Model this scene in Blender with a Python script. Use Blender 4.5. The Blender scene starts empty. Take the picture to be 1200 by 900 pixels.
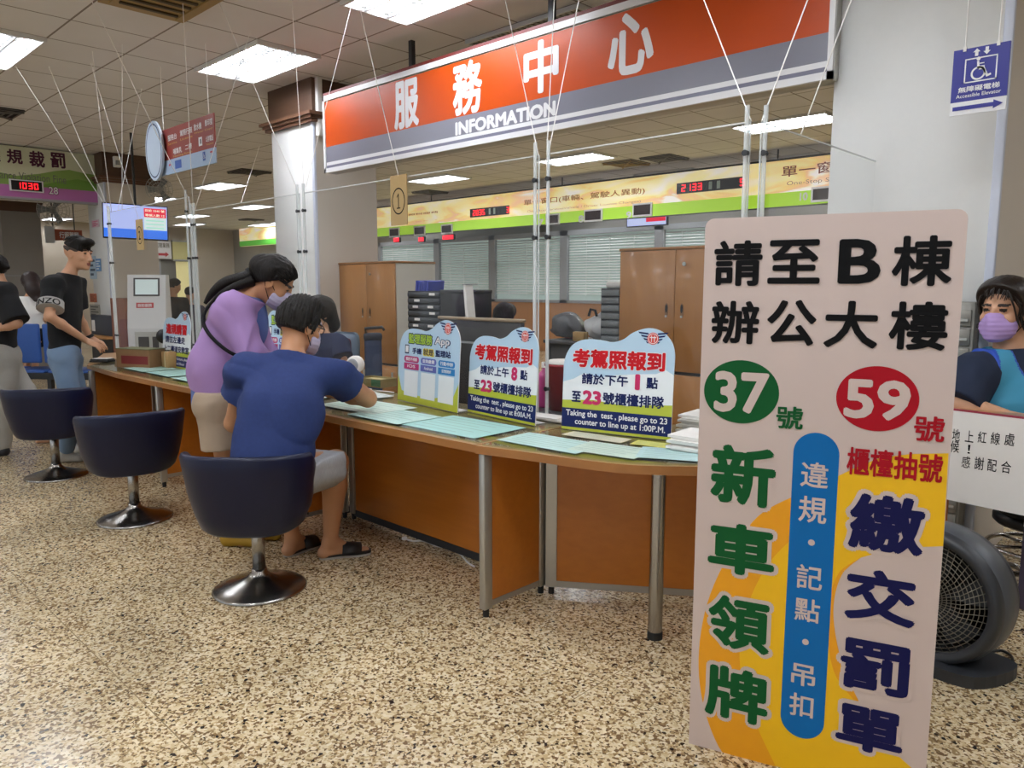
import bpy, bmesh, math, random
import numpy as np
from mathutils import Vector, Matrix
from mathutils.geometry import tessellate_polygon
random.seed(7)
sc = bpy.context.scene
COL = sc.collection

# ------------------------------------------------------------------ camera
F_PX, HOR = 885.0, 335.0
CAM_H = 1.42
PITCH = math.atan((450 - HOR) / F_PX)
_a1 = math.atan((600 + 325) / (F_PX / math.cos(PITCH)))
_th = math.pi - _a1
FH = np.array([math.cos(_th), math.sin(_th), 0.0])
RT = np.array([math.sin(_th), -math.cos(_th), 0.0])
ZZ = np.array([0, 0, 1.0])
FW = FH * math.cos(PITCH) - ZZ * math.sin(PITCH)
UP = FH * math.sin(PITCH) + ZZ * math.cos(PITCH)
CAM = np.array([0, 0, CAM_H])
cam = bpy.data.cameras.new('camera'); camo = bpy.data.objects.new('camera', cam); COL.objects.link(camo)
cam.sensor_width = 36.0; cam.lens = 36.0 * F_PX / 1200.0; cam.clip_end = 200
camo.matrix_world = Matrix(((RT[0], UP[0], -FW[0], 0), (RT[1], UP[1], -FW[1], 0), (RT[2], UP[2], -FW[2], CAM_H), (0, 0, 0, 1)))
sc.camera = camo

# ------------------------------------------------------------------ light and exposure
world = bpy.data.worlds.new('world'); sc.world = world; world.use_nodes = True
world.node_tree.nodes['Background'].inputs[0].default_value = (0.86, 0.93, 1.0, 1)
world.node_tree.nodes['Background'].inputs[1].default_value = 0.95
LAMP = 36.0            # emission of the ceiling light tubes
sc.view_settings.view_transform = 'Standard'
sc.view_settings.look = 'None'
sc.view_settings.gamma = 1.0
sc.view_settings.use_curve_mapping = False
sc.view_settings.exposure = 0.0
sc.cycles.use_denoising = True
sc.cycles.max_bounces = 8
sc.cycles.transparent_max_bounces = 40
sc.cycles.caustics_reflective = False
sc.cycles.caustics_refractive = False
sc.cycles.sample_clamp_indirect = 6.0

# ------------------------------------------------------------------ measuring helpers (photograph pixels -> places in the room)
def ray(x, y): return FW + RT * ((x - 600) / F_PX) - UP * ((y - 450) / F_PX)
def onz(x, y, z): d = ray(x, y); return CAM + d * ((z - CAM_H) / d[2])
def onx(x, y, X): d = ray(x, y); return CAM + d * (X / d[0])
def ony(x, y, Y): d = ray(x, y); return CAM + d * (Y / d[1])
def at(x, y, D): return CAM + ray(x, y) * D
def V3(*a): return np.array(a, float)
def nrm(v): v = np.array(v, float); return v / np.linalg.norm(v)

# ------------------------------------------------------------------ materials
def lin(c):
    if isinstance(c, str):
        c = c.lstrip('#'); c = [int(c[i:i + 2], 16) / 255 for i in (0, 2, 4)]
    return tuple((x / 12.92 if x <= .04045 else ((x + .055) / 1.055) ** 2.4) for x in c) + (1,)
MATS = {}
def mat(name, c, rough=.5, metal=0., var=.06, scale=30., bump=0., bscale=200., spec=.5, stretch=None, c2=None, coat=0., sheen=0.):
    if name in MATS: return MATS[name]
    m = bpy.data.materials.new(name); m.use_nodes = True; nt = m.node_tree; N = nt.nodes; L = nt.links
    b = N['Principled BSDF']; b.inputs['Roughness'].default_value = rough; b.inputs['Metallic'].default_value = metal
    b.inputs['Specular IOR Level'].default_value = spec
    if coat: b.inputs['Coat Weight'].default_value = coat; b.inputs['Coat Roughness'].default_value = .08
    if sheen: b.inputs['Sheen Weight'].default_value = sheen
    tc = N.new('ShaderNodeTexCoord'); mp = N.new('ShaderNodeMapping'); L.new(tc.outputs['Object'], mp.inputs[0])
    if stretch: mp.inputs['Scale'].default_value = stretch
    nz = N.new('ShaderNodeTexNoise'); nz.inputs['Scale'].default_value = scale; nz.inputs['Detail'].default_value = 4
    L.new(mp.outputs[0], nz.inputs['Vector'])
    mx = N.new('ShaderNodeMix'); mx.data_type = 'RGBA'
    a = lin(c)
    if c2: bcol = lin(c2)
    else: bcol = tuple(max(0, x * (1 - var * 2)) for x in a[:3]) + (1,)
    mx.inputs[6].default_value = a; mx.inputs[7].default_value = bcol
    L.new(nz.outputs[0], mx.inputs[0]); L.new(mx.outputs[2], b.inputs['Base Color'])
    if bump:
        n2 = N.new('ShaderNodeTexNoise'); n2.inputs['Scale'].default_value = bscale; L.new(mp.outputs[0], n2.inputs['Vector'])
        bp = N.new('ShaderNodeBump'); bp.inputs['Strength'].default_value = bump; bp.inputs['Distance'].default_value = .004
        L.new(n2.outputs[0], bp.inputs['Height']); L.new(bp.outputs[0], b.inputs['Normal'])
    MATS[name] = m; return m
def emit(name, c, s):
    if name in MATS: return MATS[name]
    m = bpy.data.materials.new(name); m.use_nodes = True; nt = m.node_tree
    b = nt.nodes['Principled BSDF']; b.inputs['Base Color'].default_value = lin(c); b.inputs['Roughness'].default_value = .4
    b.inputs['Emission Color'].default_value = lin(c); b.inputs['Emission Strength'].default_value = s
    MATS[name] = m; return m
def clear(name, tint, refl, rough=.02, haze=0.0):
    if name in MATS: return MATS[name]
    m = bpy.data.materials.new(name); m.use_nodes = True; nt = m.node_tree; N = nt.nodes; L = nt.links
    N.remove(N['Principled BSDF']); out = N['Material Output']
    t = N.new('ShaderNodeBsdfTransparent'); t.inputs[0].default_value = tint
    g = N.new('ShaderNodeBsdfGlossy'); g.inputs['Roughness'].default_value = rough
    fr = N.new('ShaderNodeFresnel'); fr.inputs[0].default_value = 1.45
    mm = N.new('ShaderNodeMath'); mm.operation = 'MULTIPLY'; mm.inputs[1].default_value = refl; L.new(fr.outputs[0], mm.inputs[0])
    ge = N.new('ShaderNodeNewGeometry'); iv = N.new('ShaderNodeMath'); iv.operation = 'SUBTRACT'; iv.inputs[0].default_value = 1; L.new(ge.outputs['Backfacing'], iv.inputs[1])
    m0 = N.new('ShaderNodeMath'); m0.operation = 'MULTIPLY'; L.new(mm.outputs[0], m0.inputs[0]); L.new(iv.outputs[0], m0.inputs[1]); mm = m0
    mx = N.new('ShaderNodeMixShader'); L.new(mm.outputs[0], mx.inputs[0]); L.new(t.outputs[0], mx.inputs[1]); L.new(g.outputs[0], mx.inputs[2])
    if haze:
        d = N.new('ShaderNodeBsdfDiffuse'); d.inputs[0].default_value = (.9, .92, .93, 1)
        m2 = N.new('ShaderNodeMixShader'); m2.inputs[0].default_value = haze
        L.new(mx.outputs[0], m2.inputs[1]); L.new(d.outputs[0], m2.inputs[2]); L.new(m2.outputs[0], out.inputs[0])
    else: L.new(mx.outputs[0], out.inputs[0])
    MATS[name] = m; return m
def wood(name, c, c2, rough=.35, axis='x', bump=0):
    st = {'x': (1.2, 14, 14), 'z': (14, 14, 1.0), 'y': (14, 1.2, 14)}[axis]
    return mat(name, c, rough, c2=c2, scale=2.2, stretch=st, coat=.15)

# ------------------------------------------------------------------ mesh builder
class Frame:
    def __init__(s, O, u, v):
        s.O = np.array(O, float); s.u = nrm(u); v = np.array(v, float); v = v - s.u * v.dot(s.u); s.v = nrm(v); s.n = np.cross(s.u, s.v)
    def P(s, a, b, c=0.0): return s.O + s.u * a + s.v * b + s.n * c
    def uv(s, x, y):
        d = ray(x, y); t = (s.O - CAM).dot(s.n) / d.dot(s.n); p = CAM + d * t - s.O
        return np.array([p.dot(s.u), p.dot(s.v)])
    def rect(s, x0, y0, x1, y1):
        a = s.uv(x0, y0); b = s.uv(x1, y1)
        return (min(a[0], b[0]), min(a[1], b[1]), max(a[0], b[0]), max(a[1], b[1]))
class MB:
    def __init__(s): s.v = []; s.f = []; s.m = []; s.sm = []
    def add(s, vs, fs, m=0, smooth=False):
        o = len(s.v); s.v.extend([tuple(map(float, p)) for p in vs])
        for f in fs: s.f.append(tuple(i + o for i in f)); s.m.append(m); s.sm.append(smooth)
        return s
    def box(s, lo, hi, m=0):
        (a, b, c), (d, e, f) = lo, hi
        vs = [(a, b, c), (d, b, c), (d, e, c), (a, e, c), (a, b, f), (d, b, f), (d, e, f), (a, e, f)]
        return s.add(vs, [(3, 2, 1, 0), (4, 5, 6, 7), (0, 1, 5, 4), (1, 2, 6, 5), (2, 3, 7, 6), (3, 0, 4, 7)], m)
    def fbox(s, F, a0, a1, b0, b1, c0, c1, m=0):
        vs = [F.P(a, b, c) for c in (c0, c1) for a, b in ((a0, b0), (a1, b0), (a1, b1), (a0, b1))]
        return s.add(vs, [(3, 2, 1, 0), (4, 5, 6, 7), (0, 1, 5, 4), (1, 2, 6, 5), (2, 3, 7, 6), (3, 0, 4, 7)], m)
    def rbox(s, lo, hi, r=.01, seg=3, m=0, F=None):
        bm = bmesh.new(); bmesh.ops.create_cube(bm, size=1)
        lo = np.array(lo, float); hi = np.array(hi, float)
        for v in bm.verts: v.co = Vector(tuple((lo + hi) / 2 + np.array(v.co) * (hi - lo)))
        bmesh.ops.bevel(bm, geom=bm.edges[:], offset=r, segments=seg, profile=.5, affect='EDGES')
        vs = [np.array(v.co) for v in bm.verts]
        if F is not None: vs = [F.P(*p) for p in vs]
        bm.verts.index_update(); fs = [[v.index for v in f.verts] for f in bm.faces]; bm.free()
        return s.add(vs, fs, m, True)
    def cyl(s, p0, p1, r0, r1=None, n=20, m=0, caps=True):
        r1 = r0 if r1 is None else r1; p0 = np.array(p0, float); p1 = np.array(p1, float); d = nrm(p1 - p0)
        a = nrm(np.cross(d, (0, 0, 1) if abs(d[2]) < .9 else (1, 0, 0))); b = np.cross(d, a)
        ring = [(a * math.cos(t) + b * math.sin(t)) for t in np.linspace(0, 2 * math.pi, n, endpoint=False)]
        A = [p0 + q * r0 for q in ring]; B = [p1 + q * r1 for q in ring]
        s.add(A + B, [(i, (i + 1) % n, n + (i + 1) % n, n + i) for i in range(n)], m, True)
        if caps:
            s.add(A, [tuple(range(n))[::-1]], m); s.add(B, [tuple(range(n))], m)
        return s
    def tube(s, pts, r, n=8, m=0, closed=False):
        pts = [np.array(p, float) for p in pts]; k = len(pts); rs = r if hasattr(r, '__len__') else [r] * k
        T = []
        for i in range(k):
            if closed: T.append(nrm(pts[(i + 1) % k] - pts[i - 1]))
            else: T.append(nrm(pts[min(i + 1, k - 1)] - pts[max(i - 1, 0)]))
        a = np.cross(T[0], (0, 0, 1) if abs(T[0][2]) < .9 else (1, 0, 0)); a = nrm(a); vs = []
        for i in range(k):
            a = nrm(a - T[i] * a.dot(T[i])); b = np.cross(T[i], a)
            vs += [pts[i] + (a * math.cos(t) + b * math.sin(t)) * rs[i] for t in np.linspace(0, 2 * math.pi, n, endpoint=False)]
        fs = []
        for i in range(k if closed else k - 1):
            j = (i + 1) % k
            fs += [(i * n + q, i * n + (q + 1) % n, j * n + (q + 1) % n, j * n + q) for q in range(n)]
        if not closed: fs += [tuple(range(n))[::-1], tuple(range((k - 1) * n, k * n))]
        return s.add(vs, fs, m, True)
    def lathe(s, prof, c=(0, 0, 0), n=40, m=0, axis=None):
        c = np.array(c, float)
        if axis is None: X, Y, Z = V3(1, 0, 0), V3(0, 1, 0), V3(0, 0, 1)
        else:
            Z = nrm(axis); X = nrm(np.cross(Z, (0, 0, 1) if abs(Z[2]) < .9 else (1, 0, 0))); Y = np.cross(Z, X)
        vs = []; k = len(prof)
        for r, z in prof: vs += [c + X * r * math.cos(t) + Y * r * math.sin(t) + Z * z for t in np.linspace(0, 2 * math.pi, n, endpoint=False)]
        fs = [(i * n + q, i * n + (q + 1) % n, (i + 1) * n + (q + 1) % n, (i + 1) * n + q) for i in range(k - 1) for q in range(n)]
        return s.add(vs, fs, m, True)
    def poly(s, F, pts, c=0., m=0):
        pts = [tuple(map(float, p)) for p in pts]
        A = sum(pts[i - 1][0] * pts[i][1] - pts[i][0] * pts[i - 1][1] for i in range(len(pts)))
        if A < 0: pts = pts[::-1]
        tr = tessellate_polygon([[Vector((a, b, 0)) for a, b in pts]])
        fs = []
        for t in tr:
            p = [pts[i] for i in t]; ar = (p[1][0] - p[0][0]) * (p[2][1] - p[0][1]) - (p[2][0] - p[0][0]) * (p[1][1] - p[0][1])
            if abs(ar) > 1e-14: fs.append(t if ar > 0 else t[::-1])
        return s.add([F.P(a, b, c) for a, b in pts], fs, m)
    def prism(s, F, pts, c0, c1, m=0, mside=None):
        pts = [tuple(map(float, p)) for p in pts]
        A = sum(pts[i - 1][0] * pts[i][1] - pts[i][0] * pts[i - 1][1] for i in range(len(pts)))
        if A < 0: pts = pts[::-1]
        k = len(pts); tr = tessellate_polygon([[Vector((a, b, 0)) for a, b in pts]])
        def o(t):
            p = [pts[i] for i in t]; ar = (p[1][0] - p[0][0]) * (p[2][1] - p[0][1]) - (p[2][0] - p[0][0]) * (p[1][1] - p[0][1]); return t if ar > 0 else t[::-1]
        tr = [o(t) for t in tr]
        s.add([F.P(a, b, c1) for a, b in pts], tr, m); s.add([F.P(a, b, c0) for a, b in pts], [t[::-1] for t in tr], m if mside is None else mside)
        s.add([F.P(a, b, c0) for a, b in pts] + [F.P(a, b, c1) for a, b in pts], [(i, (i + 1) % k, k + (i + 1) % k, k + i) for i in range(k)], m if mside is None else mside)
        return s
    def rectf(s, F, a0, b0, a1, b1, c=0., m=0): return s.poly(F, [(a0, b0), (a1, b0), (a1, b1), (a0, b1)], c, m)
    def disc(s, F, a, b, ra, rb=None, c=0., m=0, n=40):
        rb = ra if rb is None else rb
        return s.poly(F, [(a + ra * math.cos(t), b + rb * math.sin(t)) for t in np.linspace(0, 2 * math.pi, n, endpoint=False)], c, m)
    def ring(s, F, a, b, ra, rb, w, c=0., m=0, n=40):
        ts = np.linspace(0, 2 * math.pi, n, endpoint=False)
        O = [F.P(a + ra * math.cos(t), b + rb * math.sin(t), c) for t in ts]; I = [F.P(a + (ra - w) * math.cos(t), b + (rb - w) * math.sin(t), c) for t in ts]
        return s.add(O + I, [(i, (i + 1) % n, n + (i + 1) % n, n + i) for i in range(n)], m)
    def text(s, F, txt, rect, c=.0006, m=0, bold=.0, keep=False):
        """flat lettering fitted to rect; bold thickens the strokes evenly (in parts of the letter height)"""
        vs, fs = glyphs(txt); lo = vs.min(0) - bold; hi = vs.max(0) + bold; u0, v0, u1, v1 = rect
        sx = (u1 - u0) / max(1e-6, hi[0] - lo[0]); sy = (v1 - v0) / max(1e-6, hi[1] - lo[1])
        offs = [(0, 0)]
        if bold > 0:
            n = 8 if bold < .06 else 14
            offs = [(bold * math.cos(t), bold * math.sin(t)) for t in np.linspace(0, 2 * math.pi, n, endpoint=False) + .2]
            if bold >= .05: offs += [(bold * .5 * math.cos(t), bold * .5 * math.sin(t)) for t in np.linspace(0, 2 * math.pi, 7, endpoint=False)] + [(0, 0)]
        for k, (ox, oy) in enumerate(offs):
            s.add([F.P(u0 + (p[0] + ox - lo[0]) * sx, v0 + (p[1] + oy - lo[1]) * sy, c + k * 8e-6) for p in vs], fs, m)
        return s
_G = {}
def glyphs(txt):
    k = txt
    if k in _G: return _G[k]
    cu = bpy.data.curves.new('lettering', 'FONT'); cu.body = txt; cu.size = 1; cu.fill_mode = 'FRONT'; cu.resolution_u = 3
    o = bpy.data.objects.new('lettering', cu); COL.objects.link(o)
    bpy.context.view_layer.update(); dg = bpy.context.evaluated_depsgraph_get(); me = o.evaluated_get(dg).to_mesh()
    vs = np.array([v.co[:2] for v in me.vertices]); fs = [tuple(p.vertices) for p in me.polygons]
    if len(fs):
        p = me.polygons[0]
        if p.normal.z < 0: fs = [f[::-1] for f in fs]
    o.evaluated_get(dg).to_mesh_clear(); bpy.data.objects.remove(o); bpy.data.curves.remove(cu)
    _G[k] = (vs, fs); return _G[k]

BASE = {}
def tag(o, label=None, cat=None, group=None, kind=None):
    if label: o['label'] = label
    if cat: o['category'] = cat
    if group: o['group'] = group
    if kind: o['kind'] = kind
    return o
def thing(name, label, cat, base=(0, 0, 0), group=None, kind=None):
    o = bpy.data.objects.new(name, None); COL.objects.link(o); o.location = tuple(map(float, base)); o.empty_display_size = .05
    BASE[o.name] = np.array(base, float); return tag(o, label, cat, group, kind)
def obj(name, mb, mats, parent=None, base=None, label=None, cat=None, group=None, kind=None):
    """links the collected shape as ONE mesh object; its points are given in room coordinates"""
    if parent is not None: b = BASE[parent.name]
    else: b = np.array(base if base is not None else (0, 0, 0), float)
    me = bpy.data.meshes.new(name)
    me.from_pydata([(p[0] - b[0], p[1] - b[1], p[2] - b[2]) for p in mb.v], [], mb.f)
    for m in (mats if isinstance(mats, (list, tuple)) else [mats]): me.materials.append(m)
    me.polygons.foreach_set('material_index', mb.m); me.polygons.foreach_set('use_smooth', mb.sm); me.update()
    o = bpy.data.objects.new(name, me); COL.objects.link(o)
    if parent is not None: o.parent = parent
    else: o.location = tuple(map(float, b))
    BASE[o.name] = b
    return tag(o, label, cat, group, kind)
def copy_tree(o, parent=None, loc=None, rz=None, label=None):
    c = o.copy(); COL.objects.link(c); BASE[c.name] = BASE[o.name].copy()
    if parent is not None: c.parent = parent
    if loc is not None: c.location = tuple(map(float, loc)); BASE[c.name] = np.array(loc, float)
    if rz is not None: c.rotation_euler = (0, 0, rz)
    if label: c['label'] = label
    for ch in list(o.children): copy_tree(ch, c)
    return c
def smoothpts(pts, n=6, closed=False):
    P = [np.array(p, float) for p in pts]; k = len(P); out = []
    for i in range(k if closed else k - 1):
        if closed: a, b, c, d = P[i - 1], P[i], P[(i + 1) % k], P[(i + 2) % k]
        else: a, b, c, d = P[max(i - 1, 0)], P[i], P[i + 1], P[min(i + 2, k - 1)]
        for t in np.linspace(0, 1, n, endpoint=False):
            out.append(.5 * ((2 * b) + (c - a) * t + (2 * a - 5 * b + 4 * c - d) * t * t + (3 * b - a - 3 * c + d) * t ** 3))
    if not closed: out.append(P[-1])
    return out
HF = lambda O: Frame(O, (1, 0, 0), (0, 1, 0))          # lying flat, facing up
def YF(Y, X=0, Z=0): return Frame((X, Y, Z), (1, 0, 0), (0, 0, 1))   # upright, facing the camera side (-Y)
def XF(X, Y=0, Z=0): return Frame((X, Y, Z), (0, 1, 0), (0, 0, 1))   # upright, facing +X
# ================================================================== the setting
ZC = 3.437; T = .605; Y0 = 2.035
def ceiling_mat():
    m = bpy.data.materials.new('ceiling_tile'); m.use_nodes = True; nt = m.node_tree; N = nt.nodes; L = nt.links; b = N['Principled BSDF']
    b.inputs['Roughness'].default_value = .9
    tc = N.new('ShaderNodeTexCoord'); sp = N.new('ShaderNodeSeparateXYZ'); L.new(tc.outputs['Object'], sp.inputs[0])
    def line(out, off):
        a = N.new('ShaderNodeMath'); a.operation = 'ADD'; a.inputs[1].default_value = 60.5 - off; L.new(out, a.inputs[0])
        d = N.new('ShaderNodeMath'); d.operation = 'DIVIDE'; d.inputs[1].default_value = T; L.new(a.outputs[0], d.inputs[0])
        p = N.new('ShaderNodeMath'); p.operation = 'PINGPONG'; p.inputs[1].default_value = .5; L.new(d.outputs[0], p.inputs[0])
        c = N.new('ShaderNodeMath'); c.operation = 'LESS_THAN'; c.inputs[1].default_value = .013; L.new(p.outputs[0], c.inputs[0]); return c
    lx = line(sp.outputs[0], 0); ly = line(sp.outputs[1], Y0)
    mx = N.new('ShaderNodeMath'); mx.operation = 'MAXIMUM'; L.new(lx.outputs[0], mx.inputs[0]); L.new(ly.outputs[0], mx.inputs[1])
    nz = N.new('ShaderNodeTexNoise'); nz.inputs['Scale'].default_value = 1.6; L.new(tc.outputs['Object'], nz.inputs['Vector'])
    c1 = N.new('ShaderNodeMix'); c1.data_type = 'RGBA'; c1.inputs[6].default_value = lin('#e6e3e2'); c1.inputs[7].default_value = lin('#dad7d6'); L.new(nz.outputs[0], c1.inputs[0])
    c2 = N.new('ShaderNodeMix'); c2.data_type = 'RGBA'; c2.inputs[7].default_value = lin('#8a8078'); L.new(mx.outputs[0], c2.inputs[0]); L.new(c1.outputs[2], c2.inputs[6])
    L.new(c2.outputs[2], b.inputs['Base Color']); return m
def floor_mat():
    m = bpy.data.materials.new('terrazzo'); m.use_nodes = True; nt = m.node_tree; N = nt.nodes; L = nt.links; b = N['Principled BSDF']
    b.inputs['Roughness'].default_value = .2; b.inputs['Specular IOR Level'].default_value = .5
    tc = N.new('ShaderNodeTexCoord')
    dn = N.new('ShaderNodeTexNoise'); dn.inputs['Scale'].default_value = 60; L.new(tc.outputs['Object'], dn.inputs['Vector'])
    ad = N.new('ShaderNodeVectorMath'); ad.operation = 'MULTIPLY_ADD'; ad.inputs[1].default_value = (.006, .006, 0); L.new(dn.outputs[1], ad.inputs[0]); L.new(tc.outputs['Object'], ad.inputs[2])
    def chips(scale, stops):
        v = N.new('ShaderNodeTexVoronoi'); v.voronoi_dimensions = '2D'; v.inputs['Scale'].default_value = scale; L.new(ad.outputs[0], v.inputs['Vector'])
        s = N.new('ShaderNodeSeparateColor'); L.new(v.outputs['Color'], s.inputs[0])
        r = N.new('ShaderNodeValToRGB'); r.color_ramp.interpolation = 'CONSTANT'
        e = r.color_ramp.elements; e[0].position = 0; e[0].color = lin(stops[0][1]); e[1].position = stops[1][0]; e[1].color = lin(stops[1][1])
        for p, c in stops[2:]: q = e.new(p); q.color = lin(c)
        L.new(s.outputs[0], r.inputs[0]); return v, s, r
    v1, s1, r1 = chips(95, [(0, '#e2cfaa'), (.3, '#d3bc93'), (.5, '#ecddbd'), (.66, '#a48a63'), (.8, '#7d6346'), (.95, '#2f2823')])
    v2, s2, r2 = chips(150, [(0, '#e4d2ae'), (.38, '#c8ae83'), (.62, '#8f7450'), (.86, '#63503a')])
    lt = N.new('ShaderNodeMath'); lt.operation = 'GREATER_THAN'; lt.inputs[1].default_value = .5; L.new(s1.outputs[1], lt.inputs[0])
    mx = N.new('ShaderNodeMix'); mx.data_type = 'RGBA'; L.new(lt.outputs[0], mx.inputs[0]); L.new(r1.outputs[0], mx.inputs[6]); L.new(r2.outputs[0], mx.inputs[7])
    big = N.new('ShaderNodeTexNoise'); big.inputs['Scale'].default_value = 1.7; big.inputs['Detail'].default_value = 5; L.new(tc.outputs['Object'], big.inputs['Vector'])
    mr = N.new('ShaderNodeMapRange'); mr.inputs[1].default_value = .35; mr.inputs[2].default_value = .7; mr.inputs[3].default_value = 1; mr.inputs[4].default_value = .7; L.new(big.outputs[0], mr.inputs[0])
    # brass joint lines
    sp = N.new('ShaderNodeSeparateXYZ'); L.new(tc.outputs['Object'], sp.inputs[0]); ls = []
    for o, off in ((0, .35), (1, .33)):
        a = N.new('ShaderNodeMath'); a.operation = 'ADD'; a.inputs[1].default_value = 60 + off; L.new(sp.outputs[o], a.inputs[0])
        d = N.new('ShaderNodeMath'); d.operation = 'DIVIDE'; d.inputs[1].default_value = 1.2; L.new(a.outputs[0], d.inputs[0])
        p = N.new('ShaderNodeMath'); p.operation = 'PINGPONG'; p.inputs[1].default_value = .5; L.new(d.outputs[0], p.inputs[0])
        c = N.new('ShaderNodeMath'); c.operation = 'LESS_THAN'; c.inputs[1].default_value = .0016; L.new(p.outputs[0], c.inputs[0]); ls.append(c)
    mm = N.new('ShaderNodeMath'); mm.operation = 'MAXIMUM'; L.new(ls[0].outputs[0], mm.inputs[0]); L.new(ls[1].outputs[0], mm.inputs[1])
    h = N.new('ShaderNodeHueSaturation'); L.new(mx.outputs[2], h.inputs['Color']); L.new(mr.outputs[0], h.inputs['Value'])
    fin = N.new('ShaderNodeMix'); fin.data_type = 'RGBA'; L.new(mm.outputs[0], fin.inputs[0]); L.new(h.outputs[0], fin.inputs[6]); fin.inputs[7].default_value = lin('#8a7759')
    L.new(fin.outputs[2], b.inputs['Base Color']); return m
def struct(name, mb, mats, parent=None, base=None): return obj(name, mb, mats, parent, base, kind='structure' if parent is None else None)
M_white = mat('white_paint', '#e4e5e3', .5, var=.02)
M_beige = mat('beige_paint', '#d6cec3', .6, var=.03, scale=3)
M_brown = mat('dark_brown_wood', '#5d4231', .45, c2='#4a3325', scale=3, stretch=(1, 1, 14))
M_alu = mat('brushed_aluminium', '#b9b8b2', .32, .85, var=.05)
M_chrome = mat('chrome', '#a9a6a2', .24, 1., var=.05)
M_grey = mat('grey_metal', '#9a9c9e', .45, .0, var=.04)
M_black = mat('black_plastic', '#131417', .42, var=.1)
M_dark = mat('charcoal_plastic', '#2a2c30', .45, var=.1)
M_acr = clear('clear_acrylic', (.985, .99, .988, 1), .8, haze=.006)
M_acre = clear('acrylic_edge', (.9, .94, .93, 1), 1.0, .1, haze=.5)
M_wh = mat('matt_white', '#eceae6', .6, var=.02)
M_paper = mat('white_paper', '#eae7e2', .8, var=.02)
M_tub = emit('light_tube', '#f4f8ff', LAMP)

struct('floor', MB().box((-29, -7, -.1), (7, 14, 0)), floor_mat())
struct('ceiling', MB().box((-29, -7, ZC), (7, 14, ZC + .08)), ceiling_mat())
struct('wall_far_left', MB().box((-27.2, 1.0, 0), (-27, 13.4, ZC)), mat('far_wall', '#b9ae9d', .7, var=.05, scale=2))
struct('wall_back', MB().box((-27, 13.2, 0), (6.5, 13.4, ZC)), mat('back_wall', '#8d8880', .8, var=.05, scale=2))
struct('wall_right', MB().box((6.3, -6.5, 0), (6.5, 13.2, ZC)), M_beige)

def column(X0, X1, cap=.37, front=M_white, side=M_beige, trim=False):
    b = (X0, 4.19, 0); Y1 = 4.92
    c = struct('column', MB().box((X0, 4.19, 0), (X1, Y1, ZC)), side, base=b)
    obj('cladding', MB().rbox((X0 - .004, 4.172, .1), (X1 - .03, 4.19, ZC - (cap if cap else .01)), .004, 1), front, c)
    obj('corner_trim', MB().rbox((X1 - .035, 4.168, .1), (X1 + .006, 4.2, ZC - .01), .006, 2), mat('pale_blue_trim', '#cfd5e4', .4, var=.02), c)
    if cap:
        z = ZC - cap
        obj('capital', MB().box((X0 - .03, 4.16, z), (X1 + .02, Y1 + .02, ZC)), M_brown, c)
        mb = MB()
        for k, (o, h) in enumerate(((.03, .0), (.05, .03), (.075, .06))): mb.box((X0 - .03 - o, 4.16 - o, z + h - .05), (X1 + .02 + o, Y1 + o, z + h - .02))
        obj('moulding', mb, mat('moulding_brown', '#6b4a36', .4, var=.1), c)
    return c
column(-7.55, -6.75)
column(-1.66, -.87, cap=0)
column(-13.45, -12.66, cap=.4)
# cable trunking on the left column
struct('trim_1', MB().rbox((-6.745, 4.2, ZC - .55), (-6.69, 4.26, ZC), .008, 2).rbox((-6.7, 4.3, ZC - .36), (-6.66, 4.36, ZC - .22), .005, 2), M_wh)

# far grey tiled pier and counter front under the left fascia
def tile_mat(name, c):
    m = mat(name, c, .35, var=.06, scale=5); return m
M_mar = tile_mat('grey_marble', '#8f8a84')
_ya, _yb = onx(7, 330, -14.5)[1], onx(53, 330, -14.5)[1]
struct('wall_left', MB().box((-15.2, -6.5, 0), (-15.0, _ya - .02, ZC)), M_beige)
_p = struct('pier', MB().box((-15.0, _ya, 0), (-14.5, _yb, 2.62)), M_mar); obj('capital', MB().box((-15.02, _ya - .04, 2.62), (-14.46, _yb + .04, 2.78)), M_brown, _p); obj('joint', MB().box((-14.502, _ya, 1.58), (-14.497, _yb, 1.59)).box((-14.502, _ya, .8), (-14.497, _yb, .81)), M_grey, _p)
# ------------------------------------------------------------------ ceiling lights
def fixture(lit=True):
    o = thing('ceiling_light', 'x', 'ceiling light', (0, 0, ZC), 'recessed office light panels' if lit else None)
    w, d = 2 * T, T
    z0 = ZC - .034
    mb = MB()
    for lo, hi in (((0, 0), (w, .022)), ((0, d - .022), (w, d)), ((0, .022), (.022, d - .022)), ((w - .022, .022), (w, d - .022))): mb.box((*lo, z0), (*hi, ZC))
    obj('frame', mb, mat('white_enamel', '#d8d8d6', .35, var=.02), o)
    obj('reflector', MB().box((.022, .022, ZC - .006), (w - .022, d - .022, ZC - .001)), mat('white_reflector', '#e3e4e4', .4) if lit else mat('unlit_reflector', '#6f695f', .4, .3), o)  # unlit copy has its shade painted in as a darker colour
    for k in range(3): obj('tube', MB().box((.05, d * (k + .5) / 3 - .035, ZC - .018), (w - .05, d * (k + .5) / 3 + .035, ZC - .008)), M_tub if lit else mat('unlit_tube', '#b9b7b0', .4), o)
    mb = MB(); lm = mat('louver_metal', '#d4d6d8', .3, .3) if lit else mat('unlit_louver', '#7d776c', .35, .5)  # unlit louver is a darker painted copy of the lit one
    for k in range(1, 3): mb.box((.022, d * k / 3 - .005, z0 + .004), (w - .022, d * k / 3 + .005, ZC - .006))
    for k in range(1, 22): mb.box((w * k / 22 - .0015, .022, z0 + .004), (w * k / 22 + .0015, d - .022, ZC - .022))
    obj('louver', mb, lm, o)
    return o
def cell(i, j): return (i * T, Y0 + j * T, ZC)
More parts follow.
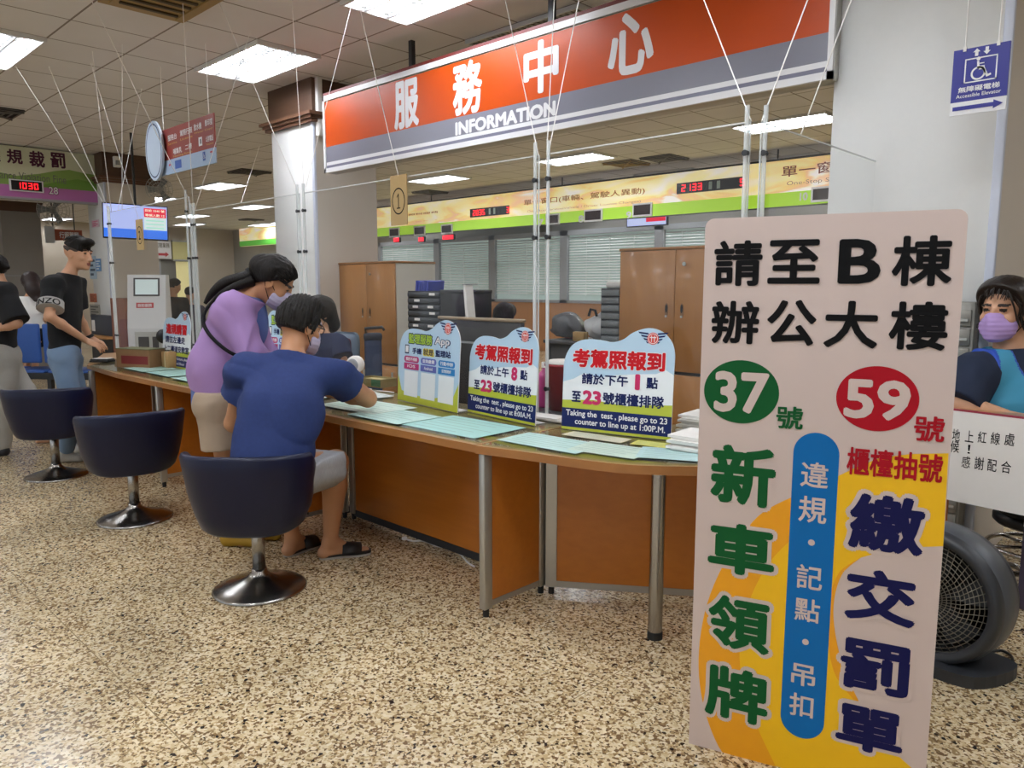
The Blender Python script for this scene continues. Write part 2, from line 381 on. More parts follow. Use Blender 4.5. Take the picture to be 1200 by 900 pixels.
lights = [((-12, 2), 'lit ceiling light panel right of the red hanging sign, above the brown column top'),
          ((-8, 2), 'lit ceiling light panel at the top edge, just left of the orange sign'),
          ((-14, -1), 'large bright ceiling light panel at the top left corner'),
          ((-20, -1), 'ceiling light panel at the left edge, just above the green fine counter sign'),
          ((-26, 8), 'lit ceiling panel right below the red hanging sign, near the dark vent'),
          ((-31.5, 12), 'lit ceiling panel below the dark square vent and left of the white column'),
          ((-31.5, 8), 'small lit ceiling panel beside the wall fan on the far column'),
          ((-37.5, 12), 'small lit ceiling panel just above the acrylic post by the television'),
          ((-42.5, 14), 'thin lit ceiling panel seen between the television and the acrylic post'),
          ((-40, 17), 'thin lit ceiling panel above the far green and yellow board'),
          ((-37.5, 17), 'thin lit ceiling panel touching the left edge of the white column'),
          ((-44, 8), 'lit ceiling panel seen under the green fine counter sign, above the standing man'),
          ((-14, 12), 'lit ceiling panel with louvers just under the INFORMATION lettering, above the clear posts'),
          ((-19.5, 12), 'lit ceiling panel just right of the number 1 plate'),
          ((-16.8, 16), 'thin lit ceiling panel above the middle of the long yellow green counter sign'),
          ((-13.6, 16), 'lit ceiling panel right above the words on the long yellow green sign'),
          ((-10, 16), 'lit ceiling panel above the red queue display on the right of the long sign'),
          ((-8.1, 11.6), 'lit louvered ceiling panel under the right end of the orange sign'),
          ((-27.5, 16), 'thin lit ceiling panel at the left end of the long yellow green sign')]
extra = [((-4, 0), ), ((-5, -4), ), ((-8, -2), ), ((-2, -2), ), ((-14, -6), ), ((-8, -6), ), ((-2, -6), ), ((2, -2), ), ((-4, 7), ), ((-9, 7), ), ((-15, 7), ), ((2, 7), ), ((2, 3), ), ((-20, -6), ), ((-4, 12), )]  # unseen panels added to brighten hall, column and near floor
_f = fixture()
for k, ((i, j), lb) in enumerate(lights):
    if k == 0: _f.location = cell(i, j); _f['label'] = lb
    else: copy_tree(_f, None, cell(i, j), None, lb)
for ((i, j), ) in extra:
    copy_tree(_f, None, cell(i, j), None, 'unseen ceiling light panel added to light the hall')
_u = fixture(False); _u.location = cell(-8, 4); _u['label'] = 'unlit louvered ceiling light panel just above the top edge of the orange sign'; _u['category'] = 'ceiling light'

# ------------------------------------------------------------------ air vents in the ceiling
def vent(i, j, label, m, slots=False):
    x, y, _ = cell(i, j); o = thing('air_vent', label, 'air vent', (x, y, ZC)); w = T
    if slots:
        w = 2 * T
        obj('frame', MB().box((x, y, ZC - .02), (x + w, y + T, ZC - .001)), m, o)
        mb = MB()
        for k in range(9): mb.box((x + .12 + k * .115, y + .1, ZC - .034), (x + .15 + k * .115, y + T - .1, ZC - .018))
        obj('slat', mb, mat('vent_slot', '#4a3c22', .6), o)
        obj('rim', MB().box((x + .06, y + .05, ZC - .032), (x + w - .06, y + .085, ZC - .018)).box((x + .06, y + T - .085, ZC - .032), (x + w - .06, y + T - .05, ZC - .018)), m, o)
        return
    obj('core', MB().box((x + .02, y + .02, ZC - .008), (x + T - .02, y + T - .02, ZC - .001)), mat('vent_dark', '#221e1b', .8), o)
    mb = MB()
    for k in range(4):
        a = .015 + k * .075; b = T - a; z = ZC - .012 - k * .006; q = .018
        for lo, hi in (((a, a), (b, a + q)), ((a, b - q), (b, b)), ((a, a), (a + q, b)), ((b - q, a), (b, b))): mb.box((x + lo[0], y + lo[1], z - .006), (x + hi[0], y + hi[1], z))
    mb.tube([(x + .03, y + .03, ZC - .03), (x + T - .03, y + T - .03, ZC - .03)], .012).tube([(x + .03, y + T - .03, ZC - .03), (x + T - .03, y + .03, ZC - .03)], .012)
    obj('louver', mb, m, o)
M_gold = mat('yellowed_vent', '#a98a4c', .5, var=.12, scale=8)
M_vent = mat('vent_grey', '#6a655e', .5)
vent(-10, 0, 'yellowed slotted ceiling vent at the top edge of the ceiling', M_gold, True)
vent(-21.9, 7.2, 'dark four way ceiling vent between the red hanging sign and the white column', M_vent)
vent(-18.1, 0, 'dark ceiling vent at the left edge above the green sign', M_vent)
vent(-13, 13.6, 'yellowed square ceiling vent right of the clear acrylic posts', M_gold)
vent(-11.8, 13.6, 'dark square ceiling vent next to the yellowed vent', M_vent)
vent(-21.8, 14, 'dark ceiling vent seen right of the number 1 plate', M_vent)
vent(-37, 15, 'dark ceiling vent far away above the pale partition', M_vent)

# ------------------------------------------------------------------ glazed partition behind the offices
PY = 12.4
def X12(px, py=285): return ony(px, py, PY)[0]
ztop, zbot = 2.47, 1.12
xs = [X12(444), X12(512), X12(577), X12(661.5), X12(773), X12(830) + .9, X12(900) + .8]
M_pane = emit('glow_pane', '#aebfba', .3)  # glow put into the panes to brighten the blinds
M_blind = mat('blind_slat', '#eef1ef', .5, var=.03)
for k in range(len(xs) - 1):
    a, b = xs[k], xs[k + 1]
    w = struct('window_%d' % (k + 1), MB().box((a, PY + .05, zbot), (b, PY + .07, ztop)), M_pane, base=(a, PY, zbot))
    fr = MB()
    for lo, hi in (((a, zbot - .06), (b, zbot)), ((a, ztop), (b, ztop + .1)), ((a, zbot - .059), (a + .1, ztop + .099)), ((b - .1, zbot - .059), (b - .0004, ztop + .099))): fr.box((lo[0], PY - .03, lo[1]), (hi[0], PY + .09, hi[1]))
    obj('frame', fr, M_grey, w)
    bl = MB()
    for q in range(int((ztop - zbot - .1) / .055)):
        z = ztop - .06 - q * .055
        bl.add([(a + .12, PY, z - .012), (b - .12, PY, z - .012), (b - .12, PY + .03, z + .014), (a + .12, PY + .03, z + .014)], [(0, 1, 2, 3)])
    for q in (.25, .5, .75): bl.box((a + (b - a) * q - .004, PY - .003, zbot + .1), (a + (b - a) * q + .004, PY + .003, ztop - .05))
    obj('blind', bl, M_blind, w)
struct('wall_partition', MB().box((xs[0], PY, 0), (xs[-1], PY + .1, zbot - .06)), wood('partition_wood', '#b88455', '#a06c3e', .4, 'z'))

# ------------------------------------------------------------------ far left background
_a, _b = onx(190, 340, -26.9)[1], onx(226, 340, -26.9)[1]; _z = onx(208, 303, -26.9)[2]; _w = _b - _a
_d = struct('door_1', MB().box((-26.99, _a, 0), (-26.95, _b, _z)), mat('door_grey', '#6d6c66', .5))
obj('frame', MB().box((-26.99, _a - .12, 0), (-26.88, _a, _z + .12)).box((-26.99, _b, 0), (-26.88, _b + .12, _z + .12)).box((-26.99, _a, _z), (-26.88, _b, _z + .12)), M_grey, _d)
obj('pane', MB().box((-26.95, _a + _w * .5, .6), (-26.93, _b - .08, _z - .1)), emit('lit_yellow_glass', '#cfc48c', .5), _d)
# ================================================================== hanging and wall signs
M_signw = mat('sign_white', '#e4e4e6', .3, var=.01)
M_ink = mat('ink_black', '#0b0b0d', .6, var=.02, spec=.15)
# --- the long orange INFORMATION sign
SY = 4.10
zb = ony(383, 203, SY)[2]; xl = ony(380, 160, SY)[0]; xr = ony(976, 92, SY)[0]; zt = ony(378, 114, SY)[2]
zb = (zb + ony(975, 92, SY)[2]) / 2
s = thing('information_sign', 'long orange and grey hanging sign reading INFORMATION between the columns', 'sign', (xl, SY, zb))
F = YF(SY)
M_or = mat('sign_orange', '#c24a0c', .35, var=.06, scale=2, spec=.3); M_sg = mat('sign_grey', '#7f7f8c', .3, var=.02)
obj('case', MB().rbox((xl, SY + .002, zb), (xr, SY + .13, zt), .012, 2), M_alu, s)
zmid = (ony(400, 168, SY)[2] + ony(800, 78, SY)[2]) / 2; zl1 = zb + .095
obj('panel', MB().rectf(F, xl + .03, zmid, xr - .03, zt - .055, .002).rectf(F, xl + .03, zl1, xr - .03, zmid, .002, 1), [M_or, M_sg], s)
obj('frame', MB().fbox(F, xl, xr, zt - .045, zt, -.01, .012).fbox(F, xl, xl + .03, zb, zt, -.01, .012).fbox(F, xr - .03, xr, zb, zt, -.01, .012).fbox(F, xl, xr, zb, zb + .04, -.01, .012), M_signw, s)
obj('band', MB().rectf(F, xl + .03, zl1 - .03, xr - .03, zl1, .003).rectf(F, xl + .03, zb + .04, xr - .03, zl1 - .03, .003, 1), [M_signw, mat('band_grey', '#77778a', .3)], s)
obj('rim', MB().box((xl, SY, zt), (xr, SY + .13, zt + .03)), mat('maroon_rim', '#6d2420', .5), s)
mb = MB()
for ch, r in (('服', (461.7, 97.7, 491.7, 146.7)), ('務', (530.7, 76, 565.7, 130)), ('中', (614, 52.7, 655, 104.3)), ('心', (713.3, 21.7, 766, 81))):
    mb.text(F, ch, F.rect(*r), .004, 0, .034)
a = F.uv(400 + 402 / 3, 478 / 3); b = F.uv(400 + 755 / 3, 352 / 3)
mb.text(F, 'INFORMATION', (a[0], a[1], b[0], b[1]), .004, 0, .05)
obj('lettering', mb, M_signw, s)
for px in (476, 640, 900):
    x = ony(px, 60, SY)[0]; obj('bracket', MB().box((x - .02, SY + .04, zt + .02), (x + .02, SY + .08, ZC)), M_dark, s)

# --- accessible elevator sign
EY = 3.7
tl = ony(1118, 60, EY); br = ony(1174, 131, EY)
x0, x1, z1 = tl[0], br[0] + .012, tl[2]; z0 = br[2] + .01
s = thing('elevator_sign', 'small blue hanging accessible elevator sign with wheelchair symbol', 'sign', (x0, EY, z0)); F = YF(EY)
M_blue = mat('sign_blue', '#1c1f86', .35, var=.03)
zs = z0 + (z1 - z0) * .2
obj('panel', MB().box((x0, EY + .001, zs), (x1, EY + .012, z1)).box((x0, EY + .001, z0), (x1, EY + .009, zs), 1), [M_blue, M_signw], s)
W, Hh = x1 - x0, z1 - zs; R = lambda a, b: (x0 + a * W, zs + b * Hh)
mb = MB()
def arrow(mb, F, c, d, L, w, hw, hl, lay=.001, m=0):
    c = np.array(c); d = nrm(d); p = np.array([-d[1], d[0]]); t = c - d * L / 2; e = c + d * L / 2; n = e - d * hl
    mb.poly(F, [t + p * w / 2, t - p * w / 2, n - p * w / 2, n - p * hw / 2, e, n + p * hw / 2, n + p * w / 2], lay, m)
arrow(mb, F, R(.42, .9), (0, 1), .03, .012, .026, .014); arrow(mb, F, R(.6, .9), (0, -1), .03, .012, .026, .014)
p0 = R(.22, .34); p1 = R(.8, .8); t = .005
for q in ((p0[0], p0[1], p1[0], p0[1] + t), (p0[0], p1[1] - t, p1[0], p1[1]), (p0[0], p0[1], p0[0] + t, p1[1]), (p1[0] - t, p0[1], p1[0], p1[1])): mb.rectf(F, *q, .001)
def wheelchair(mb, F, c, k, lay=.0014, m=0):
    f = lambda a, b: (c[0] + a * k, c[1] + b * k)
    mb.disc(F, *f(-.08, .42), .075 * k, c=lay, m=m, n=16)
    mb.poly(F, [f(-.13, .33), f(-.05, .33), f(-.03, .12), f(.16, .12), f(.16, .04), f(-.11, .04)], lay, m)
    mb.poly(F, [f(-.03, .04), f(.16, .06), f(.3, -.26), f(.4, -.22), f(.42, -.3), f(.25, -.36), f(.09, -.03), f(-.05, -.03)], lay, m)
    mb.ring(F, *f(-.06, -.16), .27 * k, .27 * k, .07 * k, lay, m, 24)
    mb.rectf(F, *f(-.03, .2), *f(.14, .24), lay, m)
wheelchair(mb, F, R(.5, .575), .1)
mb.text(F, '無障礙電梯', (*R(.13, .17), *R(.87, .28)), .0014, 0, .02); mb.text(F, 'Accessible Elevator', (*R(.1, .07), *R(.9, .14)), .0014, 0, .01)
obj('lettering', mb, M_signw, s)
mb = MB(); arrow(mb, F, (x0 + W * .5, (z0 + zs) / 2), (1, 0), W * .9, .016, .036, .035); obj('arrow', mb, M_blue, s)
mb = MB()
for px in (1131, 1170):
    x = ony(px, 55, EY)[0]; mb.cyl((x, EY + .006, z1 - .004), (x, EY + .006, ZC), .003, n=6).box((x - .006, EY - .002, z1 - .01), (x + .006, EY + .014, z1 + .008))
obj('cord', mb, M_wh, s)

# --- red direction sign with a round end
HY = 3.0
xa, xb = ony(185, 155, HY)[0], ony(250, 132, HY)[0]; zT, zB = 2.865, 2.455; zm = zB + .13
s = thing('direction_sign', 'red hanging direction sign with small white words and a round end disc', 'sign', (xa, HY, zB)); F = YF(HY)
M_red = mat('dull_red', '#8e3127', .4, var=.05); M_pb = mat('pale_sign_blue', '#9fb4cf', .4, var=.05)
obj('panel', MB().box((xa, HY, zm), (xb, HY + .012, zT)).box((xa, HY, zB), (xb, HY + .012, zm), 1), [M_red, M_pb], s)
dx, dz, dr = xa - .02, (zB + zT) / 2 + .03, .26
dm = MB(); 
DF = Frame((dx, HY - .02, dz), (1, 0, 0), (0, 0, 1))
ell = [(.2 * math.cos(t), .275 * math.sin(t)) for t in np.linspace(0, 2 * math.pi, 48, endpoint=False)]
dm.prism(DF, ell, 0, .02, 0); dm.ring(DF, 0, 0, .182, .25, .014, .021, 1, 48)
obj('disc', dm, [mat('disc_blue', '#b7c6d8', .4, var=.02), mat('disc_ring', '#20305e', .4)], s, label='pale blue disc with a dark ring, its picture left plain')
mb = MB(); w = xb - xa
for (u0, u1, v0, v1, tx, mi) in ((.19, .36, .72, .85, '服務台', 0), (.42, .64, .74, .87, '駕照行照', 0), (.67, .8, .76, .9, '飲水機', 0), (.86, .98, .78, .91, '影印室', 0), (.28, .44, .4, .53, '哺集乳', 0), (.5, .62, .42, .54, '二樓', 0), (.86, .98, .46, .58, '公用電話', 0),
                             (.19, .36, .63, .68, 'Service', 1), (.42, .64, .65, .7, 'License', 1), (.67, .98, .68, .73, 'Water Copy', 1), (.28, .62, .33, .38, 'Nursing Room', 1), (.86, .98, .38, .43, 'Telephone', 1)):
    mb.text(F, tx, (xa + u0 * w, zB + v0 * .41, xa + u1 * w, zB + v1 * .41), .002, mi, .015)
arrow(mb, F, (xa + .2 * w, zB + .2 * .41), (-1, 0), .05, .012, .03, .02, .002, 2); arrow(mb, F, (xa + .94 * w, zB + .24 * .41), (1, 0), .05, .012, .03, .02, .002, 2)
mb.rectf(F, xa + .3 * w, zB + .08 * .41, xa + .42 * w, zB + .26 * .41, .002, 3); mb.rectf(F, xa + .84 * w - .05, zB + .1 * .41, xa + .84 * w, zB + .28 * .41, .002, 3)
wheelchair(mb, F, (xa + .84 * w - .025, zB + .19 * .41), .05, .0024, 0)
mb.rectf(F, xa + .74 * w, zB + .42 * .41, xa + .8 * w, zB + .6 * .41, .002, 0); mb.rectf(F, xa + .765 * w, zB + .46 * .41, xa + .785 * w, zB + .56 * .41, .0025, 4)
obj('lettering', mb, [M_signw, mat('sign_gold', '#c7943a', .4), mat('arrow_red', '#b5252b', .4), mat('icon_blue', '#2a54a8', .4), M_dark], s)
obj('cord', MB().cyl((xa + .12, HY + .006, zT), (xa + .12, HY + .006, ZC), .003, n=6).cyl((xb - .1, HY + .006, zT), (xb - .1, HY + .006, ZC), .003, n=6), M_wh, s)

# --- number plates 1 and 2 hanging over the counter
def plate(px, py0, py1, w, ch, Y, label):
    p = ony(px, py0, Y); q = ony(px, py1, Y); s = thing('number_plate', label, 'number plate', (p[0], Y, q[2])); F = Frame((p[0], Y, q[2]), (1, .0, 0), (0, 0, 1)); h = p[2] - q[2]
    obj('board', MB().fbox(F, -w / 2, w / 2, 0, h, -.006, 0), mat('tan_card', '#b79a68', .6, var=.05), s)
    mb = MB().ring(F, 0, h * .48, w * .4, w * .4 * 1.25, w * .05, .001, 0, 36); (mb.rectf(F, -w * .025, h * .33, w * .025, h * .63, .001).rectf(F, -w * .11, h * .33, w * .11, h * .352, .0012).poly(F, [(-w * .1, h * .57), (-w * .1, h * .545), (w * .0, h * .6), (w * .0, h * .63)], .0014) if ch == '1' else mb.text(F, ch, (-w * .14, h * .33, w * .14, h * .63), .001, 0, .02))
    obj('lettering', mb, M_ink, s); obj('cord', MB().cyl((p[0], Y - .003 + .006, p[2] - .01), (p[0] - .1, Y - .3, ZC), .0025, n=6), M_wh, s)
plate(466.5, 205, 264, .155, '1', 2.82, 'tan hanging plate with a circled number 1 over the counter')
plate(162.5, 257, 293, .17, '2', 2.82, 'tan hanging plate with a circled number 2 in front of the television')

# --- green and mauve fine counter sign at the left
LX = -12.97
s = thing('counter_sign', 'green and mauve overhead sign reading Violation Fine with red clock display', 'sign', (LX, 2.9, 2.69)); F = XF(LX)
y0, y1 = 1.0, 4.17; zb2, zt2 = 2.70, 3.42
M_cream = mat('sign_cream', '#d9dcc0', .4, var=.03); M_lg = mat('hill_green', '#8fb05c', .4, var=.1, scale=4); M_mv = mat('sign_mauve', '#b86fae', .4, var=.03)
obj('case', MB().box((LX - .15, y0, zb2 - .03), (LX, y1, zt2)), M_grey, s)
hill = [(y0, zb2 + .16), (y1, zb2 + .16), (y1, zb2 + .42), (4.0, zb2 + .43), (3.8, zb2 + .46), (3.6, zb2 + .42), (3.4, zb2 + .36), (3.1, zb2 + .3), (2.9, zb2 + .33), (2.5, zb2 + .28), (y0, zb2 + .3)]
hill2 = [(3.3, zb2 + .16), (y1, zb2 + .16), (y1, zb2 + .3), (3.9, zb2 + .33), (3.6, zb2 + .26)]
obj('panel', MB().rectf(F, y0, zb2, y1, zt2, .002, 0).poly(F, hill, .003, 1).poly(F, hill2, .004, 3).rectf(F, y0, zb2, y1, zb2 + .17, .005, 2), [M_cream, M_lg, M_mv, mat('hill_dark', '#6f9a3f', .4)], s)
mb = MB()
for ch, r in (('違', (-19, 172, 1, 190)), ('規', (7, 174, 27, 193)), ('裁', (33, 176, 53, 197)), ('罰', (58, 178, 77, 198))): mb.text(F, ch, F.rect(*r), .006, 0, .03)
a = F.uv(0, 208); b = F.uv(77, 206); mb.text(F, 'ance Violation Fine', (a[0], a[1] - .01, b[0], a[1] + .1), .006, 1, .0)
mb.text(F, '28', F.rect(56, 218, 69, 229), .0065, 0, .05); mb.text(F, '28', F.rect(56.8, 218.8, 68.2, 228.2), .0075, 2, .01)
obj('lettering', mb, [mat('maroon_ink', '#4b1233', .4), mat('grey_ink', '#6d6a66', .4), M_signw], s)
r = F.rect(12, 211, 49, 225)
c = obj('display', MB().fbox(F, r[0] - .02, r[2] + .02, r[1] - .015, r[3] + .015, .004, .03, 1).fbox(F, r[0], r[2], r[1], r[3], .03, .034), [M_black, M_signw], s)
# seven segment digits
SEG = {'0': 'abcdef', '1': 'bc', '2': 'abged', '3': 'abgcd', '5': 'afgcd', '6': 'afgcde', '7': 'abc', '8': 'abcdefg', '4': 'fgbc', '9': 'abcfgd'}
def seg(mb, F, ch, x, y, w, h, c, m=0, t=None):
    t = t or w * .2; g = t * .25
    P = {'a': (x + g, y + h - t, x + w - g, y + h), 'd': (x + g, y, x + w - g, y + t), 'g': (x + g, y + h / 2 - t / 2, x + w - g, y + h / 2 + t / 2),
         'f': (x, y + h / 2 + g, x + t, y + h - g), 'b': (x + w - t, y + h / 2 + g, x + w, y + h - g), 'e': (x, y + g, x + t, y + h / 2 - g), 'c': (x + w - t, y + g, x + w, y + h / 2 - g)}
    for k in SEG.get(ch, ''): mb.rectf(F, *P[k], c, m)
M_led = emit('red_led', '#ff1c26', 3.0)
mb = MB(); W = r[2] - r[0]; Hh = r[3] - r[1]
for k, ch in enumerate('1030'): seg(mb, F, ch, r[0] + W * (.17 + .19 * k), r[1] + Hh * .18, W * .13, Hh * .64, .0346)
obj('digits', mb, M_led, c)

# --- long yellow green sign over the back counter
BY = 11.0
s = thing('counter_sign', 'long yellow and lime green overhead sign above the back service counters', 'sign', (-9, BY, 2.6)); F = YF(BY)
xa, xb = ony(439, 262, BY)[0], -3.2; zB, zT = 2.585, 3.25
obj('case', MB().box((xa, BY + .002, zB), (xb, BY + .2, zT + .03)), M_dark, s)
for x in (-13.2, -9.4, -5.2): obj('hanger', MB().cyl((x, BY + .1, zT + .02), (x, BY + .1, ZC), .012, n=8), M_dark, s)
def blotch(name, cs):
    m = bpy.data.materials.new(name); m.use_nodes = True; N = m.node_tree.nodes; L = m.node_tree.links; b = N['Principled BSDF']; b.inputs['Roughness'].default_value = .4
    tc = N.new('ShaderNodeTexCoord'); mp = N.new('ShaderNodeMapping'); mp.inputs['Scale'].default_value = (.7, 1, 2.6); L.new(tc.outputs['Object'], mp.inputs[0])
    n = N.new('ShaderNodeTexNoise'); n.inputs['Scale'].default_value = 1.1; n.inputs['Detail'].default_value = 3; n.inputs['Distortion'].default_value = .8; L.new(mp.outputs[0], n.inputs['Vector'])
    r = N.new('ShaderNodeValToRGB'); e = r.color_ramp.elements
    e[0].position = cs[0][0]; e[0].color = lin(cs[0][1]); e[1].position = cs[1][0]; e[1].color = lin(cs[1][1])
    for p, c in cs[2:]: q = e.new(p); q.color = lin(c)
    L.new(n.outputs[0], r.inputs[0]); L.new(r.outputs[0], b.inputs['Base Color'])
    b.inputs['Emission Strength'].default_value = .55; L.new(r.outputs[0], b.inputs['Emission Color']); MATS[name] = m; return m
M_art = blotch('sign_art', [(.3, '#e9e6dc'), (.44, '#eee0a8'), (.54, '#e9c97c'), (.6, '#e6b98e'), (.68, '#f0ede4')])
M_lime = emit('sign_lime', '#a3cf3a', .45)
obj('panel', MB().rectf(F, xa, zB + .19, xb, zT, .002, 0).rectf(F, xa, zB, xb, zB + .2, .003, 1), [M_art, M_lime], s)
mb = MB()
def ptext(txt, x0, y0, x1, y1, m, bold, lay=.005):
    # x0,y0 left baseline; x1,y1 right top
    a = F.uv(x0, y0); b = F.uv(x1, y1); mb.text(F, txt, (a[0], a[1], b[0], b[1]), lay, m, bold)
ptext('單一窗口(車輛、駕駛人異動)', 614, 242, 756, 219, 0, .012)
ptext('One-Stop Service(Vehicle / Driver License Changes)', 618, 250, 751, 234, 1, 0)
ptext('牌照稅服務', 470, 254, 514, 247, 0, .012); ptext('License Tax Service', 470, 261, 512, 258, 1, 0)
ptext('單一窗口', 916, 208, 998, 186, 2, .012); ptext('One-Stop Service', 922, 219, 1000, 205, 1, 0)
for d, x, y in (('5', 494, 271), ('7', 634, 261), ('8', 681, 256.5), ('9', 737, 252)):
    ptext(d, x - 3.2, y + 4.5, x + 3.2, y - 4.5, 3, .04)
ptext('10', 937, 235.5, 947, 225, 3, .04)
obj('lettering', mb, [mat('sign_ochre', '#b3762c', .4), mat('sign_taupe', '#a89c85', .4), mat('sign_maroon', '#8a3a2a', .4), M_signw], s)
for (x0, y0, x1, y1) in ((458, 269, 468, 276), (487, 267, 498, 274), (519, 265, 530, 272), (642, 253, 655, 261), (687, 248, 705, 257), (744, 241, 763, 251), (954, 222, 976, 233)):
    r = F.rect(x0, y0, x1, y1)
    obj('window_display', MB().fbox(F, r[0] - .03, r[2] + .03, r[1] - .03, r[3] + .03, .003, .03, 1).fbox(F, r[0], r[2], r[1], r[3], .03, .035), [mat('display_dark', '#2b1614', .3), M_signw], s)
for (x0, y0, x1, y1), ds in (((552, 244, 597, 252), '2035 3'), ((794, 212, 872, 223), '2133 5')):
    a = F.uv(x0, y1); b = F.uv(x1, y0); zc_ = (F.uv((x0 + x1) / 2, (y0 + y1) / 2))[1]; hh = .085
    q = obj('queue_display', MB().fbox(F, a[0], b[0], zc_ - hh, zc_ + hh, .003, .03), M_black, s); W = b[0] - a[0]
    m2 = MB()
    for k, ch in enumerate(ds): seg(m2, F, ch, a[0] + W * (.08 + (.085 * k if k < 4 else .45 + .085 * k)), zc_ - .055, W * .06, .11, .031)
    obj('digits', m2, M_led, q)
    m2 = MB()
    for k in (.5, .62): m2.rectf(F, a[0] + W * k, zc_ - .06, a[0] + W * (k + .05), zc_ + .06, .031)
    obj('caption', m2, mat('caption_grey', '#9fb0a6', .5), q)
# small red queue lamps under the sign and a small screen
for k, (x, y, w, lb) in enumerate(((464.5, 281, .22, 'first small red lit sign under the left end of the long counter sign'), (493.5, 280.5, .2, 'second small red lit sign under the long counter sign'), (525, 278, .38, 'widest small red lit sign under the long counter sign'))):
    p = ony(x, y, 12.0); s2 = thing('queue_lamp', lb, 'lit sign', p, 'small red lit signs')
    obj('case', MB().rbox((p[0] - w / 2 - .02, 12.0, p[2] - .07), (p[0] + w / 2 + .02, 12.06, p[2] + .07), .02, 2), M_dark, s2); obj('face', MB().rbox((p[0] - w / 2, 11.99, p[2] - .05), (p[0] + w / 2, 12.0, p[2] + .05), .003, 1), emit('red_lamp', '#f02436', 1.6), s2)
    obj('rod', MB().cyl((p[0], 12.03, p[2] + .06), (p[0], 12.03, ZC), .008, n=6), M_dark, s2)
p = ony(734, 263, 11.9); q = ony(782, 250, 11.9)
s2 = thing('information_screen', 'small pale blue screen with a red corner label hanging below the long counter sign', 'screen', (p[0], 11.9, p[2])); F2 = YF(11.9)
zlo, zhi = ony(757, 264, 11.9)[2] - .02, ony(757, 256, 11.9)[2] + .12
obj('case', MB().rbox((p[0], 11.9, zlo), (q[0], 11.96, zhi), .01, 2), M_dark, s2)
obj('screen', MB().rectf(F2, p[0] + .02, zlo + .02, q[0] - .02, zhi - .02, .002), emit('screen_pale', '#b9c3ee', .8), s2)
obj('caption', MB().rectf(F2, q[0] - .45, zlo + .08, q[0] - .03, zhi - .04, .003), emit('screen_red', '#d3203c', .8), s2)
obj('rod', MB().cyl(((p[0] + q[0]) / 2, 11.93, zhi - .01), ((p[0] + q[0]) / 2, 11.93, ZC), .015, n=8), M_dark, s2)

# --- television
TD = 10.0
Oc = at(122, 277, TD); u = nrm(at(196, 281, TD + .35) - Oc); F = Frame(Oc, u, (0, 0, 1)); w = F.uv(196, 270)[0]; h = F.uv(121, 238)[1]
s = thing('television', 'hanging television with pale blue picture in front of the far column', 'television', Oc)
obj('case', MB().rbox((-.015, -.02, -.05), (w + .015, h + .015, -.002), .01, 2, F=F), M_black, s)
mb = MB().rectf(F, 0, 0, w, h, .0, 0).rectf(F, 0, 0, w, h * .27, .001, 1).rectf(F, w * .63, h * .27, w * .985, h * .66, .002, 3).rectf(F, w * .63, h * .66, w * .985, h * .94, .002, 2)
mb.text(F, '目前 1040 號', (w * .65, h * .83, w * .96, h * .91), .003, 4, .02); mb.text(F, '等候人數 12', (w * .65, h * .69, w * .96, h * .77), .003, 4, .02)
for k in range(3): mb.rectf(F, w * .66, h * (.32 + .11 * k), w * .95, h * (.36 + .11 * k), .003, 5)
obj('screen', mb, [emit('tv_sky', '#aab8f0', .85), emit('tv_blue', '#2f6fe0', .85), emit('tv_red', '#d4213f', .9), emit('tv_mint', '#cfe6e6', .8), emit('tv_white', '#f6e6d0', .9), emit('tv_green', '#a9cfc0', .8)], s)
pc = F.P(w / 2, h, -.03); obj('mount', MB().cyl(pc, (pc[0], pc[1], ZC), .018, n=8), M_black, s)

# --- wall fan on the far column
p = onx(187, 222, -12.4)
def wall_fan(p, d, label, r=.2):
    d = nrm(d); s = thing('wall_fan', label, 'fan', p); p = np.array(p)
    mb = MB(); X = nrm(np.cross(d, (0, 0, 1))); Y = np.cross(d, X)
    for k in (0.25, .5, .75, 1.0):
        mb.tube([p + d * (.05 if k < 1 else .02) + (X * math.cos(t) + Y * math.sin(t)) * r * k for t in np.linspace(0, 6.283, 24, endpoint=False)], .005, 5, closed=True)
    for t in np.linspace(0, 6.283, 20, endpoint=False): mb.tube([p + d * .06, p + d * .05 + (X * math.cos(t) + Y * math.sin(t)) * r * .7, p + d * .02 + (X * math.cos(t) + Y * math.sin(t)) * r, p - d * .06 + (X * math.cos(t) + Y * math.sin(t)) * r * .7], .003, 4)
    obj('grille', mb, mat('fan_wire', '#b9b7b2', .4, .5), s)
    bl = MB()
    for k in range(3):
        t = k * 2.094; a = X * math.cos(t) + Y * math.sin(t); b = -X * math.sin(t) + Y * math.cos(t)
        q = [p + a * .03 - b * .02, p + a * r * .9 - b * .06 + d * .02, p + a * r * .9 + b * .06 - d * .02, p + a * .03 + b * .03]
        bl.add(q + [x - d * .004 for x in q], [(0, 1, 2, 3), (7, 6, 5, 4), (0, 4, 5, 1), (1, 5, 6, 2), (2, 6, 7, 3), (3, 7, 4, 0)])
    obj('blade', bl, mat('fan_blade', '#8f9290', .4), s)
    obj('motor', MB().cyl(p - d * .02, p - d * .16, .06, .05), mat('fan_body', '#c4c0b8', .5), s)
    obj('arm', MB().tube([p - d * .14, p - d * .2 - V3(0, 0, .05), p - d * .24 - V3(0, 0, .12)], .018, 8), MATS['fan_body'], s)
wall_fan(p, (.8, -.6, -.15), 'grey wall fan on the far beige column beside the red hanging sign')
p = onx(62, 246, -13.6); wall_fan(p, (.95, .1, -.1), 'wall fan under the green fine counter sign, left of the standing man', .24)
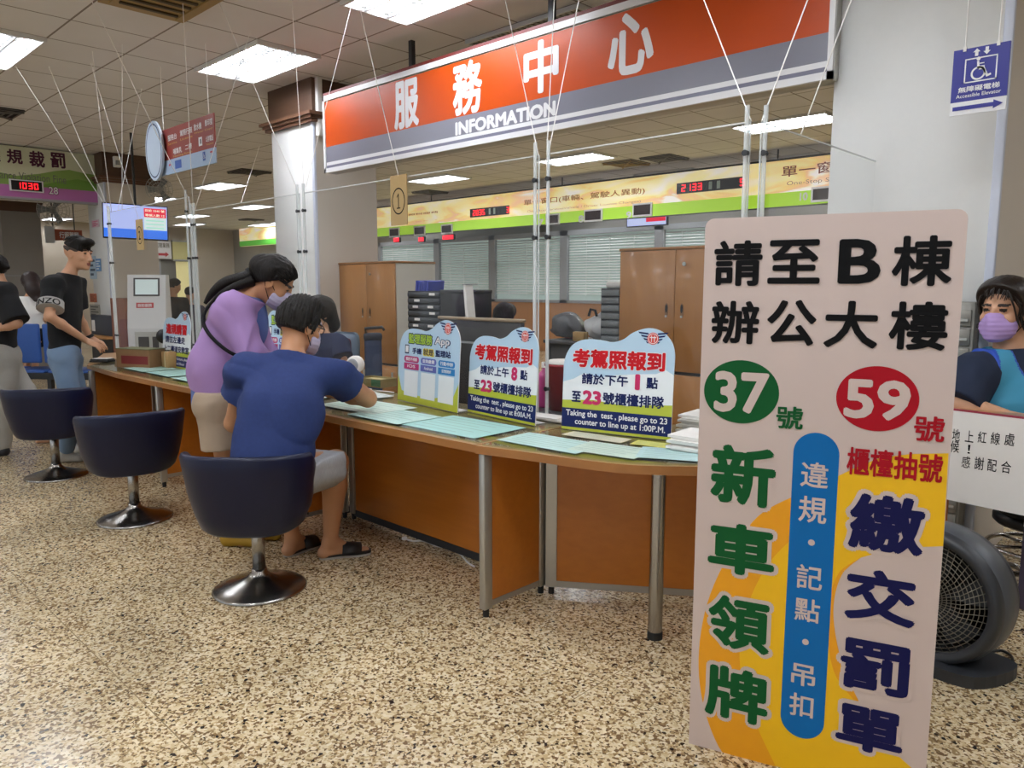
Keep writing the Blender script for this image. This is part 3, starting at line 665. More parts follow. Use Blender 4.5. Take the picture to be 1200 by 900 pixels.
# --- small fixtures on far columns
p = onx(136, 190, -12.60); s = thing('emergency_lamp', 'small white wall box on the brown column top under the ceiling', 'wall box', p)
obj('box', MB().rbox((p[0], p[1] - .05, p[2] - .08), (p[0] + .07, p[1] + .05, p[2] + .08), .01, 2), M_wh, s); obj('cover', MB().rbox((p[0] + .07, p[1] - .03, p[2] - .05), (p[0] + .08, p[1] + .03, p[2] + .02), .004, 1), M_grey, s)
# ================================================================== the counter
CZ = .757
W_top = wood('beech_top', '#b98a58', '#a47443', .3, 'x'); W_edge = wood('beech_edge', '#a8733f', '#93602f', .35, 'x')
W_pan = wood('orange_beech', '#c07426', '#ab621a', .32, 'x')
M_post = mat('satin_aluminium', '#b5b2aa', .35, .7, var=.04)
M_foot = mat('rubber_foot', '#1b1a19', .7)
M_glass = clear('counter_glass', (.86, .95, .92, 1), 1.0, .03)
def post(mb, x, y, w=.03, d=.045): mb.rbox((x - w / 2, y - d / 2, .035), (x + w / 2, y + d / 2, CZ - .034), .006, 2)
def glass_slab(parent, outline, z=CZ): obj('glass_top', MB().prism(HF((0, 0, z + .0015)), outline, 0, .006), M_glass, parent)
GZ = CZ + .0075
def desk(xa, xb, label, front, last=False):
    sl = last
    d = thing('counter_desk', label, 'desk', ((xa + xb) / 2, 2.45, 0), 'beech counter desks')
    out = [(xa, front[0]), ((xa + xb) / 2, (front[0] + front[1]) / 2 - .012), (xb, front[1]), (xb, 2.86), (xa, 2.86)]
    if sl: out = [(_l0[0], front[0] + .05)] + out[1:-1] + [(_l1[0] + .1, 2.86), (_l1[0] + .1, 2.56)]
    obj('tabletop', MB().prism(HF((0, 0, 0)), out, CZ - .034, CZ, 0, 1), [W_top, W_edge], d)
    glass_slab(d, [(xa + .01, front[0] + .02), (xb - .01, front[1] + .02), (xb - .01, 2.84), ((_l1[0] + .3 if sl else xa) + .02, 2.84)])
    for x, go in ((xb - .02, xb < -3), (xa + .02, last)):
        if not go: continue
        p = obj('side_panel', MB().box((x - .011, front[0] + .05, .09), (x + .011, 2.53, CZ - .04)), W_pan, d)
        obj('rail', MB().box((x - .014, front[0] + .03, .065), (x + .014, 2.53, .09)), M_post, p)
        for y in (front[0] + .025, 2.54):
            mb = MB(); post(mb, x, y); q = obj('post', mb, M_post, d); obj('foot', MB().cyl((x, y, 0), (x, y, .036), .014, n=12), M_foot, q)
    p = obj('modesty_panel', MB().box((xa + .05, 2.565, .06), (xb - .05, 2.583, CZ - .036)), W_pan, d)
    obj('rail', MB().box((xa + .03, 2.56, .02), (xb - .03, 2.588, .06)), M_dark, p)
    mb = MB(); post(mb, xa + .035, 2.565, .05, .03); q = obj('post', mb, M_post, d); obj('foot', MB().cyl((xa + .035, 2.565, 0), (xa + .035, 2.565, .036), .014, n=12), M_foot, q)
desk(-3.86, -2.27, 'wooden counter desk nearest the camera, in front of the INFORMATION sign, with clear glass top', (2.1, 2.135))
desk(-5.4, -3.865, 'middle wooden counter desk, where the seated man writes and the woman stands', (2.035, 2.1))
_l0, _l1 = onz(102, 427.5, CZ), onz(123, 413, CZ)
desk(-6.85, -5.405, 'wooden counter desk at the far left end where the standing man rests his hand', (2.03, 2.035), True)
# corner desk
d = thing('corner_desk', 'curved wooden corner desk on a round steel leg beside the tall notice board', 'desk', (-1.7, 2.6, 0))
arc = smoothpts([(-2.262, 2.125), (-2.1, 2.165), (-1.93, 2.2), (-1.75, 2.235), (-1.58, 2.3), (-1.4, 2.44), (-1.2, 2.64), (-1.02, 2.86), (-.9, 3.0)], 5)
back = [(-1.33, 3.52), (-2.262, 2.9)]
obj('tabletop', MB().prism(HF((0, 0, 0)), [tuple(p) for p in arc] + back, CZ - .034, CZ, 0, 1), [W_top, W_edge], d)
ins = [tuple(np.array(p) + (np.array([-1.6, 2.8]) - np.array(p)) * .03) for p in arc] + [(-1.35, 3.48), (-2.25, 2.88)]
glass_slab(d, ins)
x = -2.245
p = obj('side_panel', MB().box((x - .011, 2.19, .07), (x + .011, 2.5, CZ - .04)), W_pan, d); obj('rail', MB().box((x - .014, 2.17, .045), (x + .014, 2.5, .07)), M_post, p)
for y in (2.165, 2.52):
    mb = MB(); post(mb, x, y, .035, .05); q = obj('post', mb, M_post, d); obj('foot', MB().cyl((x, y, 0), (x, y, .036), .014, n=12), M_foot, q)
u = nrm(V3(-1.69 + 2.258, 2.912 - 2.525, 0)); PF = Frame((-2.215, 2.545, 0), u, (0, 0, 1))
p = obj('modesty_panel', MB().fbox(PF, .03, 1.1, .065, CZ - .036, -.01, .01), W_pan, d); obj('rail', MB().fbox(PF, 0, 1.12, .035, .065, -.014, .014), M_post, p)
mb = MB().fbox(PF, -.015, .035, .036, CZ - .034, -.018, .018); q = obj('post', mb, M_post, d); c = PF.P(.01, 0); obj('foot', MB().cyl(c, c + V3(0, 0, .036), .014, n=12), M_foot, q)
q = obj('leg', MB().cyl((-1.605, 2.5, .03), (-1.605, 2.5, CZ - .034), .029, n=28), M_chrome, d, label='round polished steel leg'); obj('foot', MB().cyl((-1.605, 2.5, 0), (-1.605, 2.5, .032), .031, n=28), M_foot, q)
# right hand side desk of the volunteer
_p1, _p2 = onz(1118, 480, .885), onz(1200, 490, .885); _u = nrm(_p2 - _p1)
d = thing('side_desk', 'small wooden desk behind the paper notice where the volunteer rests her arm', 'desk', _p1 * V3(1, 1, 0))
SF = Frame(_p1 * V3(1, 1, 0) - _u * .1, _u, (0, 0, 1))
obj('tabletop', MB().fbox(SF, 0, .85, .855, .888, -.09, -.003), W_top, d)
for a in (.06, .8):
    p = obj('side_panel', MB().fbox(SF, a - .012, a + .012, 0.03, .855, -.085, -.02), W_pan, d)
    for c in (-.035, -.07): obj('foot', MB().cyl(SF.P(a, 0, c), SF.P(a, .03, c), .014, n=10), M_foot, p)

# ------------------------------------------------------------------ sheets under the glass
def sheet(x, y, w, h, rz, c, label, name='paper_sheet', z=GZ, cat='paper', group='printed sheets on the counter glass', lines=6, ink='#7f9a94'):
    ca, sa = math.cos(rz), math.sin(rz); F = Frame((x, y, z), (ca, sa, 0), (-sa, ca, 0))
    o = thing(name, label, cat, (x, y, z), group)
    obj('page', MB().fbox(F, -w / 2, w / 2, -h / 2, h / 2, .0002, .0012), mat('page_' + c, c, .35, var=.04, scale=8), o)
    if lines:
        mb = MB()
        for k in range(lines):
            b = h * (.36 - .72 * k / max(1, lines - 1)); mb.rectf(F, -w * .42, b - h * .011, w * (.42 - .25 * ((k * 7) % 3) / 2), b + h * .011, .0016)
        obj('printing', mb, mat('printing_' + ink, ink, .6), o)
SH = [(-2.6, 2.36, .5, .34, .02, '#a9d9d2', 'teal sheet on the counter front, right end of the nearest desk'), (-4.45, 2.55, .4, .3, 0, '#cfe0d6', 'pale sheet on the counter between the woman and the seated man'), (-4.75, 2.3, .42, .3, 0, '#bfe0d8', 'aqua sheet on the counter just in front of the bending woman'), (-6.3, 2.6, .3, .22, 0, '#c4e2da', 'pale aqua sheet beside the far long carton'), (-2.05, 2.36, .42, .22, .05, '#bfe0da', 'pale aqua sheet on the curved corner desk, left front corner'), (-1.78, 2.42, .3, .2, .15, '#cfe3d4', 'pale green sheet on the corner desk below the 1 o clock sign'),
      (-1.56, 2.52, .26, .2, .45, '#bcdcdc', 'aqua sheet on the corner desk right of the steel leg'), (-1.98, 2.58, .3, .1, .1, '#e3dcc0', 'small cream sheet just in front of the 1 o clock sign'), (-1.72, 2.62, .16, .09, .2, '#e4e070', 'small yellow slip in front of the 1 o clock sign'),
      (-3.05, 2.3, .42, .28, 0, '#bfe3da', 'pale aqua sheet on the counter front right of the writing man'), (-3.4, 2.38, .5, .3, .03, '#cfe6da', 'pale green sheet beside the elbow of the seated man'), (-3.75, 2.62, .3, .22, -.1, '#dfe9e6', 'white sheet behind the elbow of the seated man'),
      (-4.05, 2.32, .45, .34, 0, '#d8e8df', 'whitish sheet on the counter under the writing man'), (-5.75, 2.32, .42, .3, 0, '#a9d6cd', 'green tinted sheet in front of the far left counter sign'), (-6.2, 2.3, .4, .28, 0, '#b4dcd2', 'green tinted sheet on the far desk, second from its left end'),
      (-6.5, 2.55, .28, .2, .1, '#cfd8b0', 'yellowish sheet on the far desk beside the carton'), (-5.9, 2.62, .4, .2, 0, '#9fcfc8', 'teal sheet behind the far left counter sign'), (-5.25, 2.3, .4, .3, 0, '#b4ddd3', 'pale teal sheet on the counter left of the woman')]
for _k, a in enumerate(SH): sheet(*a, z=GZ + .0004 * _k, ink='#a3c0b8')
# ------------------------------------------------------------------ counter notice boards
M_sky = mat('notice_sky', '#b7d3e8', .3, var=.04, scale=6); M_cloud = mat('notice_cloud', '#e9eef2', .3, var=.01); M_ngreen = mat('notice_green', '#b9c23a', .3, var=.08, scale=10); M_navy = mat('notice_navy', '#14225a', .4, var=.02, spec=.25)
M_nred = mat('notice_red', '#c01420', .5, var=.02, spec=.2); M_nblue = mat('notice_blue_ink', '#172255', .5, var=.02, spec=.2); M_npink = mat('notice_crimson', '#c41d5c', .4, var=.02)
TOPL = smoothpts([(.0, .6), (.025, .70), (.09, .79), (.2, .835), (.34, .835), (.45, .82), (.55, .85), (.64, .915), (.77, .955), (.89, .925), (.97, .84), (1.0, .74), (1.0, .6)], 4)
OUT = [(0, 0), (1, 0)] + [tuple(p) for p in TOPL[::-1]]
def emblem(mb, F, cx, cy, w, m_navy, m_red, m_white, lay):
    for sgn in (-1, 1):
        for k in range(4):
            y = cy + w * (.16 - .1 * k); x0 = w * .16; x1 = w * (.52 - .09 * k)
            mb.poly(F, [(cx + sgn * x0, y - w * .035), (cx + sgn * x0, y + w * .02), (cx + sgn * x1, y + w * .055), (cx + sgn * (x1 - w * .04), y + w * .0)], lay, m_navy)
    mb.disc(F, cx, cy, w * .2, c=lay + .0003, m=m_red, n=24); mb.ring(F, cx, cy, w * .17, w * .17, w * .02, lay + .0006, m_white, 24)
    for a in (-.05, .05): mb.rectf(F, cx + w * a - w * .012, cy - w * .11, cx + w * a + w * .012, cy + w * .1, lay + .0006, m_white)
    mb.rectf(F, cx - w * .11, cy + w * .02, cx + w * .11, cy + w * .05, lay + .0006, m_white)
def notice(BL, BR, hpx, label, kind):
    A = onz(*BL, CZ + .0105); B = onz(*BR, CZ + .0105)
    n = nrm(np.cross(nrm(B - A), ZZ)); up = nrm(ZZ - n * .06)
    F = Frame(A, B - A, up); W = np.linalg.norm(B - A)
    H = F.uv(*hpx)[1] / .955
    s = thing('counter_notice', label, 'notice', (A + B) / 2 - V3(0, 0, .001), 'printed notice boards on the counter')
    sc_ = lambda pts: [(a * W, b * H) for a, b in pts]
    mb = MB().prism(F, sc_(OUT), -.005, 0, 0, 1)
    obj('board', mb, [M_sky, M_signw], s)
    FF = Frame(A + V3(0, 0, .0), B - A, np.cross(ZZ, nrm(B - A))); obj('foot', MB().fbox(FF, .03, W - .03, 0, .09, -.0015, .001), M_signw, s)
    R = lambda a0, b0, a1, b1: (a0 * W, b0 * H, a1 * W, b1 * H)
    mb = MB()
    if kind != 'qr':
        mb.poly(F, sc_([(0, .2), (1, .2), (1, .56), (.93, .6), (.85, .56), (.7, .55), (.5, .53), (.35, .5), (.2, .53), (.1, .47), (0, .44)]), .0004, 0)
        mb.poly(F, sc_([(0, .17), (1, .17), (1, .3), (.8, .285), (.6, .26), (.3, .29), (0, .27)]), .0008, 1)
        mb.rectf(F, *R(0, .025, 1, .2), .0012, 2); mb.rectf(F, *R(0, 0, 1, .025), .0012, 1)
    else:
        mb.poly(F, sc_([(.0, 0), (1, 0), (1, .3), (.93, .16), (.5, .08), (.07, .12), (0, .3)]), .0004, 1)
        for k in range(3): mb.rectf(F, *R(.11 + .29 * k, .07, .35 + .29 * k, .36), .0006, 0)
    obj('picture', mb, [M_cloud, M_ngreen, M_navy], s)
    mb = MB(); emblem(mb, F, W * .81, H * .865, W * .25, 0, 1, 2, .0008); obj('emblem', mb, [M_navy, mat('emblem_red', '#d2483c', .4), M_signw], s, label='winged navy and red emblem')
    mats = [M_nred, M_nblue, M_npink, M_signw, mat('notice_lime', '#a6c93a', .4), mat('notice_yellow', '#e6d13a', .4)]
    mb = MB()
    if kind in ('8', '1'):
        mb.text(F, '考駕照報到', R(.08, .575, .93, .755), .0012, 3, .075); mb.text(F, '考駕照報到', R(.085, .58, .925, .75), .0018, 0, .045)
        pre = '請於上午' if kind == '8' else '請於下午'
        mb.text(F, pre, R(.18, .43, .61, .53), .0018, 1, .03); mb.text(F, kind, R(.645 if kind == '8' else .67, .41, .73 if kind == '8' else .715, .55), .0018, 2, .05); mb.text(F, '點', R(.77, .43, .87, .53), .0018, 1, .03)
        mb.text(F, '至', R(.09, .26, .18, .36), .0018, 1, .03); mb.text(F, '23', R(.195, .245, .37, .375), .0018, 2, .05); mb.text(F, '號櫃檯排隊', R(.385, .26, .93, .37), .0018, 1, .03)
        mb.text(F, 'Taking the  test , please go to 23', R(.04, .115, .965, .185), .0018, 3, .02); mb.text(F, 'counter to line up at %s:00%s.M.' % (kind, 'A' if kind == '8' else 'P'), R(.13, .04, .95, .11), .0018, 3, .02)
    elif kind == 'left':
        mb.text(F, '違規講習', R(.12, .56, .88, .74), .0018, 0, .05); mb.text(F, '請往左邊走', R(.1, .41, .82, .53), .0018, 1, .03); mb.text(F, '上二樓道安教室', R(.04, .25, .95, .37), .0018, 1, .03)
        mb.text(F, 'For traffic safety lecture, please', R(.05, .12, .95, .18), .0018, 3, .02); mb.text(F, 'go left. 2nd floor', R(.2, .04, .8, .1), .0018, 3, .02)
    else:
        mb.text(F, '監理服務', R(.16, .66, .58, .79), .0012, 1, .09); mb.text(F, '監理服務', R(.17, .67, .57, .78), .0018, 4, .03)
        mb.text(F, 'App', R(.6, .655, .86, .775), .0012, 1, .07); mb.text(F, 'App', R(.615, .665, .845, .765), .0018, 3, .02)
        mb.text(F, '手機', R(.24, .555, .4, .625), .0018, 1, .03); mb.text(F, '就是', R(.42, .545, .61, .635), .0012, 5, .1); mb.text(F, '就是', R(.43, .555, .6, .625), .0018, 1, .02); mb.text(F, '監理站', R(.63, .555, .87, .63), .0018, 1, .03)
        mb.rectf(F, *R(.11, .55, .18, .65), .0012, 1); mb.rectf(F, *R(.12, .565, .17, .64), .0015, 3)
    if kind != 'qr': obj('lettering', mb, mats, s)
    else:
        obj('lettering', mb, mats, s)
        cs = [mat('pill_pink', '#b3236e', .4), mat('pill_violet', '#5f68b3', .4), mat('pill_blue', '#1f7fc4', .4)]
        for k, (t1, t2) in enumerate((('預約不排隊', 'iOS'), ('查詢繳費', 'Android'), ('行動申辦', '監理服務網'))):
            m2 = MB(); a0, a1 = .1 + .29 * k, .36 + .29 * k; r = R(a0, .455, a1, .525); hh = (r[3] - r[1]) / 2
            m2.poly(F, [(r[0] + hh - hh * math.sin(t), r[1] + hh + hh * math.cos(t)) for t in np.linspace(0, math.pi, 10)] + [(r[2] - hh + hh * math.sin(t), r[1] + hh - hh * math.cos(t)) for t in np.linspace(0, math.pi, 10)], .0012, 0)
            m2.rectf(F, *R(a0, .375, a1, .445), .0012, 0)
            m2.text(F, t1, R(a0 + .03, .47, a1 - .03, .512), .0018, 1, .02); m2.text(F, t2, R(a0 + .06, .395, a1 - .06, .43), .0018, 1, .02)
            obj('banner', m2, [cs[k], M_signw], s)
    return F, W, H
notice((466, 468), (536, 484), (520, 375), 'white and blue counter notice reading App with pink, violet and blue pills', 'qr')
notice((548, 482), (627, 499), (607, 383), 'counter notice giving 8:00 A.M., the middle one of the three in front', '8')
notice((658, 502), (786, 516), (762, 384.5), 'counter notice giving 1:00 P.M., on the corner desk by the tall board', '1')
notice((191, 428), (223, 434), (214, 365), 'counter notice with red and navy words at the far left, beside the carton', 'left')
notice((311, 446), (352, 451), (335, 352), 'counter notice half hidden between the woman and the seated man', 'qr')

# ------------------------------------------------------------------ tall notice board
A = onz(807, 871, 0); Bp = onz(1082, 945, 0); F = Frame(A, Bp - A, (0, 0, 1)); W = np.linalg.norm(Bp - A); H = 1.61
s = thing('notice_board', 'tall white and yellow standing board with 37 and 59 circles and big lettering', 'notice board', (A + Bp) / 2)
M_bw = mat('board_white', '#cdbbb4', .35, var=.01); M_by = mat('board_yellow', '#f2bd0c', .35, var=.02); M_bo = mat('board_orange', '#eba011', .35, var=.02)
rr = .025; cn = []
for (cx, cy, t0) in ((rr, rr, math.pi), (W - rr, rr, 1.5 * math.pi), (W - rr, H - rr, 0), (rr, H - rr, .5 * math.pi)):
    for t in np.linspace(t0, t0 + math.pi / 2, 5): cn.append((cx + rr * math.cos(t), cy + rr * math.sin(t)))
cn[0:5] = [(0, 0)]; cn[1:6] = [(W, 0)]
obj('board', MB().prism(F, cn, -.012, 0, 0, 1), [M_bw, M_wh], s)
def zp(pts, off=(800, 500), k=2.25):
    o = []
    for x, y in pts:
        q = F.uv(off[0] + x / k, off[1] + y / k); o.append((min(max(q[0], .0), W), min(max(q[1], .0), H)))
    return o
base_r = [(W, 0.0)]
org = smoothpts([(300, 180), (200, 235), (118, 345), (65, 465), (43, 590), (48, 700), (75, 800), (120, 892)], 5)
yel = smoothpts([(300, 285), (235, 350), (188, 430), (158, 520), (150, 610), (165, 710), (200, 800), (245, 895)], 5)
rt = smoothpts([(470, 345), (420, 390), (398, 470), (405, 560), (430, 650), (475, 745), (530, 830), (610, 905)], 5)
mb = MB()
mb.poly(F, zp([tuple(p) for p in org]) + [F.uv(800 + 245 / 2.25, 500 + 895 / 2.25) * np.array([1, 0])] + zp([tuple(p) for p in yel[::-1]]), .0004, 1)
yp = zp([tuple(p) for p in yel]) + [(F.uv(800 + 610 / 2.25, 500 + 905 / 2.25)[0], 0)] + zp([tuple(p) for p in rt[::-1]]) + zp([(560, 320), (694, 316), (701, 70), (600, 72), (520, 82), (455, 108), (410, 130)])
yp = [(min(max(a, 0), W), max(b, 0.0)) for a, b in yp]
mb.poly(F, yp, .0004, 0)
cres = smoothpts([(470, 345), (420, 390), (398, 470), (405, 560), (430, 650), (475, 745)], 5); cres2 = smoothpts([(470, 345), (412, 385), (384, 470), (383, 560), (405, 660), (475, 745)], 5)
mb.poly(F, zp([tuple(p) for p in cres]) + zp([tuple(p) for p in cres2[::-1]])[1:-1], .0008, 1)
q = F.uv(800 + 470 / 2.25, 890); 
mb.poly(F, [(q[0], 0), (F.uv(1050, 930)[0] + .05, 0), (F.uv(1050, 930)[0], .03), (F.uv(1020, 890)[0], .05)], .0008, 1)
obj('picture', mb, [M_by, M_bo], s)
G_ = mat('board_green', '#085528', .55, var=.02, spec=.2); R_ = mat('board_red', '#a60a1e', .55, var=.02, spec=.2); N_ = mat('board_navy', '#10124a', .55, var=.02, spec=.2); B_ = mat('board_blue', '#0668ad', .5, var=.02, spec=.2)
BT = .038
def letters(items, m, name='lettering', outline=None, bold=BT, label=None):
    mb = MB()
    for ch, r in items:
        rc = F.rect(*r)
        if outline:
            g = .012; mb.text(F, ch, (rc[0] - g, rc[1] - g, rc[2] + g, rc[3] + g), .0012, 1, bold + outline)
        mb.text(F, ch, rc, .0024, 0, bold)
    obj(name, mb, [m, M_bw], s, label=label)
letters([('請', (837.8, 282.3, 892.5, 335.2)), ('至', (901.2, 281.6, 960.5, 332.6)), ('B', (984, 280.4, 1031.2, 332.6)), ('棟', (1047.4, 276.7, 1114.6, 335.2))], M_ink, bold=.028, label='upper line of black lettering')
letters([('辦', (834.7, 352.2, 888.8, 404)), ('公', (900, 351, 955.6, 405.8)), ('大', (967.3, 352.2, 1027.8, 408.9)), ('樓', (1043.6, 353, 1109, 411.5))], M_ink, bold=.028, label='second line of black lettering')
def badge(r, nr, txt, m, label):
    a = F.rect(*r); mb = MB().disc(F, (a[0] + a[2]) / 2, (a[1] + a[3]) / 2, (a[2] - a[0]) / 2, (a[3] - a[1]) / 2, .0012, 0, 56); mb.text(F, txt, F.rect(*nr), .002, 1, .03)
    obj('badge', mb, [m, M_bw], s, label=label)
badge((826.4, 420.2, 911.4, 499.5), (838, 434, 900, 486.3), '37', G_, 'green circle with the number 37'); badge((982, 427, 1074.6, 509), (990.7, 442.8, 1065.5, 494.6), '59', R_, 'red circle with the number 59')
letters([('號', (910.3, 475, 940.5, 504))], G_, bold=.022); letters([('號', (1072, 486.3, 1106, 519))], R_, bold=.022)
letters([('新', (834.2, 518.7, 907.5, 596.9)), ('車', (831, 608.9, 906.7, 680)), ('領', (831, 693.3, 901.3, 768.9)), ('牌', (827.6, 774.7, 898.7, 853.3))], G_, outline=.045, label='green vertical lettering with white outline')
letters([('繳', (996.9, 575.6, 1080.9, 653.3)), ('交', (992, 662, 1072, 737.8)), ('罰', (986.7, 744.4, 1063.6, 820)), ('單', (981.3, 820.9, 1056.4, 891))], N_, outline=.045, label='navy vertical lettering with white outline')
letters([('櫃檯抽號', (993.3, 523, 1103.6, 566.7))], R_, bold=.024)
a = F.rect(931, 505, 964.4, 871); rw = (a[2] - a[0]) / 2; cx = (a[0] + a[2]) / 2
pill = [(cx + rw * math.cos(t), a[3] - rw + rw * math.sin(t)) for t in np.linspace(0, math.pi, 20)] + [(cx + rw * math.cos(t), a[1] + rw + rw * math.sin(t)) for t in np.linspace(math.pi, 2 * math.pi, 20)]
mb = MB().poly(F, pill, .0012, 0)
for ch, r in (('違', (939, 540, 970, 573)), ('規', (936.9, 580, 968, 614.7)), ('記', (934, 660, 963, 693)), ('點', (932, 698.7, 960, 731)), ('吊', (928, 775.6, 954.7, 806.7)), ('扣', (925.8, 809.8, 952.4, 843))): mb.text(F, ch, F.rect(*r), .002, 1, .015)
for p in ((951, 635.6), (944, 752)):
    q = F.uv(*p); mb.disc(F, q[0], q[1], .009, c=.002, m=1, n=20)
obj('banner', mb, [B_, M_bw], s, label='blue upright pill with white lettering')
mb = MB()
for a in (.12, W - .12): mb.tube([F.P(a, 1.1, -.015), F.P(a, .0, -.3) + V3(0, 0, .01)], .01, 8)
mb.tube([F.P(.12, .35, -.21), F.P(W - .12, .35, -.21)], .007, 8)
obj('stand', mb, M_alu, s)

# ------------------------------------------------------------------ clear screens hung over the counter
Y8 = 2.84; ZT = 2.055
N1, N2, N3, N4 = -8.55, -6.55, -4.76, -2.525
N5 = ony(888, 150, Y8)[0]; e = onz(1098, 214, ZT); NX = np.array([e[0], e[1]])
def screen(p, q, label, cords, posts, zt=ZT):
    p = np.array(p, float); q = np.array(q, float); L = np.linalg.norm(q - p); Fs = Frame((p[0], p[1], 0), (q[0] - p[0], q[1] - p[1], 0), (0, 0, 1))
    s = thing('clear_screen', label, 'partition screen', ((p[0] + q[0]) / 2, (p[1] + q[1]) / 2, CZ + .008), 'clear hanging screens on the counter')
    obj('panel', MB().fbox(Fs, .03, L - .03, CZ + .012, zt, -.002, .002), M_acr, s)
    obj('panel_edge', MB().fbox(Fs, .028, .034, CZ + .012, zt, -.003, .003).fbox(Fs, L - .034, L - .028, CZ + .012, zt, -.003, .003).fbox(Fs, .03, L - .03, zt - .004, zt + .002, -.003, .003), M_acre, s)
    for a in posts:
        c = Fs.P(a, 0, .012); o = obj('post', MB().cyl((c[0], c[1], CZ + .008), (c[0], c[1], zt + .06), .009, n=12), M_acre, s)
        m2 = MB()
        for z in (zt - .12, CZ + .9, CZ + .15): m2.cyl((c[0], c[1] - .012, z), (c[0], c[1] + .012, z), .012, n=10)
        obj('clip', m2, M_dark, o)
    for (a, z0, an) in cords:
        c = Fs.P(a, z0, 0.0); obj('cord', MB().cyl(c, an, .0028, n=6), M_wh, s)
def cg(px, py): return onz(px, py, ZC)
def up(nx, ny, px, py, ymax=3.5):
    """ceiling hook on the photographed line of a cord, no further back than ymax"""
    for t in np.linspace(1, 9, 400):
        q = onz(nx + (px - nx) * t, ny + (py - ny) * t, ZC)
        if q[1] <= ymax: return q
    return q
screen((N1, Y8), (N2, Y8), 'clear hanging screen at the far left end, in front of the television', [(.04, ZT + .12, cg(16, 74)), (.06, ZT + .12, cg(57, 78)), (.1, ZT + .12, cg(108, 60)), (.28, ZT + .12, cg(166, 104)), (.4, ZT + .12, cg(143, 52))], [.02, .07, 1.93], ZT + .12)
screen((N2, Y8), (N3, Y8), 'clear hanging screen behind the standing woman', [(.06, ZT, cg(105, -4)), (.04, ZT, up(225, 240, 214, 0, 3.0)), (.07, ZT, cg(293, 38)), (1.75, ZT, up(352, 222, 256, 0, 3.1)), (.9, ZT, cg(304, 172))], [.03, .08, 1.75], ZT)
screen((N3, Y8), (N4, Y8), 'clear hanging screen behind the seated man, left of the paired clear posts', [(.03, ZT, up(352, 222, 342, 0)), (.03, ZT, up(352, 222, 412, 5)), (2.2, ZT, up(636, 170, 594, 0))], [.04, 2.19])
screen((N4, Y8), (N5, Y8), 'clear hanging screen behind the 1 o clock notice, right of the paired clear posts', [(.02, ZT, up(637, 165, 648, 0)), (.03, ZT, up(637, 165, 675, 0)), (1.08, ZT, up(886, 140, 828, 0))], [.04, N5 - N4 - .04])
screen((N5, Y8), NX, 'clear hanging screen angled behind the tall notice board', [(.03, ZT, up(888, 140, 945, -5)), (.4, ZT, np.array([-.9, 3.2, ZC]))], [.04, np.linalg.norm(NX - np.array([N5, Y8])) - .04])

# ------------------------------------------------------------------ swivel chairs
def chair():
    o = thing('swivel_chair', 'x', 'chair', (0, 0, 0), 'navy swivel chairs at the counter')
    M_v = mat('navy_vinyl', '#0c1230', .38, var=.05, bump=.05, bscale=400, spec=.35)
    b = MB().lathe([(0, 0), (.212, 0), (.215, .006), (.205, .014), (.15, .032), (.09, .05), (.055, .066), (.036, .085), (.034, .1), (0, .1)], n=48); obj('base', b, M_chrome, o)
    obj('column', MB().lathe([(0, .08), (.03, .08), (.03, .3), (.026, .305), (0, .305)], n=24).lathe([(0, .29), (.019, .29), (.019, .38), (0, .38)], n=20), M_chrome, o)
    obj('collar', MB().cyl((0, 0, .296), (0, 0, .31), .034, n=20).rbox((-.1, -.1, .355), (.1, .1, .375), .01, 2).tube([(.03, 0, .362), (.2, .04, .36), (.23, .045, .352)], .006), M_black, o)
    s = MB(); ns = 40
    def supr(t, a, bb, e=2.6): c, q = math.cos(t), math.sin(t); return (a * abs(c) ** (2 / e) * (1 if c > 0 else -1), bb * abs(q) ** (2 / e) * (1 if q > 0 else -1))
    prof = [(0, .365), (.9, .365), (.98, .375), (1.0, .4), (1.0, .43), (.97, .452), (.88, .462), (.5, .466), (0, .468)]
    vs = []; ts = np.linspace(0, 2 * math.pi, ns, endpoint=False)
    for r, z in prof:
        for t in ts: x, y = supr(t, .235, .245); vs.append((x * r, y * r + .03, z))
    s.add(vs, [(i * ns + q, i * ns + (q + 1) % ns, (i + 1) * ns + (q + 1) % ns, (i + 1) * ns + q) for i in range(len(prof) - 1) for q in range(ns)], 0, True)
    obj('seat', s, M_v, o)
    bk = MB(); vs = []; K = 34; A = math.radians(88)
    for i in range(K + 1):
        t = -A + 2 * A * i / K; e = abs(t) / A
        z1 = .69 - .02 * e ** 2; z0 = .315 + .05 * e ** 3
        endr = min(1, (1 - e) * 5 + .1)
        sec = []
        for (a, w) in ((0, -1), (.03, -1), (.2, -1), (.5, -1), (.8, -1), (.96, -1), (1, -.6), (1.012, 0), (1, .6), (.96, 1), (.8, 1), (.5, 1), (.2, 1), (.03, 1), (-.005, .6), (-.01, 0), (-.005, -.6)):
            zmid = (z0 + z1) / 2; z = zmid + (z0 + (z1 - z0) * a - zmid) * (endr ** .42)
            rr = .258 + .06 * (z - .335) / .4 - .02 * max(0, .45 - z) / .1 + w * .022 * endr ** .6
            x, y = supr(t - math.pi / 2, rr * .95, rr * .95, 2.6)
            sec.append((x, y + .03, z))
        vs += sec
    n = 17
    bk.add(vs, [(i * n + q, (i + 1) * n + q, (i + 1) * n + (q + 1) % n, i * n + (q + 1) % n) for i in range(K) for q in range(n)] + [tuple(range(n)), tuple(range(K * n, K * n + n))[::-1]], 0, True)
    obj('backrest', bk, M_v, o)
    return o
_c = chair()
def facing(px, py, rot): return 0
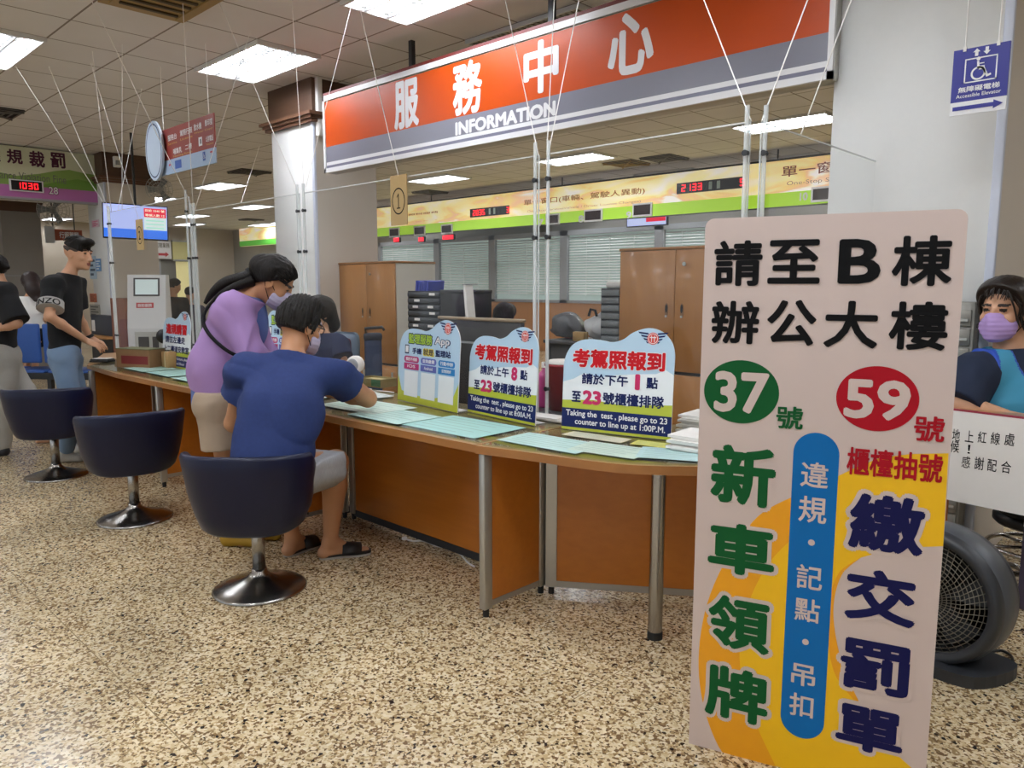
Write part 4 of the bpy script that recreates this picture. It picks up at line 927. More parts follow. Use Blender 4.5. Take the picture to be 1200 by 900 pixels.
for k, ((x, y), rz, lb) in enumerate((((-3.235, 1.635), .75, 'navy vinyl swivel chair with the seated man on it, nearest the camera'), ((-4.79, 1.63), 1.36, 'empty navy vinyl swivel chair between the two others, second from the camera'), ((-6.32, 1.615), 1.02, 'empty navy vinyl swivel chair farthest away, in front of the standing man'))):
    if k == 0: _c.location = (x, y, 0); _c.rotation_euler = (0, 0, rz); _c['label'] = lb
    else: copy_tree(_c, None, (x, y, 0), rz, lb)
# ================================================================== people: one continuous body surface each, grown from a blended distance field
class Field:
    def __init__(s, lo, hi, h):
        s.lo = np.array(lo, float); s.h = h; s.n = np.ceil((np.array(hi) - s.lo) / h).astype(int) + 1
        s.v = np.full(s.n, .5, np.float32); s.ax = [s.lo[i] + h * np.arange(s.n[i]) for i in range(3)]
    def sub(s, lo, hi, pad):
        a = np.clip(np.floor((np.array(lo) - pad - s.lo) / s.h).astype(int), 0, s.n - 1); b = np.clip(np.ceil((np.array(hi) + pad - s.lo) / s.h).astype(int) + 1, 1, s.n)
        if (b <= a).any(): return None, None
        sl = tuple(slice(a[i], b[i]) for i in range(3)); g = np.meshgrid(*[s.ax[i][sl[i]] for i in range(3)], indexing='ij'); return sl, np.stack(g, -1)
    def join(s, sl, d, k):
        o = s.v[sl]
        if k <= 0: s.v[sl] = np.minimum(o, d); return
        h = np.maximum(k - np.abs(o - d), 0) / k; s.v[sl] = np.minimum(o, d) - h * h * k * .25
    def cone(s, a, b, ra, rb, k=.02, flat=None, cap=False):
        """tapered limb from a to b; flat=(axis, factor) squeezes its section; cap=True cuts the ends square"""
        a = np.array(a, float); b = np.array(b, float); m = max(ra, rb)
        sl, P = s.sub(np.minimum(a, b) - m, np.maximum(a, b) + m, k + .012)
        if sl is None: return s
        ba = b - a; q = P - a; L2 = ba.dot(ba)
        t = (q @ ba) / L2; tc = np.clip(t, 0, 1); r = q - tc[..., None] * ba
        if flat is not None:
            n = nrm(flat[0]); r = r + n * ((r @ n) * (flat[1] - 1))[..., None]
        d = np.linalg.norm(r, axis=-1) - (ra + (rb - ra) * tc)
        if cap:
            r2 = q - t[..., None] * ba; L = math.sqrt(L2); d = np.maximum(np.linalg.norm(r2, axis=-1) - (ra + (rb - ra) * tc), np.maximum(-t * L, (t - 1) * L))
        s.join(sl, d, k); return s
    def ell(s, c, r, R=None, k=.02, op='add', noise=None):
        c = np.array(c, float); r = np.array(r, float); m = r.max()
        sl, P = s.sub(c - m, c + m, k + .02)
        if sl is None: return s
        q = P - c
        if R is not None: q = q @ R            # columns of R are the local axes
        k0 = np.linalg.norm(q / r, axis=-1); k1 = np.linalg.norm(q / (r * r), axis=-1); d = k0 * (k0 - 1) / np.maximum(k1, 1e-6)
        if noise is not None: d = d + noise(P)
        if op == 'add': s.join(sl, d, k)
        else:
            o = s.v[sl]; h = np.maximum(k - np.abs(-d - o), 0) / max(k, 1e-6); s.v[sl] = np.maximum(o, -d) + h * h * k * .25
        return s
    def clip(s, p, n):
        """keep only the side of the plane through p that n points away from"""
        g = np.meshgrid(*s.ax, indexing='ij'); n = nrm(n); d = sum((g[i] - p[i]) * n[i] for i in range(3)); s.v = np.maximum(s.v, d.astype(np.float32)); return s
    def wrinkle(s, amp, fx):
        g = np.meshgrid(*s.ax, indexing='ij'); s.v = s.v + (amp * fx(*g)).astype(np.float32); return s
    def mesh(s):
        v = s.v.copy(); v[0] = v[-1] = .5; v[:, 0] = v[:, -1] = .5; v[:, :, 0] = v[:, :, -1] = .5
        I = v < 0; n = s.n
        c = np.zeros(n - 1, int)
        for dx in (0, 1):
            for dy in (0, 1):
                for dz in (0, 1): c += I[dx:n[0] - 1 + dx, dy:n[1] - 1 + dy, dz:n[2] - 1 + dz]
        act = (c > 0) & (c < 8); idx = -np.ones(n - 1, int); w = np.argwhere(act); idx[act] = np.arange(len(w))
        S = np.zeros((len(w), 3)); C = np.zeros(len(w)); cor = [(0, 0, 0), (1, 0, 0), (0, 1, 0), (1, 1, 0), (0, 0, 1), (1, 0, 1), (0, 1, 1), (1, 1, 1)]
        for i, a in enumerate(cor):
            for b in cor[i + 1:]:
                if sum(abs(a[k] - b[k]) for k in range(3)) != 1: continue
                va = v[w[:, 0] + a[0], w[:, 1] + a[1], w[:, 2] + a[2]]; vb = v[w[:, 0] + b[0], w[:, 1] + b[1], w[:, 2] + b[2]]
                m = (va < 0) != (vb < 0); t = np.where(m, va / np.where(m, va - vb, 1), 0)
                p = np.array(a) + t[:, None] * (np.array(b) - np.array(a)); S[m] += p[m]; C[m] += 1
        V = s.lo + (w + S / C[:, None]) * s.h; Q = []
        for ax in range(3):
            u, t = (ax + 1) % 3, (ax + 2) % 3
            sa = [slice(None)] * 3; sb = [slice(None)] * 3; sa[ax] = slice(0, -1); sb[ax] = slice(1, None)
            A, B = I[tuple(sa)], I[tuple(sb)]
            for flip, M in ((False, A & ~B), (True, ~A & B)):
                e = np.argwhere(M)
                if not len(e): continue
                o = np.zeros(3, int)
                def at_(du, dt): f = e.copy(); f[:, u] -= du; f[:, t] -= dt; return idx[f[:, 0], f[:, 1], f[:, 2]]
                q = np.stack([at_(1, 1), at_(0, 1), at_(0, 0), at_(1, 0)], 1)
                Q.append(q[:, ::-1] if flip else q)
        return V, np.concatenate(Q)
def fobj(name, fld, mats, parent, paint=None, label=None):
    V, Q = fld.mesh(); b = BASE[parent.name]; me = bpy.data.meshes.new(name)
    me.from_pydata([tuple(p) for p in (V - b)], [], [tuple(int(i) for i in q) for q in Q])
    mats = mats if isinstance(mats, (list, tuple)) else [mats]
    for m in mats: me.materials.append(m)
    me.polygons.foreach_set('use_smooth', [True] * len(me.polygons))
    if paint is not None:
        cen = V[Q].mean(1); mi = np.zeros(len(Q), int)
        for fn, k in paint: mi[fn(cen)] = k
        me.polygons.foreach_set('material_index', mi)
    me.update(); o = bpy.data.objects.new(name, me); COL.objects.link(o); o.parent = parent; BASE[o.name] = b
    sm = o.modifiers.new('smooth', 'SMOOTH'); sm.factor = .5; sm.iterations = 2
    if label: o['label'] = label
    return o
def hframe(fwd, up):
    f = nrm(fwd); r = nrm(np.cross(f, up)); u = np.cross(r, f); return np.stack([r, f, u], 1)     # columns: right, forward, up
M_skin = mat('skin', '#cc9c7c', .5, var=.05, scale=12, spec=.4); M_skin2 = mat('skin_tan', '#bb8762', .5, var=.05, scale=12, spec=.4)
M_hair = mat('black_hair', '#0c0a08', .5, c2='#1b1512', scale=70, stretch=(1, 1, .25), bump=.8, bscale=150, spec=.2); M_eye = mat('eye_dark', '#1b1411', .3); M_lip = mat('lip', '#8f4f43', .5); M_brow = mat('brow', '#241b15', .6)
def head(f, c, R, s=1.0, k=.014):
    """skull, jaw, nose, brows, lips, ears in the head's own axes (right, forward, up); s=1 is a 23 cm head"""
    W = lambda *p: np.array(c) + R @ (np.array(p, float) * s)
    e = lambda p, r, kk=k, op='add', RR=None: f.ell(W(*p), np.array(r) * s, R if RR is None else R @ RR, kk, op)
    e((0, -.012, .032), (.076, .094, .088)); e((0, .02, -.03), (.064, .072, .08), .03); e((0, .05, -.075), (.04, .04, .036), .03); e((0, .075, -.098), (.02, .017, .016), .02)
    for sx in (-1, 1):
        e((sx * .042, .062, -.022), (.022, .02, .022), .02); e((sx * .034, .082, .016), (.017, .012, .012), .012, 'sub'); e((sx * .033, .076, .014), (.0145, .013, .0125), .004)
        e((sx * .032, .083, .033), (.022, .01, .008), .012)
        e((sx * .078, -.008, -.004), (.011, .022, .034), .008); e((sx * .087, .0, -.002), (.006, .012, .02), .006, 'sub')
        e((sx * .011, .098, -.038), (.01, .012, .009), .008)
    f.cone(W(0, .088, .018), W(0, .108, -.034), .009 * s, .0135 * s, .012)
    e((0, .089, -.062), (.022, .01, .0055), .006); e((0, .088, -.074), (.019, .01, .0065), .006)
    return W
def headpaint(c, R, s):
    L = lambda P: ((P - np.array(c)) @ R) / s
    def eyes(P): q = L(P); return (np.abs(np.abs(q[:, 0]) - .033) < .0125) & (np.abs(q[:, 2] - .014) < .0058) & (q[:, 1] > .066)
    def brow(P): q = L(P); return (np.abs(np.abs(q[:, 0]) - .033) < .02) & (np.abs(q[:, 2] - .037 + .12 * np.abs(np.abs(q[:, 0]) - .03)) < .0048) & (q[:, 1] > .06)
    def lips(P): q = L(P); return (np.abs(q[:, 0]) < .021) & (np.abs(q[:, 2] + .068) < .0105) & (q[:, 1] > .082)
    return [(eyes, 1), (brow, 2), (lips, 3)]
def hand(f, w, d, palm, thumb, curl=.3, s=1.0):
    """w wrist, d towards the fingers, palm = palm normal, thumb = side of the thumb"""
    d = nrm(d); t = nrm(np.array(thumb) - d * np.dot(thumb, d)); n = nrm(np.cross(d, t)); n = n if n.dot(palm) > 0 else -n
    P = lambda a, b, c=0: np.array(w) + (t * a + d * b + n * c) * s
    f.ell(P(0, .048, 0), np.array((.04, .052, .0145)) * s, np.stack([t, d, n], 1), .012)
    f.cone(P(0, -.02), P(0, .03), .024 * s, .026 * s, .015, (n, 1.4))
    for k, (a, L, sp) in enumerate(((.03, .072, .14), (.0105, .08, .03), (-.0095, .074, -.07), (-.028, .058, -.18))):
        p = P(a, .088, 0); ang = curl * (.5 + .15 * k); v = nrm(d + t * sp)
        for j, (fr, r0, r1) in enumerate(((.45, .0095, .0088), (.31, .0088, .0078), (.24, .0078, .0068))):
            q = p + (v * math.cos(ang) + n * math.sin(ang)) * L * fr * s; f.cone(p, q, r0 * s, r1 * s, .004); p = q; ang += curl * .9
    p = P(.034, .025, .004); q = P(.06, .06, .014); f.cone(p, q, .0125 * s, .0105 * s, .008); f.cone(q, P(.066, .09, .024), .0105 * s, .0085 * s, .005)
def limb(f, pts, rs, k=.02, flat=None):
    for i in range(len(pts) - 1): f.cone(pts[i], pts[i + 1], rs[i], rs[i + 1], k, flat)
def foot(f, ank, toe, s=1.0):
    a = np.array(ank, float); t = np.array(toe, float); d = nrm((t - a) * V3(1, 1, 0)); hz = V3(a[0], a[1], .03) - d * .03
    f.cone(a, hz, .034 * s, .034 * s, .02); f.cone(hz, V3(t[0], t[1], .02), .034 * s, .022 * s, .02, (ZZ, 1.25)); f.cone(a, V3(t[0], t[1], .03) - d * .08, .036 * s, .028 * s, .02)
def bounds(pts, pad): P = np.array(pts); return P.min(0) - pad, P.max(0) + pad
def folds(a, b, c):
    def f(x, y, z):
        w = 2.2 * np.sin(5 * x + 7 * y + 4 * z) + 1.3 * np.sin(11 * z - 6 * x)
        r1 = 1 - 2 * np.abs(np.sin(.5 * (a * (z * .8 + x * .5 - y * .3)) + w)) ** .7; r2 = np.sin(b * 1.6 * (x - y * .6) + c * .7 * z + 1.5 * w)
        return .75 * r1 * (.5 + .5 * np.sin(6 * z + 9 * x + 4 * y)) + .45 * r2
    return f
class Body:
    """joints of one figure in room coordinates"""
    def __init__(s, **k): s.__dict__.update(k)
def torso(f, B, g=0., k=.05):
    lat = nrm(np.array(B.sr) - np.array(B.sl)); ax = nrm(np.array(B.neck) - np.array(B.pel)); dep = nrm(np.cross(lat, ax)); fl = (dep, getattr(B, 'flat', 1.45)); q = getattr(B, 'girth', 1.0)
    chest = np.array(B.chest)
    f.cone(B.pel, chest, .15 * q + g, .158 * q + g, k, fl)
    if hasattr(B, 'belly'): f.ell(B.belly[0], np.array(B.belly[1]) + g, np.stack([lat, dep, ax], 1), .08)
    f.cone(chest, np.array(B.neck) - ax * .07, .158 * q + g, .085 + g, k, fl)
    for S in (B.sl, B.sr): f.cone(chest + ax * .06 + (np.array(S) - chest) * .35, S, .075 + g, .055 * q + g, k); f.cone(np.array(B.neck) - ax * .03, S, .045 + g, .05 * q + g, .04)
def skin_body(B, h=.007, hands=True):
    pts = [B.pel, B.chest, B.neck, B.head + np.array([0, 0, .15])] + [getattr(B, n) for n in ('sl', 'sr', 'el', 'er', 'wl', 'wr', 'kl', 'kr', 'al', 'ar', 'tl', 'tr') if hasattr(B, n)] + list(getattr(B, 'reach', []))
    lo, hi = bounds(pts, .22); f = Field(lo, hi, h); q = getattr(B, 'girth', 1.0); s = getattr(B, 'hs', 1.0)
    torso(f, B); f.cone(np.array(B.neck) - .02 * nrm(np.array(B.head) - np.array(B.neck)), np.array(B.head) + B.R @ V3(0, -.02, -.05) * s, .058 * q, .052 * q, .03)
    head(f, B.head, B.R, s)
    for S, E, Wr, n in (('sl', 'el', 'wl', 'hl'), ('sr', 'er', 'wr', 'hr')):
        if not hasattr(B, E): continue
        limb(f, [getattr(B, S), getattr(B, E)], [.052 * q, .041 * q]); a, b = np.array(getattr(B, E)), np.array(getattr(B, Wr)); limb(f, [a, a + (b - a) * .3, b], [.042 * q, .043 * q, .027 * q])
        if hands and hasattr(B, n): hand(f, b, *getattr(B, n))
    for K, A, T_, H in (('kl', 'al', 'tl', 'pl'), ('kr', 'ar', 'tr', 'pr')):
        if not hasattr(B, K): continue
        p = getattr(B, H); limb(f, [p, getattr(B, K)], [.088 * q, .058 * q], .03); a, b = np.array(getattr(B, K)), np.array(getattr(B, A)); d = nrm(b - a)
        limb(f, [a, a + (b - a) * .3, b], [.056 * q, .06 * q, .036], .02)
        if hasattr(B, T_): foot(f, b, getattr(B, T_))
    return f
def tee(B, h, g, sleeve, hem, amp=.006, seed=0., pts=()):
    P = [B.pel, B.chest, B.neck, B.sl, B.sr] + [getattr(B, n) for n in ('el', 'er', 'wl', 'wr') if hasattr(B, n)] + list(pts); lo, hi = bounds(P, .26); f = Field(lo, hi, h)
    torso(f, B, g)
    for S, E, Wr in (('sl', 'el', 'wl'), ('sr', 'er', 'wr')):
        if not hasattr(B, E): continue
        a, e = np.array(getattr(B, S)), np.array(getattr(B, E)); q = getattr(B, 'girth', 1.0)
        if sleeve <= 1: f.cone(a, a + (e - a) * sleeve, .062 * q + g, .062 * q + g * 1.5, .04, cap=True); f.ell(a, np.array([.062 * q + g] * 3), None, .04)
        else:
            f.cone(a, e, .06 * q + g, .052 * q + g, .04); w = np.array(getattr(B, Wr)); f.cone(e, e + (w - e) * (sleeve - 1), .052 * q + g, .042 * q + g, .03)
    if amp: f.wrinkle(amp, folds(26 + seed, 14, 18 + seed))
    f.clip(np.array(B.neck) + nrm(np.array(B.neck) - np.array(B.pel)) * (-.005), nrm(np.array(B.neck) - np.array(B.chest)))
    if hem is not None: f.clip(hem[0], hem[1])
    return f
def haircap(c, R, s, h, line, noise=.003, extra=None, grow=.014, spiky=0):
    c = np.array(c); f = Field(c - .2 * s - .04, c + .2 * s + .04, h)
    def nz(P): q = (P - c) @ R; return noise * (np.sin(230 * q[..., 0] + 3 * np.sin(50 * q[..., 1])) + .7 * np.sin(410 * q[..., 0] + 60 * q[..., 2])) * (.6 + .4 * np.sin(70 * q[..., 1] + 40 * q[..., 2])) + (spiky * np.sin(330 * q[..., 0]) * np.sin(300 * q[..., 1]) if spiky else 0)
    W = lambda *p: c + R @ (np.array(p, float) * s)
    f.ell(W(0, -.014, .036), (np.array((.078, .096, .09)) + grow) * s, R, .01, 'add', nz)
    if extra: extra(f, W)
    for p, n in line: f.clip(W(*p), R @ np.array(n, float))
    return f

def strands(parent, c, R, s, arcs, m, rad=.0028, name='hair_strand'):
    """loose locks combed over the hair, each an arc between two points given in head axes"""
    mb = MB(); c = np.array(c)
    for (p, q, lift) in arcs:
        p, q = np.array(p, float), np.array(q, float); pts = []
        for t in np.linspace(0, 1, 9):
            v = p + (q - p) * t; e = (v - np.array((0, -.014, .036))) / np.array((.078, .096, .09)); L = np.linalg.norm(e)
            k = (1.16 + lift * math.sin(math.pi * t)) / max(L, .3) if t < .8 else max(1.0, 1.16 / max(L, .3))
            pts.append(c + R @ ((np.array((0, -.014, .036)) + (v - np.array((0, -.014, .036))) * k) * s))
        mb.tube(pts, [rad * s * (1 - .75 * t ** 3) for t in np.linspace(0, 1, 9)], 5)
    return obj(name, mb, m, parent)
_rs = random.Random(3); J_ = lambda a: (_rs.random() - .5) * 2 * a
# ------------------------------------------------------------------ the people in the photograph
A_ = at
M_tblack = mat('black_cotton', '#0c0d11', .9, var=.1, bump=.2, bscale=300); M_denim = mat('blue_denim', '#5f7896', .85, c2='#7d93ab', scale=8, bump=.2, bscale=500)
M_lilac = mat('lilac_cotton', '#a07fb5', .8, var=.04, scale=10, bump=.15, bscale=300); M_bluet = mat('blue_cotton', '#56689f', .85, var=.05, bump=.1); M_khaki = mat('beige_cotton', '#a3907c', .85, var=.05, bump=.1)
M_navyt = mat('navy_cotton', '#22376f', .85, c2='#1b2c5c', scale=60, bump=.2, bscale=400); M_gpant = mat('grey_cotton', '#a5a39c', .85, var=.05, bump=.1); M_plaid = mat('striped_grey_cotton', '#b5b7ba', .85, c2='#8f949a', scale=40, stretch=(1, 6, 1), bump=.1)
M_mask = mat('lilac_mask', '#b79ad6', .8, var=.02); M_pale = mat('pale_mask', '#b9b2cc', .8, var=.03); M_shoe = mat('pale_shoe', '#b9b6ae', .7, var=.05); M_slip = mat('slipper_black', '#1e1a19', .6); M_sole = mat('slipper_sole', '#a8a39a', .6)
SK = lambda m: [m, M_eye, M_brow, M_lip]
def mask(parent, c, R, s, m, h=.004):
    f = Field(np.array(c) - .16, np.array(c) + .16, h); W = lambda *p: np.array(c) + R @ (np.array(p, float) * s)
    f.ell(W(0, .045, -.055), np.array((.07, .066, .062)) * s, R, .01); f.cone(W(0, .09, -.02), W(0, .085, -.085), .03 * s, .03 * s, .03)
    g = np.meshgrid(*f.ax, indexing='ij'); f.v = f.v + (.0012 * np.sin(300 * ((g[0] - c[0]) * R[0, 2] + (g[1] - c[1]) * R[1, 2] + (g[2] - c[2]) * R[2, 2]))).astype(np.float32)
    f.clip(W(0, 0, -.006), R @ V3(0, -.12, 1)); f.clip(W(0, .032, 0), R @ V3(0, -1, 0)); f.clip(W(0, 0, -.115), R @ V3(0, 0, -1))
    o = fobj('face_mask', f, m, parent)
    for sx in (-1, 1):
        obj('ear_loop', MB().tube(smoothpts([W(sx * .066, .034, -.02), W(sx * .084, -.01, .01), W(sx * .09, -.028, .0), W(sx * .082, -.01, -.03), W(sx * .064, .034, -.075)], 5), .002 * s, 5), M_ink, o)
def glasses(parent, c, R, s):
    W = lambda *p: np.array(c) + R @ (np.array(p, float) * s); mb = MB()
    for sx in (-1, 1):
        mb.tube([W(sx * .034 + .026 * math.cos(t), .106 - .01 * abs(sx * .034 + .026 * math.cos(t)) / .06, .012 + .02 * math.sin(t)) for t in np.linspace(0, 6.283, 20, endpoint=False)], .0022 * s, 5, closed=True)
        mb.tube([W(sx * .06, .1, .016), W(sx * .083, .02, .018), W(sx * .088, -.02, .01)], .0025 * s, 5)
    mb.tube([W(-.01, .108, .016), W(.01, .108, .016)], .002 * s, 5); obj('glasses', mb, M_black, parent)
def legs_cloth(B, h, g, t1, names, amp=.004, loose=1.0, clip=None):
    pts = [B.pel]
    for K, A, H in names: pts += [getattr(B, H), getattr(B, K), getattr(B, A)]
    lo, hi = bounds(pts, .24); f = Field(lo, hi, h); q = getattr(B, 'girth', 1.0); lat = nrm(np.array(B.pr) - np.array(B.pl))
    f.cone(np.array(B.pl) + ZZ * .03, np.array(B.pr) + ZZ * .03, .095 * q + g, .095 * q + g, .05); f.ell(np.array(B.pel) + ZZ * .03, np.array((.15, .115, .12)) * q + g, np.stack([lat, np.cross(ZZ, lat), ZZ], 1), .05)
    for K, A, H in names:
        p, k, a = (np.array(getattr(B, n)) for n in (H, K, A))
        if t1 <= 1: f.cone(p, p + (k - p) * t1, .092 * q + g, .074 * q + g * 1.5 * loose, .04, cap=True); f.ell(p, np.array([.092 * q + g] * 3), None, .05)
        else: f.cone(p, k, .09 * q + g, .064 * q + g * loose, .04); f.cone(k, k + (a - k) * (t1 - 1), .064 * q + g * loose, .05 * q + g * loose, .03)
    if amp: f.wrinkle(amp, folds(30, 12, 22))
    if clip is not None: f.clip(*clip)
    return f
LR = (('kl', 'al', 'pl'), ('kr', 'ar', 'pr'))
def shoe(parent, ank, toe, m, name='shoe', h=.006, g=.012):
    lo, hi = bounds([ank, toe], .14); f = Field(lo, hi, h); a = np.array(ank, float); t = np.array(toe, float); d = nrm((t - a) * V3(1, 1, 0)); hz = V3(a[0], a[1], .04) - d * .035
    f.cone(a, hz, .036 + g, .04 + g, .02); f.cone(hz, V3(t[0], t[1], .03) + d * .01, .036 + g, .026 + g, .02, (ZZ, 1.1)); f.clip((0, 0, .002), (0, 0, -1)); f.clip((0, 0, .11), (0, 0, 1)); return fobj(name, f, m, parent)

# --- standing man in a black tee at the far end of the counter
D = 6.08; ft = nrm(RT * .95 - FH * .25); R = hframe(RT * .98 - FH * .12 - ZZ * .1, ZZ)
B = Body(pel=A_(76, 418, D), chest=A_(76, 364, D), neck=A_(81, 321, D), head=A_(91.5, 298, D), R=R, hs=1.04, sl=A_(88, 331, D + .16), sr=A_(62, 334, D - .19), er=A_(58, 371, D - .3), wr=A_(101, 399, D + .0), el=A_(92, 372, D + .22), wl=A_(106, 396, D + .32),
         pl=A_(80, 424, D + .09), pr=A_(74, 424, D - .08), kr=A_(86, 480, D - .08), kl=A_(94, 474, D + .12), ar=V3(*onz(78, 529, .085)), tr=V3(*onz(92, 538, .02)), al=V3(*onz(98, 520, .085)), tl=V3(*onz(113, 527, .02)), girth=.86,
         hr=(nrm(RT * .8 + FH * .4 - ZZ * .5), -ZZ, FH * .8 + RT * .3, .35), hl=(nrm(RT * .6 + FH * .5 - ZZ * .4), -ZZ, -FH, .35))
s = thing('person', 'person in a black t-shirt and blue jeans standing at the far end of the counter', 'person', (B.ar + B.al) / 2 * V3(1, 1, 0))
fobj('body', skin_body(B, .0065), SK(M_skin), s, headpaint(B.head, R, B.hs))
fobj('shirt', tee(B, .008, .02, .74, (A_(76, 411, D), V3(0, 0, -1)), .007, 6.), M_tblack, s)
j = fobj('jeans', legs_cloth(B, .009, .014, 1.9, LR, .007), M_denim, s)
a, e = B.sr, B.er; dd = nrm(e - a); L = np.linalg.norm(e - a)
sl = obj('sleeve_band', MB().cyl(a + dd * L * .54, a + dd * L * .775, .089, .0935, 28), mat('band_grey_white', '#a9a8a6', .8), s, label='pale printed band on the sleeve')
mb = MB(); SF_ = Frame(a + dd * L * .74 - FH * .1 - RT * .075 + ZZ * 0, RT, -dd + FH * 0)
tv, tf = glyphs('KENZO'); lo_ = tv.min(0); hi_ = tv.max(0)
n0 = nrm(-FH - dd * np.dot(-FH, dd)); n1 = np.cross(dd, n0); n1 = n1 if n1.dot(RT) > 0 else -n1
vv = []
for dx_ in (-.02, .0, .02):
    for p in tv:
        t = (p[0] + dx_ - lo_[0]) / (hi_[0] - lo_[0]) * 2.6 - 1.3; z = .77 - .17 * (p[1] - lo_[1]) / (hi_[1] - lo_[1]); vv.append(a + dd * L * z + (n0 * math.cos(t) + n1 * math.sin(t)) * .0962)
n_ = len(tv); mb.add(vv, [tuple(i + n_ * q for i in f_) for q in range(3) for f_ in tf]); obj('lettering', mb, M_ink, sl)
def hx(f, W): f.ell(W(0, .045, .1), np.array((.06, .072, .034)) * B.hs, R @ np.array(hframe((0, 1, -.12), (0, 0, 1))), .03); f.ell(W(0, .088, .1), np.array((.042, .03, .024)) * B.hs, R, .03)
fobj('hair', haircap(B.head, R, B.hs, .005, [((0, 0, .045), (0, -.35, -1))], .003, hx, .006), M_hair, s)
strands(s, B.head, R, B.hs, [((J_(.06), -.08 + J_(.03), .1), (J_(.05), .1 + J_(.02), .1 + J_(.01)), .05 + J_(.04)) for _ in range(46)], M_hair)
fobj('hair_fade', haircap(B.head, R, B.hs, .005, [((0, 0, .0), (0, -.5, -1)), ((0, .035, 0), (0, 1, -.6)), ((0, 0, .06), (0, 0, 1))], .001, None, .001), mat('hair_fade', '#4a3a30', .7, c2='#2c231d', scale=80), s)
shoe(s, B.ar, B.tr, M_shoe); shoe(s, B.al, B.tl, M_shoe)
obj('wristwatch', MB().cyl(B.wl - nrm(B.wl - B.el) * .035, B.wl - nrm(B.wl - B.el) * .01, .034, .034, 20), M_dark, s)

# --- person walking out at the left edge
D = 6.4; R = hframe(-RT + FH * .1 - ZZ * .1, ZZ)
B = Body(pel=A_(2, 420, D), chest=A_(-1, 368, D), neck=A_(0, 332, D), head=A_(-7, 315, D), R=R, hs=.96, sl=A_(4, 342, D - .16), sr=A_(-8, 340, D + .16), el=A_(20, 379, D - .2), wl=A_(-14, 387, D - .24), er=A_(0, 380, D + .2), wr=A_(-25, 385, D + .15),
         pl=A_(3, 424, D - .08), pr=A_(4, 424, D + .08), kl=A_(3, 472, D - .08), al=V3(*onz(-1, 522, .085)), tl=V3(*onz(-18, 529, .02)), kr=A_(28, 462, D + .1), ar=V3(*onz(58, 506, .1)), tr=V3(*onz(44, 516, .03)), girth=.92, hl=(-RT, -ZZ, -FH, .4))
s = thing('person', 'person in black top and grey trousers walking off at the left edge', 'person', B.al * V3(1, 1, 0))
fobj('body', skin_body(B, .0085), SK(M_skin), s, headpaint(B.head, R, B.hs))
fobj('shirt', tee(B, .009, .03, .95, (A_(2, 421, D), V3(0, 0, -1)), .005, 2.), M_tblack, s); fobj('trousers', legs_cloth(B, .009, .03, 1.95, LR, .006, 1.3), M_gpant, s)
def hx(f, W): f.cone(W(0, -.09, .03), W(0, -.13, .0), .03, .02, .03)
fobj('hair', haircap(B.head, R, B.hs, .006, [((0, .02, .03), (0, .9, -.75))], .003, hx, .012), M_hair, s)
shoe(s, B.al, B.tl, M_dark, h=.008)

# --- seated woman far away on the blue bench
D = 9.2; R = hframe(-RT * .5 + FH * .7 - ZZ * .35, ZZ)
B = Body(pel=A_(38, 393, D), chest=A_(37, 366, D), neck=A_(36, 347, D - .02), head=A_(36, 333, D - .02), R=R, hs=.98, sl=A_(27, 353, D + .05), sr=A_(47, 353, D), el=A_(26, 374, D + .1), wl=A_(27, 388, D + .25), er=A_(51, 374, D), wr=A_(46, 390, D + .25), pl=A_(35, 396, D + .1), pr=A_(43, 396, D + .1), kl=A_(32, 398, D + .5), kr=A_(42, 398, D + .5), al=A_(31, 434, D + .5), ar=A_(41, 434, D + .5), girth=.9)
s = thing('person', 'person with long dark hair and white top sitting far off on the bench', 'person', B.pel)
fobj('body', skin_body(B, .01, False), SK(M_skin), s, headpaint(B.head, R, B.hs)); fobj('shirt', tee(B, .01, .02, .7, (B.pel + ZZ * .05, V3(0, 0, -1)), .004), M_wh, s); fobj('skirt', legs_cloth(B, .011, .03, .9, LR, .003), M_tblack, s)
def hx(f, W): f.cone(W(0, -.05, .05), W(.02, -.1, -.12), .085, .075, .05); f.cone(W(.06, -.03, .0), W(.075, -.0, -.2), .05, .03, .04); f.cone(W(0, -.09, -.1), W(.04, -.09, -.24), .07, .04, .04)
fobj('hair', haircap(B.head, R, B.hs, .009, [((0, .05, .02), (0, 1, -.5))], .006, hx, .016), mat('dark_brown_hair', '#2b1a17', .5, var=.2, scale=40), s)

# --- woman in lilac bending over the counter
D = 4.0; R = hframe(RT * .78 - ZZ * .6 + FH * .12, ZZ * .8 + RT * .6)
B = Body(pel=A_(261, 468, D), chest=A_(267, 395, D), neck=A_(291, 345, D), head=A_(321, 331, D), R=R, hs=1.02, sl=A_(288, 362, D + .17), sr=A_(272, 366, D - .15), er=A_(297, 418, D - .17), wr=A_(350, 440, D + .05), el=A_(305, 415, D + .2), wl=A_(352, 440, D + .28),
         pl=A_(264, 476, D + .08), pr=A_(258, 476, D - .07), kr=A_(265, 545, D - .06), kl=A_(275, 541, D + .08), ar=V3(*onz(275, 622, .085)), tr=V3(*onz(300, 637, .02)), al=V3(*onz(300, 615, .085)), tl=V3(*onz(321, 629, .02)), girth=.86,
         hr=(nrm(RT + FH * .3), -ZZ, FH, .4), hl=(nrm(RT), -ZZ, -FH, .4))
s = thing('person', 'person in a lilac jacket and beige shorts bending over the counter beside the seated man', 'person', (B.ar + B.al) / 2 * V3(1, 1, 0))
fobj('body', skin_body(B, .0065), SK(M_skin2), s, headpaint(B.head, R, B.hs))
